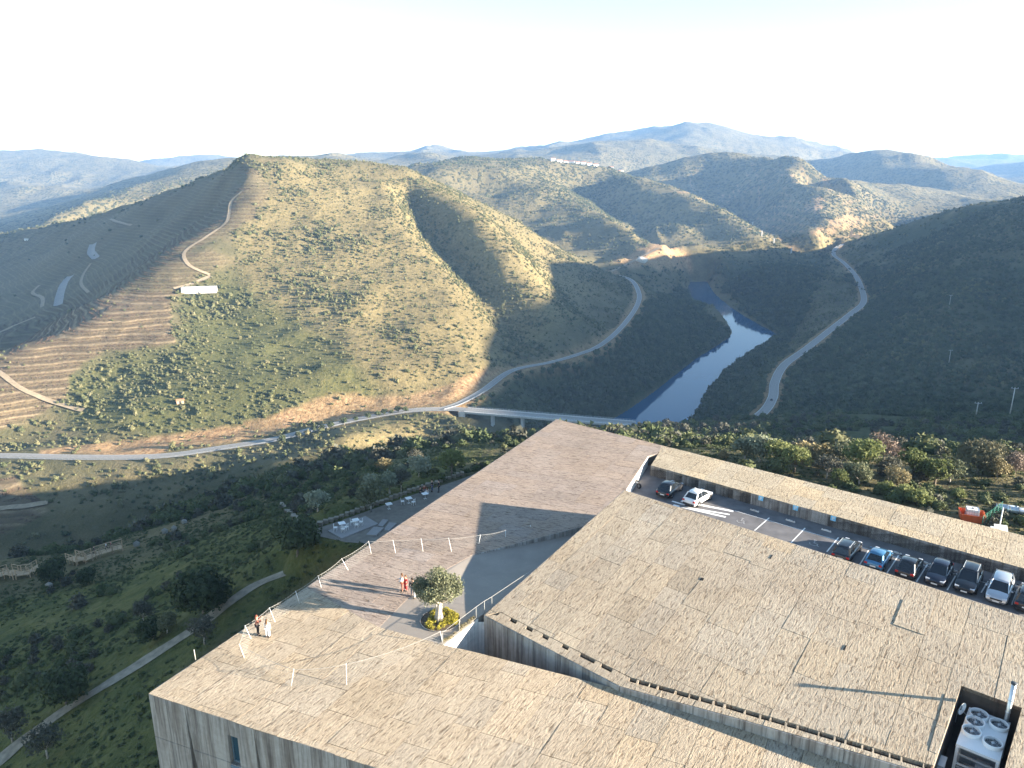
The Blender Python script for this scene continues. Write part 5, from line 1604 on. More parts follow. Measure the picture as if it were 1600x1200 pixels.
# ================================================================ OBJECTS
M_white = plain('white_paint', (.78, .77, .74), .6, 0, .04, 2)
M_steel = plain('galvanised_steel', (.55, .57, .58), .35, .7, .08, 4)
M_dsteel = plain('dark_steel', (.06, .065, .07), .5, .3, .1)
M_black = plain('black_plastic', (.02, .02, .022), .5, 0, .1)
M_wood = plain('weathered_timber', (.42, .31, .20), .85, 0, .2, 3, .1)
M_wirew = plain('white_fence_net', (.36, .35, .32), .7, 0, .03)
M_tile = plain('terracotta', (.42, .19, .10), .8, 0, .15, 2)
M_plaster = plain('white_plaster', (.72, .70, .65), .85, 0, .08, .5)

# ---------------------------------------------------------------- bridge
bd = (BR_B - BR_A); bl_ = math.hypot(bd[0], bd[1]); brz = math.atan2(bd[1], bd[0])
br = empty('bridge', tuple(BR_A), brz, 'slender concrete road bridge on twin pillars crossing the side valley beyond the roof', 'bridge')
m = MB(); n_ = 24
for i in range(n_):
    m.box((bl_ * (i + .5) / n_, 0, -.75), (bl_ / n_, 9.4, 1.1))
m2 = MB().box((bl_ / 2, 0, -.62), (bl_, 9.6, .9)); m2.box((bl_ / 2, 0, -1.6), (bl_, 5.2, 1.1)); m2.build('deck', M_conc_w, br)
m2 = MB().box((bl_ / 2, 0, -.155), (bl_, 7.6, .05)); m2.build('carriageway', M_asph, br)
for s in (-1, 1):
    MB().box((bl_ / 2, s * 4.45, -.02), (bl_, 1.1, .26)).build('pavement', M_conc_w, br)
    rm = MB()
    for z_ in (.5, .95): rm.tube([(0, s * 4.85, z_ + .1), (bl_, s * 4.85, z_ + .1)], .05, 4)
    for i in range(60): rm.box((bl_ * i / 59, s * 4.85, .55), (.09, .09, 1.0))
    rm.build('railing', M_steel, br)
for k, (u, vt) in enumerate(((770, 653), (816.5, 656), (865, 660), (915, 664))):
    t_ = None
    x_, y_, _d = ray(u, vt); a = math.atan2(x_, y_)
    # where the column of the picture crosses the bridge line
    dx, dy = bd[0], bd[1]; tt = (BR_A[0] * y_ - BR_A[1] * x_) / (dy * x_ - dx * y_)
    L = tt * bl_
    gzz = float(height(np.array([BR_A[0] + dx * tt]), np.array([BR_A[1] + dy * tt]))[0])
    hh = (-128 - 1.2) - (gzz - 3)
    for s in (-1.4, 1.4):
        m = MB().prism([(L - .75, s - .8), (L + .75, s - .8), (L + .75, s + .8), (L - .75, s + .8)], -1.2 - hh, -2.1); m.build('pillar', M_conc_w, br)
MB().box((-1.5, 0, -3.6), (4.5, 9.8, 6.4)).build('abutment', M_conc_w, br)
def slope_rail(name, rd, side, lab, i0=0, i1=None):
    p = resample(rd[i0:i1], 4.0)
    o = empty(name, tuple(p[0]), 0, lab, 'guard rail')
    t_ = np.gradient(p[:, :2], axis=0); t_ /= np.linalg.norm(t_, axis=1)[:, None]
    q = p.copy(); q[:, 0] += -t_[:, 1] * side; q[:, 1] += t_[:, 0] * side; q -= p[0]
    m = MB()
    vs = []; fs = []
    for k, a in enumerate(q):
        vs += [(a[0], a[1], a[2] + .45), (a[0], a[1], a[2] + .78)]
        if k: fs.append((2 * k - 2, 2 * k, 2 * k + 1, 2 * k - 1))
    m.add(vs, fs); m.build('rail', M_steel, o)
    m = MB()
    for a in q: m.box((a[0], a[1], a[2] + .3), (.12, .12, .9))
    tag(m.build('posts', M_steel, o), kind='stuff')
slope_rail('guard_rail', road_left, -3.9, 'steel guard rail along the valley side of the sunlit road below the big hill')
slope_rail('guard_rail', road_right, 3.6, 'steel guard rail on the river side of the shaded road up the right hill')
slope_rail('guard_rail', road_up, -3.0, 'steel guard rail on the outer edge of the road rounding the hill foot')

# ---------------------------------------------------------------- buildings far off
def house(name, p, w, d, h, rz, lab, cat='house', roof=M_tile, wall=M_plaster, wins=3, pitch=.28, group=None, door=True):
    o = empty(name, (p[0], p[1], p[2] - .3), rz, lab, cat, group)
    MB().box((0, 0, h / 2), (w, d, h)).build('wall', wall, o)
    e = .35
    if pitch > 0:
        r = MB(); z0, z1 = h, h + d * pitch
        r.add([(-w / 2 - e, -d / 2 - e, z0), (w / 2 + e, -d / 2 - e, z0), (w / 2 + e, d / 2 + e, z0), (-w / 2 - e, d / 2 + e, z0), (-w / 2 - e, 0, z1), (w / 2 + e, 0, z1)], [(0, 1, 5, 4), (2, 3, 4, 5), (0, 4, 3), (1, 2, 5), (3, 2, 1, 0)])
    else: r = MB().box((0, 0, h + .12), (w + .3, d + .3, .25))
    r.build('roof', roof, o)
    for k in range(wins):
        x = -w / 2 + w * (k + 1) / (wins + 1)
        if door and k == wins // 2: MB().box((x, -d / 2 - .03, 1.1), (1.1, .08, 2.2)).build('door', M_dsteel, o)
        else:
            f = MB().box((x, -d / 2 - .03, h * .55), (1.1, .08, 1.2)).build('window', M_white, o)
            MB().box((x, -d / 2 - .085, h * .55), (.9, .03, 1.0)).build('pane', m_glass_win, f)
    return o
p = on_ground(312, 457, 500, 900); 
house('farm_shed', (p[0], p[1], p[2]), 30, 8, 5.2, R(12), 'long flat white farm shed on the sunlit hill beside the vineyard terraces', 'shed', M_plaster, M_plaster, 5, 0)
p = on_ground(282, 630, 430, 700)
house('stone_hut', p, 4.6, 3.4, 2.3, R(20), 'small orange roofed hut among the scrub low on the big hill', 'hut', M_tile, plain('rough_masonry', (.42, .30, .2), .9, 0, .2, 1), 1, .3)
p = on_ground(42, 376, 700, 1900)
house('field_hut', p, 7, 5, 3.5, 0, 'tiny white hut in the shaded valley at the far left', 'hut', M_plaster, M_plaster, 2, .1)
vill = [(864, 253, 14, 'low white village house at the left end of the row on the plateau'), (874, 252.5, 16, 'second white house from the left in the far village'), (884, 252, 12, 'small white house left of the middle of the far village'), (893, 252.5, 18, 'widest white house in the middle of the far village'), (903, 253, 12, 'white village house just right of the widest one'), (912, 254, 14, 'pale house right of the village middle'), (921, 255, 13, 'pale village house with dark gap on its right'), (931, 257, 16, 'last white house of the row before the track'), (955, 259, 15, 'isolated pale house right of the far village, nearest to it'), (970, 260, 15, 'isolated pale house farthest right of the far village')]
for u, v, w, lab in vill:
    P = D(u, v, 2330)
    gz_ = float(height(np.array([P[0]]), np.array([P[1]]))[0])
    house('village_house', (P[0], P[1], gz_), w, 9, 5.5 + (w % 3), R(random.uniform(-20, 20)), lab, 'house', M_tile, M_plaster, 3, .22, 'houses of the far village on the plateau')
# quarry spoil
def rock(name, p, s, mat, seed, lab, cat='rock', group=None, sub=2):
    bm = bmesh.new(); bmesh.ops.create_icosphere(bm, subdivisions=sub, radius=1); rr_ = random.Random(seed)
    for v in bm.verts:
        k = rr_.uniform(.75, 1.15); v.co = Vector((v.co.x * s[0] * k, v.co.y * s[1] * k, v.co.z * s[2] * k))
    me = bpy.data.meshes.new(name); bm.to_mesh(me); bm.free(); me.materials.append(mat)
    o = link(name, me, None, p); tag(o, lab, cat, group); return o
M_rockw = plain('white_rock', (.62, .58, .50), .9, 0, .2, .4)
p = on_ground(1003, 409, 900, 1700); rock('white_rock', (p[0], p[1], p[2] + 2), (10, 5, 7), M_rockw, 3, 'bright white rock face beside the earth cutting where the river bends')
# pillars of the old works on the far hill
for k, (u, v, h_) in enumerate(((1151, 337, 13), (1159, 341, 12), (1176, 352, 10), (1190, 369, 13), (1209, 381, 13), (1236, 397, 15))):
    p = on_ground(u, v, 1300, 2200)
    o = empty('stone_pillar', p, 0, ['leftmost tall thin pillar standing on the far hillside crest', 'second thin pillar right beside the leftmost one', 'short thin pillar half way down the far ridge', 'thin pillar fourth down the far ridge', 'thin pillar fifth down the ridge above the river bend', 'lowest and tallest pillar at the foot of the far ridge'][k], 'pillar', 'thin pillars along the far ridge')
    MB().prism([(-1, -1), (1, -1), (1, 1), (-1, 1)], -2, h_ * .8).build('shaft', M_conc_w, o); MB().box((0, 0, h_ * .8 + .4), (2.6, 2.6, .8)).build('cap', M_conc_w, o)
# masonry block of the old dam works
p = on_ground(1335, 372, 1400, 2300)
o = empty('retaining_wall', p, R(-10), 'tall stone retaining wall and ramp of the old works above the end of the road', 'wall')
M_msn = plain('old_masonry', (.36, .27, .18), .9, 0, .25, .3)
MB().box((2, 0, 3), (17, 5, 9)).build('wall_face', M_msn, o); MB().box((-8, -1, 8), (3.5, 5, 24)).build('pier', M_msn, o)
# masts
def mast(u, v, h, lab, r0=300, r1=1500, arms=True, Yd=None):
    if Yd: P = D(u, v, Yd); p = (P[0], P[1], P[2])
    else: p = on_ground(u, v, r0, r1)
    o = empty('utility_pole', p, random.uniform(-.3, .3), lab, 'pole')
    MB().tube([(0, 0, -1), (0, 0, h)], [.28, .17], 6).build('pole', M_conc_w, o)
    if arms:
        m = MB().box((0, 0, h - .6), (3.2, .16, .16)); m.box((-1.3, 0, h - .25), (.22, .22, .5)); m.box((1.3, 0, h - .25), (.22, .22, .5)); m.build('crossarm', M_steel, o)
mast(1579, 643, 12.0, 'tall grey utility pole with crossarm at the right edge above the near ridge', Yd=345)
mast(1526, 644, 5.0, 'short grey utility pole left of the tall one on the near ridge', Yd=345)
for u, v, lab in ((1483, 480, 'thin power pole standing highest on the shaded right hill'), (1482, 570, 'thin power pole half way down the shaded right hill')):
    mast(u, v, 13, lab, 400, 1500)

# ---------------------------------------------------------------- cars
def loft(m, stations, mi=0, sm=True, caps=True):
    """stations: lists of points with equal count"""
    n = len(stations[0]); vs = [p for s in stations for p in s]; fs = []
    for i in range(len(stations) - 1):
        for k in range(n - 1):
            fs.append((i * n + k, (i + 1) * n + k, (i + 1) * n + k + 1, i * n + k + 1))
    if caps: fs.append(tuple(range(n))); fs.append(tuple((len(stations) - 1) * n + k for k in range(n - 1, -1, -1)))
    m.add(vs, fs, mi, sm)
M_tyre = plain('tyre_rubber', (.018, .018, .018), .85)
M_rim = plain('alloy_rim', (.42, .43, .44), .35, .8)
M_carglass, _t, _b = newmat('car_glass'); _b.inputs['Base Color'].default_value = (.012, .016, .02, 1); _b.inputs['Roughness'].default_value = .06; _b.inputs['Specular IOR Level'].default_value = .7
M_red = plain('red_lamp', (.45, .02, .015), .25, 0, .05, 3, .6)
M_lamp = plain('clear_lamp', (.72, .74, .76), .15, .2, .05, 3, .8)
M_plate = plain('number_plate', (.75, .75, .72), .5)
def paintmat(name, c, metal=.3):
    m_, t__, b__ = newmat(name); b__.inputs['Base Color'].default_value = c4(c); b__.inputs['Metallic'].default_value = metal
    b__.inputs['Roughness'].default_value = .28; b__.inputs['Coat Weight'].default_value = .8; b__.inputs['Coat Roughness'].default_value = .08
    return m_
def car_meshes(style):
    """x forward. style: dict(L, W, H, hood, estate)"""
    L, W, H = style['L'], style['W'], style['H']; hw = W / 2
    zs, zb = .24, H * .60          # sill and belt line
    hood = style.get('hood', .98); est = style.get('estate', 0)
    xf, xr = L / 2, -L / 2
    xs = [xr, xr + .10, xr + .42, xr + 1.0, -.2, xf - hood - .35, xf - hood + .1, xf - .45, xf - .12, xf]
    zt = [zb * .78, zb * .97, zb, zb, zb, zb * .99, zb * .97, zb * .88, zb * .76, zb * .58]
    wd = [.86, .95, .99, 1, 1, 1, .99, .96, .88, .76]
    body = MB(); st = []
    for x, z, w in zip(xs, zt, wd):
        a = hw * w
        st.append([(x, -a * .90, zs), (x, -a, zs + .14), (x, -a * 1.0, z * .62), (x, -a * .965, z * .93), (x, -a * .80, z), (x, 0, z + .025), (x, a * .80, z), (x, a * .965, z * .93), (x, a * 1.0, z * .62), (x, a, zs + .14), (x, a * .90, zs)])
    # fs orientation: outwards
    st2 = [s[::-1] for s in st]
    loft(body, st2)
    # roof and pillars
    x0 = xr + (.16 if est else .28); x1 = xr + (.50 if est else .85); x2 = xf - hood - .95; x3 = xf - hood + .08
    rw, bw = hw * .70, hw * .90
    zr = H
    roof = []
    for x, z, w in ((x1 - .05, zr - .055, rw * .93), (x1 + .35, zr - .01, rw), ((x1 + x2) / 2, zr, rw), (x2 - .15, zr - .02, rw), (x2 + .08, zr - .07, rw * .94)):
        roof.append([(x, -w, z - .05), (x, -w * .85, z - .005), (x, 0, z + .02), (x, w * .85, z - .005), (x, w, z - .05)][::-1])
    loft(body, roof)
    def bar(p, q, w=.07):
        body.tube([p, q], w / 2, 4, 0, False)
    for s in (-1, 1):
        bar((x3, s * bw * .95, zb), (x2 + .05, s * rw * .95, zr - .08), .09)
        bar((x0 + .1, s * bw * .95, zb), (x1, s * rw * .95, zr - .07), .16)
        bar(((x1 + x2) / 2 + .05, s * bw * .985, zb), ((x1 + x2) / 2 + .1, s * rw * 1.0, zr - .07), .08)
    # mirrors
    for s in (-1, 1): body.ell((x3 - .35, s * (hw + .08), zb + .08), (.09, .12, .08), 6, 4)
    glass = MB()
    g = [(x0 + .06, bw * .93, zb - .02), (x1, rw * .95, zr - .06), (x2, rw * .95, zr - .075), (x3 - .03, bw * .93, zb - .02)]
    vs = [(x, s * y, z) for s in (-1, 1) for x, y, z in g]
    glass.add(vs, [(0, 3, 2, 1), (4, 5, 6, 7), (0, 1, 5, 4), (2, 3, 7, 6), (1, 2, 6, 5), (0, 4, 7, 3)])
    return body, glass, dict(zb=zb, x0=x0, x1=x1, x2=x2, x3=x3, zs=zs)
def wheel_mesh():
    t_ = MB(); n = 14; r, w = .32, .11
    pr = [(r * .62, -w), (r * .94, -w), (r, -w * .7), (r, w * .7), (r * .94, w), (r * .62, w)]
    vs = [(a * math.cos(2 * math.pi * k / n), y, a * math.sin(2 * math.pi * k / n)) for k in range(n) for a, y in pr]
    fs = []
    for k in range(n):
        k2 = (k + 1) % n
        for j in range(5): fs.append((k * 6 + j, k * 6 + j + 1, k2 * 6 + j + 1, k2 * 6 + j))
    t_.add(vs, fs, 0, True)
    rim = MB()
    for s in (-1, 1):
        vs = [(0, s * w * .75, 0)] + [(r * .63 * math.cos(2 * math.pi * k / n), s * w * .85, r * .63 * math.sin(2 * math.pi * k / n)) for k in range(n)]
        rim.add(vs, [(0, 1 + k, 1 + (k + 1) % n) if s < 0 else (0, 1 + (k + 1) % n, 1 + k) for k in range(n)])
    return t_.mesh('tyre', M_tyre), rim.mesh('rim', M_rim)
ME_TYRE, ME_RIM = wheel_mesh()
def car(name, loc, rz, paint, style, label, rails=False):
    body, glass, k = car_meshes(style)
    L, W, H = style['L'], style['W'], style['H']; hw = W / 2
    o = empty(name, loc, rz, label, 'car', 'cars parked on the museum roof')
    body.build('body', paint, o); glass.build('windows', M_carglass, o)
    for sx in (L / 2 - .82, -L / 2 + .78):
        for s in (-1, 1):
            w_ = link('wheel', ME_TYRE, o, (sx, s * (hw - .09), .32)); link('rim', ME_RIM, w_)
    MB().prism([(-L / 2 + .25, -hw * .8), (L / 2 - .3, -hw * .8), (L / 2 - .3, hw * .8), (-L / 2 + .25, hw * .8)], .16, .30).build('underbody', M_black, o)
    for sx in (L / 2 - .82, -L / 2 + .78):
        a = MB()
        for s in (-1, 1):
            a.add([(sx + .40 * math.cos(R(w)), s * (hw + .004), .32 + .40 * math.sin(R(w))) for w in range(0, 181, 20)] , [tuple(range(10)) if s > 0 else tuple(range(9, -1, -1))])
        a.build('wheel_arch', M_black, o)
    zb = k['zb']
    for s in (-1, 1):
        MB().box((L / 2 - .17, s * hw * .66, zb * .70), (.22, .34, .13)).build('headlight', M_lamp, o)
        MB().box((-L / 2 + .055, s * hw * .74, zb * .80), (.14, .26, .17)).build('tail_light', M_red, o)
        MB().box((k['x3'] - .5, s * (hw + .004), zb * .80), (.03, .008, .5)).build('door_gap', M_black, o) if False else None
    MB().box((-L / 2 - .0, 0, zb * .58), (.03, .50, .12)).build('number_plate', M_plate, o)
    MB().box((L / 2 + .0, 0, zb * .36), (.03, .50, .12)).build('number_plate', M_plate, o)
    MB().box((L / 2 - .03, 0, zb * .55), (.08, .9, .14)).build('grille', M_black, o)
    MB().box((-L / 2 + .02, 0, .34), (.09, W * .78, .16)).build('rear_bumper', M_black, o)
    hnd = MB()
    for s in (-1, 1):
        for xx in (.35, -.65): hnd.box((xx, s * (hw + .012), zb * .86), (.16, .03, .03))
    hnd.build('door_handles', paint, o)
    if rails:
        for s in (-1, 1): MB().tube([(k['x1'] + .1, s * hw * .62, H + .0), (k['x1'] + .3, s * hw * .62, H + .055), (k['x2'] - .2, s * hw * .62, H + .045), (k['x2'] - .05, s * hw * .62, H - .01)], .018, 4).build('roof_rail', M_steel, o)
    return o
bay = Vector(G2(1404, 868, CPZ)) - Vector(G2(1384, 898, CPZ)); bay_a = math.atan2(bay.y, bay.x)
P_black = paintmat('black_car_paint', (.012, .013, .016)); P_white = paintmat('white_car_paint', (.72, .72, .70), 0); P_blue = paintmat('blue_car_paint', (.06, .19, .33), .4)
P_navy = paintmat('navy_car_paint', (.016, .02, .035)); P_silver = paintmat('silver_car_paint', (.48, .50, .52), .6)
hatch = dict(L=4.05, W=1.74, H=1.46); sm = dict(L=3.95, W=1.70, H=1.46, hood=.9); est = dict(L=4.4, W=1.78, H=1.5, estate=1); suv = dict(L=4.3, W=1.8, H=1.6, estate=1, hood=1.05)
cars = [
 (1047, 761, P_black, hatch, .05, 'glossy black hatchback parked nearest the end wall of the roof car park', False),
 (1091, 774, P_white, hatch, -.08, 'white hatchback parked across the zebra stripes', False),
 (1324, 856, P_black, est, 0, 'black estate car with silver trim, leftmost of the long row of parked cars', True),
 (1373, 869, P_blue, sm, 0, 'bright blue hatchback with red tail lamps in the row', False),
 (1421, 882, P_black, sm, 0, 'black hatchback with red tail lamps right of the blue one', False),
 (1468, 892, P_navy, hatch, math.pi, 'dark navy saloon parked nose towards the roof slabs', False),
 (1514, 903, P_black, suv, math.pi, 'black car with roof rails parked nose out between the navy and the silver cars', True),
 (1563, 917, P_silver, est, math.pi, 'silver car parked nose out near the right edge', False),
 (1608, 931, P_black, suv, 0, 'dark car cut off by the right edge of the picture', False)]
for u, v, pm_, st_, da, lab, rl in cars:
    c = G(u, v, CPZ + .7)
    car('parked_car', (c[0], c[1], CPZ + .006), bay_a + da, pm_, st_, lab, rl)
# two cars driving on the riverside road
for u, v, pm_, lab in ((1208, 628, P_black, 'dark car driving on the shaded riverside road near its lower end'), (1309, 505, P_white, 'small white car driving up the riverside road')):
    d_ = [math.hypot(project(*p_)[0] - u, project(*p_)[1] - v) for p_ in road_right]; i = int(np.argmin(d_)); i = min(max(i, 1), len(road_right) - 2)
    p_ = road_right[i]; t_ = road_right[i + 1] - road_right[i - 1]
    o = car('moving_car', (p_[0], p_[1], p_[2] + .02), math.atan2(t_[1], t_[0]), pm_, hatch, lab); o['group'] = 'cars on the riverside road'
# motorcycle at the end wall
c = G(993, 760, CPZ)
o = empty('motorcycle', (c[0], c[1], CPZ), bay_a + 1.2, 'black and white motorcycle parked by the pale end wall of the car park', 'motorcycle')
for sx in (-.65, .65):
    w_ = link('wheel', ME_TYRE, o, (sx, 0, .32)); link('rim', ME_RIM, w_)
MB().ell((.15, 0, .78), (.34, .16, .17)).build('tank', P_white, o); MB().ell((-.35, 0, .80), (.42, .15, .09)).build('seat', M_black, o)
MB().ell((-.02, 0, .5), (.3, .17, .2)).build('engine', M_steel, o); MB().tube([(.65, 0, .32), (.42, 0, .95)], .04, 6).build('fork', M_steel, o); MB().tube([(.42, -.35, 1.0), (.44, 0, .96), (.42, .35, 1.0)], .022, 6).build('handlebar', M_black, o); MB().ell((.52, 0, .9), (.1, .12, .12)).build('headlight', M_lamp, o)

# ---------------------------------------------------------------- people
def skinmesh(name, pts, edges, rad, mat, sub=1):
    me = bpy.data.meshes.new(name); me.from_pydata([tuple(p) for p in pts], edges, [])
    ob = bpy.data.objects.new(name, me); COL.objects.link(ob)
    md = ob.modifiers.new('s', 'SKIN'); sk = me.skin_vertices[0].data
    for i, r in enumerate(rad): sk[i].radius = (r, r) if not isinstance(r, tuple) else r
    sk[0].use_root = True
    ms = ob.modifiers.new('u', 'SUBSURF'); ms.levels = sub
    dg = bpy.context.evaluated_depsgraph_get(); out = bpy.data.meshes.new_from_object(ob.evaluated_get(dg))
    bpy.data.objects.remove(ob); out.name = name; out.materials.clear(); out.materials.append(mat)
    return out
M_skin = plain('skin', (.48, .30, .21), .6, 0, .05)
def cloth(name, c): return plain(name, c, .85, 0, .12, 8, .2)
def person(loc, rz, label, top, bottom, hair, h=1.72, pose='stand', arms='down', group=None, longhair=False, skirt=False):
    s = h / 1.72
    o = empty('person', loc, rz, label, 'person', group); o.scale = (s, s, s)
    if pose == 'sit': hz_, kn, ft = .48, [(.42, .11, .50), (.42, -.11, .50)], [(.46, .12, .06), (.46, -.12, .06)]
    elif pose == 'walk': hz_, kn, ft = .92, [(.18, .10, .50), (-.06, -.10, .50)], [(.22, .10, .06), (-.30, -.10, .08)]
    else: hz_, kn, ft = .93, [(.02, .11, .50), (.03, -.10, .50)], [(.0, .13, .06), (.0, -.12, .06)]
    d = hz_ - .93
    hip = (0, 0, hz_); sh = 1.40 + d
    A = {'down': [((.02, .25, sh - .30), (.08, .27, sh - .55)), ((.02, -.25, sh - .30), (.08, -.27, sh - .55))],
         'raise': [((.16, .24, sh - .20), (.34, .08, sh + .02)), ((.16, -.24, sh - .20), (.34, -.08, sh + .02))],
         'table': [((.12, .25, sh - .26), (.36, .14, sh - .28)), ((.12, -.25, sh - .26), (.36, -.14, sh - .28))]}[arms]
    P_ = [hip, (0, 0, hz_ + .25), (0, 0, sh), (.01, 0, sh + .10), (.02, 0, sh + .20), (.02, 0, sh + .30)]
    E = [(0, 1), (1, 2), (2, 3), (3, 4), (4, 5)]; Rr = [(.15, .12), (.14, .10), (.12, .10), .052, .085, .07]
    for k in (0, 1):
        sgn = 1 if k == 0 else -1; b_ = len(P_)
        P_ += [(0, sgn * .18, sh - .03), A[k][0], A[k][1], (A[k][1][0] + .06, A[k][1][1] * .95, A[k][1][2] - (.06 if arms == 'down' else -.02))]
        E += [(2, b_), (b_, b_ + 1), (b_ + 1, b_ + 2), (b_ + 2, b_ + 3)]; Rr += [.06, .042, .032, .026]
        b_ = len(P_)
        P_ += [(0.0, sgn * .09, hz_ - .04), kn[k], ft[k], (ft[k][0] + .16, ft[k][1], .035)]
        E += [(0, b_), (b_, b_ + 1), (b_ + 1, b_ + 2), (b_ + 2, b_ + 3)]; Rr += [.085, .058, .04, .035]
    link('body', skinmesh('body', P_, E, Rr, M_skin), o)
    # garments
    tp = [(0, 0, hz_ - .02), (0, 0, hz_ + .25), (0, 0, sh - .01)]; te = [(0, 1), (1, 2)]; tr = [(.165, .135), (.155, .115), (.145, .118)]
    for k in (0, 1):
        sgn = 1 if k == 0 else -1; b_ = len(tp)
        tp += [(0, sgn * .185, sh - .03), A[k][0], tuple(A[k][0][i] * .25 + A[k][1][i] * .75 for i in range(3))]; te += [(2, b_), (b_, b_ + 1), (b_ + 1, b_ + 2)]; tr += [.075, .056, .045]
    link('top', skinmesh('top', tp, te, tr, top), o)
    bp = [(0, 0, hz_ + .02)]; be = []; brd = [(.165, .135)]
    for k in (0, 1):
        sgn = 1 if k == 0 else -1; b_ = len(bp)
        bp += [(0, sgn * .09, hz_ - .06), kn[k], (ft[k][0], ft[k][1], .14)]; be += [(0, b_), (b_, b_ + 1), (b_ + 1, b_ + 2)]; brd += [.105, .072 if not skirt else .11, .055 if not skirt else .10]
    link('trousers', skinmesh('trousers', bp, be, brd, bottom), o)
    m = MB().ell((-.005, 0, sh + .285), (.105, .098, .10), 10, 7)
    if longhair: m.ell((-.06, 0, sh + .14), (.07, .10, .18), 8, 6)
    m.build('hair', hair, o)
    f = MB().ell((.118, 0, sh + .22), (.016, .014, .022), 6, 4); 
    for s_ in (-1, 1): f.ell((.018, s_ * .088, sh + .225), (.016, .012, .028), 5, 4)
    f.build('nose_and_ears', M_skin, o)
    e = MB()
    for s_ in (-1, 1): e.ell((.102, s_ * .033, sh + .245), (.009, .012, .008), 5, 4)
    e.build('eyes', M_black, o)
    MB().box((.104, 0, sh + .178), (.01, .045, .008)).build('mouth', plain('lips', (.4, .15, .12), .6), o)
    for k in (0, 1):
        hx = Vector(P_[9 + 8 * k]); dr = (Vector(P_[9 + 8 * k]) - Vector(P_[8 + 8 * k])).normalized(); h_ = MB()
        side = Vector((0, 1 if k else -1, 0))
        for q in range(4):
            off = Vector((0, 1, 0)).cross(dr); off = off.normalized() * (q - 1.5) * .02
            h_.tube([hx + off, hx + off + dr * .045, hx + off + dr * (.075 + .008 * (1 if q in (1, 2) else 0)) + side * .012], [.010, .009, .006], 5)
        h_.tube([hx - dr * .02 + side * .02, hx + side * .045 + dr * .02], [.011, .007], 5)
        h_.build('hand', M_skin, o)
    sh_ = MB()
    for k in (0, 1): sh_.ell((ft[k][0] + .07, ft[k][1], .05), (.14, .055, .055), 8, 5)
    sh_.build('shoes', cloth('dark_shoes', (.04, .035, .03)), o)
    return o
H_dark = cloth('dark_hair', (.035, .022, .015)); H_red = cloth('auburn_hair', (.14, .05, .03)); H_brown = cloth('brown_hair', (.10, .055, .03))
C_black = cloth('black_cloth', (.02, .02, .024)); C_white = cloth('white_cloth', (.74, .73, .71)); C_red = cloth('red_cloth', (.42, .05, .05)); C_brick = cloth('brick_cloth', (.30, .10, .07)); C_grey = cloth('grey_cloth', (.22, .22, .24)); C_den = cloth('pale_denim', (.42, .46, .52)); C_blue = cloth('blue_cloth', (.07, .10, .2))
gw = 'visitors on the roof terrace'
person(G(403.5, 993), R(35), 'person with auburn hair and black trousers holding up a camera at the roof fence', C_brick, C_black, H_red, 1.75, 'stand', 'raise', gw, True)
person(G(419, 996), R(80), 'person in a white dress with brown hair beside the one holding the camera', C_white, C_white, H_brown, 1.55, 'stand', 'down', gw, True, True)
person(G(629, 924), R(190), 'person in a pale top and red trousers standing left of the olive tree', C_den, C_brick, H_brown, 1.68, 'stand', 'table', gw, True)
person(G(634.5, 923), R(230), 'smaller person in red hidden partly by the one in the pale top', C_red, C_red, H_brown, 1.45, 'stand', 'down', gw, True, True)
person(G(645, 932), R(250), 'person in black top and dark trousers standing next to the olive crown', C_black, C_grey, H_dark, 1.72, 'stand', 'down', gw)
person(G(651.5, 934), R(200), 'person in grey top and white trousers half behind the olive crown', C_grey, C_white, H_dark, 1.70, 'walk', 'down', gw)
ZT = -7.55
gt = 'people around the cafe table'
person(G(657, 774, ZT), R(20), 'person in black sitting at the left of the cafe table by the roof edge', C_black, C_black, H_dark, 1.72, 'sit', 'table', gt)
person(G(663, 770, ZT), R(-40), 'person in brown sitting behind the cafe table', C_brick, C_blue, H_dark, 1.68, 'sit', 'table', gt)
person(G(668, 775, ZT), R(150), 'person in a white jacket sitting with their back to us at the cafe table', C_white, C_den, H_brown, 1.68, 'sit', 'table', gt, True)
person(G(675.5, 768, ZT), R(200), 'person in dark clothes standing behind the cafe table', C_black, C_blue, H_dark, 1.75, 'stand', 'down', gt)
person(G(686, 769, ZT), R(180), 'tall person in black standing rightmost of the cafe group', C_black, C_black, H_dark, 1.78, 'stand', 'down', gt)

# ---------------------------------------------------------------- cafe terrace
tp_ = terr_pts
m = MB(); pl = [(p[0], p[1]) for p in tp_]
m.prism(pl, -9.5, ZT); tag(m.build('cafe_terrace', plain('terrace_gravel', (.20, .18, .15), .95, 0, .15, 1.5, .1)), kind='structure')
M_slabc = plain('smooth_slab', (.27, .26, .25), .8, 0, .08, 1)
def slab(pix, lab):
    p = [G(u, v, ZT + .14) for u, v in pix]; c = p[0]
    o = MB().prism([(q[0] - c[0], q[1] - c[1]) for q in p], -.16, 0).build('concrete_slab', M_slabc, None, (c[0], c[1], ZT + .14)); tag(o, lab, 'slab', 'concrete slabs on the cafe terrace')
slab([(512, 829), (571, 806), (591, 818), (534, 841)], 'large concrete slab under the two cafe tables')
slab([(572, 835), (584, 823), (600, 824), (588, 836)], 'front left one of the three small concrete slabs')
slab([(590, 821), (598, 811), (607, 812), (598, 822)], 'rear one of the three small concrete slabs')
slab([(600, 827), (608, 816), (620, 817), (608, 829)], 'small concrete slab closest to the roof edge')
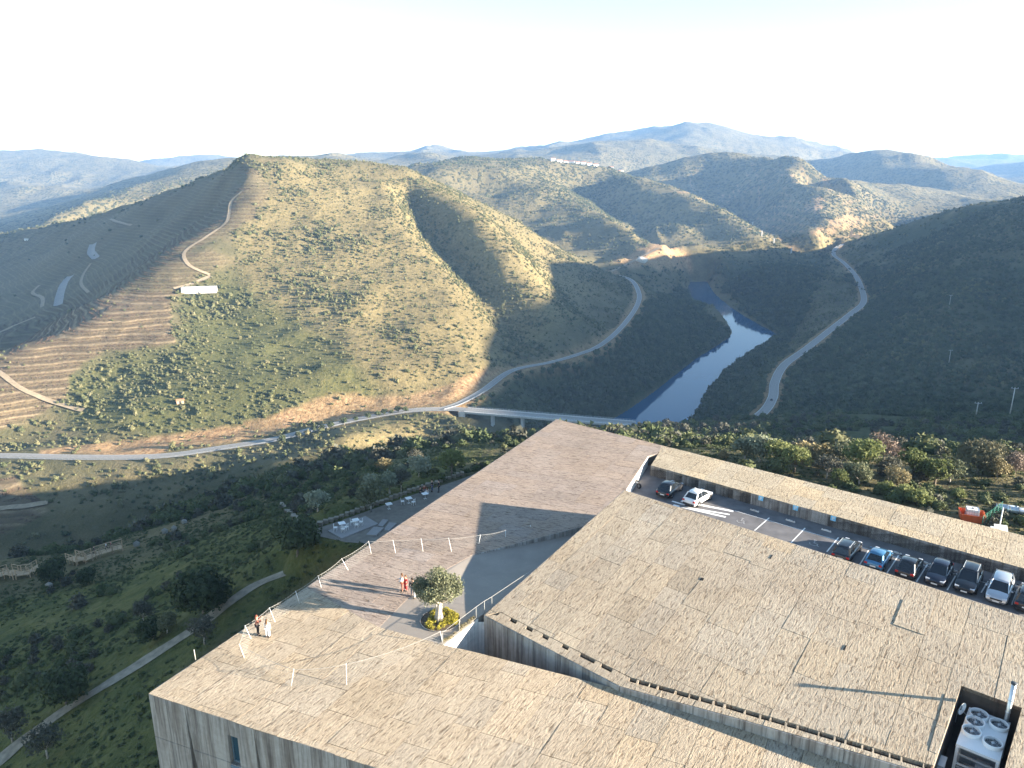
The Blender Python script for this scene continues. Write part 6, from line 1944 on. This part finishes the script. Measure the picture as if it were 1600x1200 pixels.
def table(u, v, lab, z=ZT + .145):
    c = G(u, v, z + .74); o = empty('cafe_table', (c[0], c[1], z), R(28), lab, 'table', 'white cafe tables')
    MB().box((0, 0, .73), (.78, .78, .03)).build('tabletop', M_white, o)
    MB().tube([(0, 0, .03), (0, 0, .71)], .03, 8).build('leg', M_white, o)
    m = MB().box((0, 0, .015), (.5, .07, .03), R(45)); m.box((0, 0, .016), (.5, .07, .032), R(-45)); m.build('base', M_white, o)
def chair(u, v, rz, lab, z=ZT + .145):
    c = G(u, v, z + .45); o = empty('cafe_chair', (c[0], c[1], z), rz, lab, 'chair', 'white cafe chairs')
    MB().box((0, 0, .45), (.42, .42, .03)).build('seat', M_white, o)
    m = MB()
    for k in range(4): m.box((-.2, -.15 + .1 * k, .68), (.02, .03, .36))
    m.box((-.2, 0, .86), (.025, .42, .05)); m.build('backrest', M_white, o)
    for sx in (-.18, .18):
        for sy in (-.18, .18): MB().box((sx, sy, .22), (.03, .03, .44)).build('leg', M_white, o)
table(534, 817, 'white cafe table on the left of the large slab'); table(555.5, 812, 'white cafe table on the right of the large slab')
table(607.5, 787, 'white cafe table standing alone near the low wall', ZT); table(638.5, 778, 'white cafe table left of the seated group', ZT); table(664, 771, 'white cafe table in the middle of the group of people', ZT)
for a in ((524, 824, 0, 'chair left of the left cafe table on the slab', ZT + .145), (536, 826, 1.4, 'chair in front of the left cafe table on the slab', ZT + .145), (541, 823, 2.6, 'chair right of the left cafe table on the slab', ZT + .145), (550, 815, .3, 'chair left of the right cafe table on the slab', ZT + .145), (557, 819, 1.6, 'chair in front of the right cafe table on the slab', ZT + .145), (564, 815, 3.0, 'chair right of the right cafe table on the slab', ZT + .145), (629, 783, .2, 'chair left of the table beside the seated group', ZT), (646, 784, 2.4, 'chair right of the table beside the seated group', ZT)): chair(a[0], a[1], a[2], 'white ' + a[3], a[4])
# dry stone wall
def stone_wall(pts, lab, hgt=.5, step=.75, cat='wall', big=1.0):
    p = resample(np.array(pts), step); o = empty('stone_wall', tuple(p[0]), 0, lab, cat); M_ = plain('dry_stone', (.25, .22, .17), .95, 0, .25, 2, .1)
    rr_ = random.Random(3)
    for q in p:
        m = MB(); s = (rr_.uniform(.55, .8) * step, rr_.uniform(.4, .6) * big, hgt * rr_.uniform(.7, 1.1)); z_ = q[2] - p[0][2] + s[2] * .35
        x_, y_ = q[0] - p[0][0], q[1] - p[0][1]
        v8 = [(x_ + dx * s[0] * rr_.uniform(.75, 1.05) * .6, y_ + dy * s[1] * rr_.uniform(.75, 1.05) * .6, z_ + dz * s[2] * .5) for dz in (-1, 1) for dx, dy in ((-1, -1), (1, -1), (1, 1), (-1, 1))]
        m.add(v8, [(3, 2, 1, 0), (4, 5, 6, 7), (0, 1, 5, 4), (1, 2, 6, 5), (2, 3, 7, 6), (3, 0, 4, 7)]); m.build('stone', M_, o)
stone_wall([G(474, 829, ZT), G(508, 817, ZT), G(560, 799, ZT), G(640, 769, ZT), G(722, 741, ZT)], 'low dry stone wall along the upper edge of the cafe terrace')
def gpt(u, v, r0=60, r1=500):
    return on_ground(u, v, r0, r1)
stone_wall([gpt(472, 832), gpt(462, 812), gpt(446, 798), gpt(440, 790)], 'broken stone wall climbing the slope left of the cafe terrace', .7, 1.0)
M_rk = plain('pale_rock', (.22, .21, .18), .9, 0, .2, 1)
for k, (u, v, lab) in enumerate(((272, 829, 'largest pale rock on the shaded slope above the walkway'), (258, 833, 'pale rock just left of the largest one on the shaded slope'), (288, 818, 'pale rock uphill right of the largest one'), (214, 853, 'pale rock near the upper end of the walkway'), (78, 918, 'pale rock in the scrub below the hidden part of the walkway'))):
    p = gpt(u, v); rock('rock', (p[0], p[1], p[2] + .3), (.75, .6, .95), M_rk, k, lab, 'rock', 'rocks on the shaded slope', 1)

# ---------------------------------------------------------------- wooden walkway
def wk(u, v, h=.9):
    p = on_ground(u, v + 4, 60, 300); return (p[0], p[1], p[2] + h)
def walkway(pts, lab):
    p = np.array(pts, float); o = empty('wooden_walkway', tuple(p[0]), 0, lab, 'walkway'); p0 = p[0].copy(); p = p - p0
    hw = .9
    for a, b in zip(p[:-1], p[1:]):
        d = b - a; L = np.linalg.norm(d[:2]); t_ = d[:2] / L; n_ = np.array([-t_[1], t_[0]])
        nb_ = max(2, int(L / .9))
        for i in range(nb_):
            q0, q1 = a + d * (i + .04) / nb_, a + d * (i + .96) / nb_
            vs = [(q0[0] - n_[0] * hw, q0[1] - n_[1] * hw, q0[2]), (q1[0] - n_[0] * hw, q1[1] - n_[1] * hw, q1[2]), (q1[0] + n_[0] * hw, q1[1] + n_[1] * hw, q1[2]), (q0[0] + n_[0] * hw, q0[1] + n_[1] * hw, q0[2])]
            m = MB(); m.add(vs + [(v[0], v[1], v[2] - .12) for v in vs], [(0, 1, 2, 3), (7, 6, 5, 4), (0, 4, 5, 1), (1, 5, 6, 2), (2, 6, 7, 3), (3, 7, 4, 0)]); m.build('plank', M_wood, o)
        for s in (-1, 1):
            k = max(1, int(L / 1.7))
            for i in range(k + 1):
                q = a + d * i / k; MB().box((q[0] + n_[0] * s * hw, q[1] + n_[1] * s * hw, q[2] - .1), (.12, .12, 2.5)).build('post', M_wood, o)
            m = MB()
            for hz__ in (.55, 1.1):
                m.tube([(a[0] + n_[0] * s * hw, a[1] + n_[1] * s * hw, a[2] + hz__), (b[0] + n_[0] * s * hw, b[1] + n_[1] * s * hw, b[2] + hz__)], .07 if hz__ > 1 else .045, 4)
            m.build('handrail', M_wood, o)
walkway([wk(-40, 916), wk(-6, 903), wk(14, 896), wk(28, 899), wk(50, 896), wk(66, 886)], 'timber walkway with handrails entering at the left edge and turning behind the dark tree')
walkway([wk(112, 873), wk(128, 878), wk(150, 868), wk(176, 860), wk(192, 856)], 'upper flight of the timber walkway climbing the slope right of the dark tree')
for u, v, t_, lab in ((149, 868, C_black, 'person in black on the upper flight of the wooden walkway'), (168, 862, C_white, 'person in a white top on the wooden walkway'), (175, 860, C_brick, 'person in dark red just behind the one in white on the walkway')):
    person(wk(u, v, .92), R(200), lab, t_, C_black, H_dark, 1.7, 'walk', 'down', 'walkers on the wooden walkway')

# ---------------------------------------------------------------- temporary net fence on the roof
feet = [(692, 1007), (541.6, 1070), (455, 1072), (382, 1028), (392, 998), (430, 972), (468, 943), (502, 918), (544, 891), (580, 865), (618, 864), (661, 862), (705.5, 862), (748, 850), (790, 839), (829, 823)]
tops_ = [(688, 987), (541, 1038), (459, 1046), (374, 1007), (383, 978), (421, 950), (462, 924), (497, 900), (534, 873), (576, 846), (614, 844), (658, 842), (701, 841), (750.6, 836), (790, 828.5), (829, 820.5)]
Hf = [1.15, 1.35, 1.25, 1.1, 1.1, 1.1, 1.1, 1.1, 1.1, 1.1, 1.1, 1.1, 1.1, .9, .6, .15]
fo = empty('net_fence', (0, 40, 0), 0, 'temporary fence of thin white leaning posts and loose net around the open roof', 'fence')
FB = [Vector(G(*f, .02)) for f in feet]; FT = [Vector(G(t_[0], t_[1], h_)) for t_, h_ in zip(tops_, Hf)]
off = Vector((0, -40, 0))
for a, b in zip(FB, FT):
    MB().tube([a + off, b + off + (b - a) * .04], .019, 6).build('post', M_white, fo)
extra_ = MB().tube([Vector(G(305.6, 1031, 0)) + off, Vector(G(303, 1015, .9)) + off], .035, 6).build('post', M_wirew, fo)
for i in range(len(FB) - 1):
    a0, a1, b0, b1 = FB[i] + off, FT[i] + off, FB[i + 1] + off, FT[i + 1] + off
    L = (b1 - a1).length; n = max(4, int(L / .28)); sag = min(.28, L * .035)
    def S(t, h):
        lo = a0.lerp(b0, t); hi = a1.lerp(b1, t) - Vector((0, 0, sag * 4 * t * (1 - t)))
        return lo.lerp(hi, h)
    MB().tube([S(k / 8, 1) for k in range(9)], .011, 5).build('top_cord', M_wirew, fo)
    m = MB(); r_w = .0034
    hgt = max(.25, ((a1 - a0).length + (b1 - b0).length) / 2); nh = hgt / (L / n)
    for k in range(-int(nh) - 1, n + 1):
        for sg in (1, -1):
            pts_ = []
            for q in range(4):
                h_ = q / 3; t_ = (k + nh * h_) / n
                if sg < 0: t_ = 1 - t_
                if -.001 <= t_ <= 1.001: pts_.append(S(t_, h_))
            if len(pts_) >= 2: m.tube(pts_, r_w, 3, 0, False, False)
    tag(m.build('net', M_wirew, fo), kind='stuff')
# steel railing beside the pit and the ramp
rp = [Vector((*LB[0], 0)), Vector((*G2(718, 987), 0)), Vector((*G2(744, 967), 0)), Vector((*G2(757, 957.5), 0))]
dd_ = (Vector(xy(bB)) - Vector(xy(bA))).normalized(); nn_ = Vector((-dd_.y, dd_.x))
q0 = Vector(xy(bA)) + nn_ * .45
for t_ in (1.5, 6, 10.5, 15, 19): 
    q = q0 + dd_ * t_; rp.append(Vector((q.x, q.y, zP(q.x, q.y))))
ro = empty('railing', tuple(rp[0]), 0, 'thin pale steel railing between the plaza and the open pit, running on along the ramp', 'railing')
rel = [p - rp[0] for p in rp]
for p in rel: MB().tube([p, p + Vector((0, 0, 1.05))], .02, 6).build('post', M_wirew, ro)
MB().tube([p + Vector((0, 0, 1.07)) for p in rel], .013, 6).build('handrail', M_wirew, ro)
m = MB()
for a, b in zip(rel[:-1], rel[1:]):
    L = (b - a).length; n = max(2, int(L / .16))
    for k in range(1, n): q = a.lerp(b, k / n); m.tube([q + Vector((0, 0, .08)), q + Vector((0, 0, 1.05))], .0045, 3, 0, False, False)
    m.tube([a + Vector((0, 0, .08)), b + Vector((0, 0, .08))], .012, 4)
m.build('infill_bars', M_wirew, ro)
# dry weeds in the planting strip along the pit
pA, pB = Vector(G2(694, 1003)), Vector(G2(742, 965)); bl = []
for k in range(26):
    t_ = random.random(); q = pA.lerp(pB, t_); bl.append((q.x + random.uniform(-.12, .1), q.y, .07, .16, .16, .09))
V, Fc = leaf_cloud(bl, 1300, .05, 9, False, .4)
o = link('planting_strip', np_mesh('planting_strip', V, Fc, L_tan)); tag(o, 'strip of dry low plants along the edge of the pit beside the plaza', 'plants', kind='stuff')

# ---------------------------------------------------------------- roof plant in the pit
cdir = (Vector(G2(1525, 1188, 1.0)) - Vector(G2(1549, 1112, 1.0))).normalized()
cc = G(1537, 1146, 1.05)
crz = math.atan2(cdir.y, cdir.x)
ch = empty('chiller', (cc[0], cc[1], HV_Z), crz, 'large white roof chiller with five fans standing in the sunken plant pit', 'chiller')
Mc = M_white; zt_ = 1.05 - HV_Z
MB().box((-.1, 0, zt_ - .12), (4.2, 2.3, .18)).build('top_panel', Mc, ch)
MB().box((-1.0, 0, zt_ / 2 - .1), (2.3, 2.1, zt_ - .35)).build('coil_housing', plain('pale_grey_metal', (.5, .53, .56), .4, .3), ch)
for sx in (-2.1, .2, 2.0):
    for sy in (-1.05, 1.05): MB().box((sx, sy, (zt_ - .2) / 2), (.16, .16, zt_ - .2)).build('leg', Mc, ch)
for sx, a_, b_ in ((1.1, .5, 1.6), (2.0, .5, 1.6)):
    for zz in (.4, 1.3): MB().box((sx, 0, zz), (.1, 2.0, .1)).build('cross_bar', Mc, ch)
for sy in (-1.05, 1.05): MB().box((1.1, sy, 1.3), (1.8, .1, .1)).build('side_bar', Mc, ch)
MB().tube([(.4, -.9, .3), (1.9, .6, 1.3)], .06, 6).build('pipe', Mc, ch)
MB().box((.9, .3, .6), (.8, .7, 1.0)).build('control_box', plain('grey_box', (.6, .62, .64), .5), ch)
fanpos = [(-1.55, -.52), (-1.30, .62), (-.62, -.58), (.42, -.60), (.75, .58)]
for fx, fy in fanpos:
    m = MB(); n = 20
    vs = []; 
    for r__, z__ in ((.55, 0), (.55, .26), (.48, .26), (.48, .02)): vs += [(fx + r__ * math.cos(6.2832 * k / n), fy + r__ * math.sin(6.2832 * k / n), zt_ - .03 + z__) for k in range(n)]
    fs = []
    for j in range(3):
        for k in range(n): fs.append((j * n + k, j * n + (k + 1) % n, (j + 1) * n + (k + 1) % n, (j + 1) * n + k))
    m.add(vs, fs, 0, True); fn = m.build('fan_ring', Mc, ch)
    MB().add([(fx + .48 * math.cos(6.2832 * k / n), fy + .48 * math.sin(6.2832 * k / n), zt_ - .01) for k in range(n)], [tuple(range(n))]).build('fan_well', M_black, fn)
    b_ = MB()
    for k in range(5):
        a = k * 1.2566
        p1, p2 = a, a + .62
        b_.add([(fx + .08 * math.cos(p1), fy + .08 * math.sin(p1), zt_ + .10), (fx + .44 * math.cos(p1), fy + .44 * math.sin(p1), zt_ + .06), (fx + .44 * math.cos(p2), fy + .44 * math.sin(p2), zt_ + .13), (fx + .08 * math.cos(p2), fy + .08 * math.sin(p2), zt_ + .13)], [(0, 1, 2, 3)])
    b_.build('fan_blades', M_dsteel, fn)
    MB().tube([(fx, fy, zt_), (fx, fy, zt_ + .18)], .09, 10).build('hub', M_steel, fn)
    g_ = MB()
    for r__ in (.18, .30, .41): g_.tube([(fx + r__ * math.cos(6.2832 * k / 16), fy + r__ * math.sin(6.2832 * k / 16), zt_ + .235) for k in range(17)], .006, 3, 0, False, False)
    for k in range(8): g_.tube([(fx, fy, zt_ + .24), (fx + .48 * math.cos(.785 * k), fy + .48 * math.sin(.785 * k), zt_ + .235)], .006, 3, 0, False, False)
    g_.build('guard', M_steel, fn)
# small air handler behind it
c = G(1543, 1102, .6); o = empty('air_handler', (c[0], c[1], HV_Z), crz, 'small grey air handling unit with an open top behind the chiller', 'air handler')
MB().box((0, 0, .95), (.9, 1.3, 1.9)).build('cabinet', plain('grey_cabinet', (.42, .45, .48), .4, .4), o)
m = MB()
for k in range(4): m.box((-.3 + .2 * k, 0, 1.98), (.05, 1.2, .16))
m.build('louvres', M_steel, o)
MB().tube([(.5, -.6, 2.1), (1.3, -1.7, 1.6)], .05, 6).build('pipe', M_white, o)
# flue
base = GB(1577, 1103.5); zfl = base[2] + 1.65
o = empty('flue_pipe', (base[0], base[1], HV_Z), 0, 'tall shiny steel flue with a dark cap rising from the corner of the plant pit', 'chimney')
MB().tube([(0, 0, 0), (0, 0, zfl - HV_Z)], .13, 14).build('pipe', M_steel, o)
for z_ in (2.4, 3.3, 4.2): MB().tube([(0, 0, z_), (0, 0, z_ + .06)], .15, 14).build('joint_ring', M_steel, o)
MB().tube([(0, 0, zfl - HV_Z), (0, 0, zfl - HV_Z + .08), (0, 0, zfl - HV_Z + .09)], [.19, .19, .02], 14).build('cap', M_dsteel, o)
# dish
c = G(1501, 1106, 1.3); o = empty('satellite_dish', (c[0], c[1], c[2] - .6), R(-60), 'round white satellite dish on the left wall of the plant pit', 'satellite dish')
m = MB(); n = 16; vs = [(0, 0, .6)]
for j in (1, 2, 3): vs += [(.12 * j * j / 3 * .25 + .02, .14 * j * math.cos(6.2832 * k / n), .6 + .14 * j * math.sin(6.2832 * k / n)) for k in range(n)]
fs = [(0, 1 + k, 1 + (k + 1) % n) for k in range(n)] + [(1 + j * n + k, 1 + j * n + (k + 1) % n, 1 + (j + 1) * n + (k + 1) % n, 1 + (j + 1) * n + k) for j in range(2) for k in range(n)]
m.add(vs, [f[::-1] for f in fs], 0, True); m.build('dish', M_white, o); MB().tube([(0, 0, .6), (.4, 0, .35), (.45, 0, .5)], .015, 5).build('feed_arm', M_steel, o); MB().tube([(-.02, 0, .6), (-.15, 0, .3), (-.15, 0, -.6)], .025, 6).build('bracket', M_steel, o)
c = G(1474, 1178, .3); o = empty('junction_box', (c[0], c[1], HV_Z), crz, 'pale grey box standing against the left wall of the plant pit', 'box')
MB().box((0, 0, .7), (1.0, .35, 1.3)).build('cabinet', plain('pale_box', (.55, .6, .66), .5), o); MB().box((0, 0, 1.37), (1.06, .41, .04)).build('lid', M_steel, o)

# ---------------------------------------------------------------- yard behind the roof strip
c = on_ground(1522, 817, 50, 140)
Pd = Vector((c[0], c[1], c[2]))
M_or = plain('orange_paint', (.62, .13, .04), .5, 0, .12, 3)
srz = R(-22)
o = empty('orange_skip', tuple(Pd + Vector((0, .6, 0))), srz, 'open orange metal skip standing among weeds behind the roof strip', 'skip')
w, d_, h_ = 2.5, 1.9, .95; t_ = .06
MB().box((0, 0, .12), (w - .3, d_ - .3, .06)).build('floor', M_or, o)
for sx in (-1, 1):
    m = MB(); m.add([(sx * (w / 2 - .15), -d_ / 2 + .15, .1), (sx * (w / 2 - .15), d_ / 2 - .15, .1), (sx * w / 2, d_ / 2, h_), (sx * w / 2, -d_ / 2, h_), (sx * (w / 2 - .15) - sx * t_, -d_ / 2 + .15, .1), (sx * (w / 2 - .15) - sx * t_, d_ / 2 - .15, .1), (sx * w / 2 - sx * t_, d_ / 2, h_), (sx * w / 2 - sx * t_, -d_ / 2, h_)], [(0, 1, 2, 3), (7, 6, 5, 4), (3, 2, 6, 7), (0, 3, 7, 4), (1, 5, 6, 2)]); m.build('side_panel', M_or, o)
for sy in (-1, 1):
    m = MB(); m.add([(-(w / 2 - .15), sy * (d_ / 2 - .15), .1), ((w / 2 - .15), sy * (d_ / 2 - .15), .1), (w / 2, sy * d_ / 2, h_), (-w / 2, sy * d_ / 2, h_), (-(w / 2 - .15), sy * (d_ / 2 - .15 - t_), .1), ((w / 2 - .15), sy * (d_ / 2 - .15 - t_), .1), (w / 2, sy * (d_ / 2 - t_), h_), (-w / 2, sy * (d_ / 2 - t_), h_)], [(0, 1, 2, 3), (7, 6, 5, 4), (3, 2, 6, 7)]); m.build('end_panel', M_or, o)
o2 = empty('water_tank', tuple(Pd + Vector((.02, .65, .16))), srz, 'square white water tank in a wire cage standing in the orange skip', 'tank')
MB().box((0, 0, .66), (1.15, .98, 1.15)).build('tank_body', M_white, o2)
m = MB()
for k in range(6):
    x_ = -.6 + .24 * k
    for sy in (-.52, .52): m.box((x_, sy, .66), (.025, .025, 1.2))
for k in range(5):
    y_ = -.5 + .25 * k
    for sx in (-.6, .6): m.box((sx, y_, .66), (.025, .025, 1.2))
for z_ in (.1, .4, .7, 1.0, 1.25):
    for sy in (-.52, .52): m.box((0, sy, z_), (1.2, .025, .025))
    for sx in (-.6, .6): m.box((sx, 0, z_), (.025, 1.04, .025))
m.build('cage', M_steel, o2); MB().tube([(0, 0, 1.23), (0, 0, 1.32)], .12, 12).build('cap', M_dsteel, o2)
# green mesh fence
a = Vector(on_ground(1533, 826, 50, 140)); b = Vector(on_ground(1563, 803, 50, 160))
o = empty('green_fence', tuple(a), 0, 'green wire mesh fence panel between the orange skip and the white cabinet', 'fence')
M_gw = plain('green_wire', (.03, .20, .13), .6); n = 5
for k in range(n + 1): q = (b - a) * k / n; MB().tube([q, q + Vector((0, 0, 1.5))], .04, 6).build('post', M_gw, o)
m = MB(); L = (b - a).length
for k in range(int(L / .18)): q = (b - a) * k * .18 / L; m.tube([q + Vector((0, 0, .1)), q + Vector((0, 0, 1.45))], .007, 3, 0, False, False)
for z_ in (.1, .4, .7, 1.0, 1.3, 1.48): m.tube([Vector((0, 0, z_)), (b - a) + Vector((0, 0, z_))], .009, 3, 0, False, False)
m.build('mesh_infill', M_gw, o)
# silver pipes lying behind
for k, (u, v) in enumerate(((1572, 799), (1590, 803))):
    c = on_ground(u, v, 50, 160); o = empty('tank_pipe', (c[0], c[1], c[2]), R(-20), ['short fat silver pipe lying behind the green fence', 'silver pipe lying at the right edge behind the green fence'][k], 'pipe')
    MB().tube([(-1.1, 0, .4), (1.1, 0, .4)], .38, 14).build('drum', M_steel, o)
    m = MB()
    for s in (-.9, 0, .9): m.tube([(s - .03, 0, .4), (s + .03, 0, .4)], .41, 14)
    m.build('hoops', M_dsteel, o)
# white cabinet with a pole
c = G(1572, 826, -1.4); c = (c[0], c[1] + 1.0, float(height(np.array([c[0]]), np.array([c[1] + 1.0]))[0]))
o = empty('white_cabinet', c, R(-22), 'small white cabinet with dark windows and a tilted white panel on top', 'cabinet')
MB().box((0, 0, .55), (1.5, .9, 1.1)).build('body', M_white, o); MB().box((.1, .35, 1.32), (1.2, .7, .05), 0, 0, Matrix.Rotation(R(18), 4, 'X')).build('panel', M_white, o)
for sx in (-.45, 0): MB().box((sx, -.46, .6), (.32, .03, .6)).build('window', M_dsteel, o)
MB().box((.5, -.46, .5), (.4, .03, .9)).build('door', plain('brown_door', (.25, .10, .06), .7), o)
MB().tube([(.1, .5, 0), (.1, .5, 3.3)], .06, 8).build('pole', M_white, o)
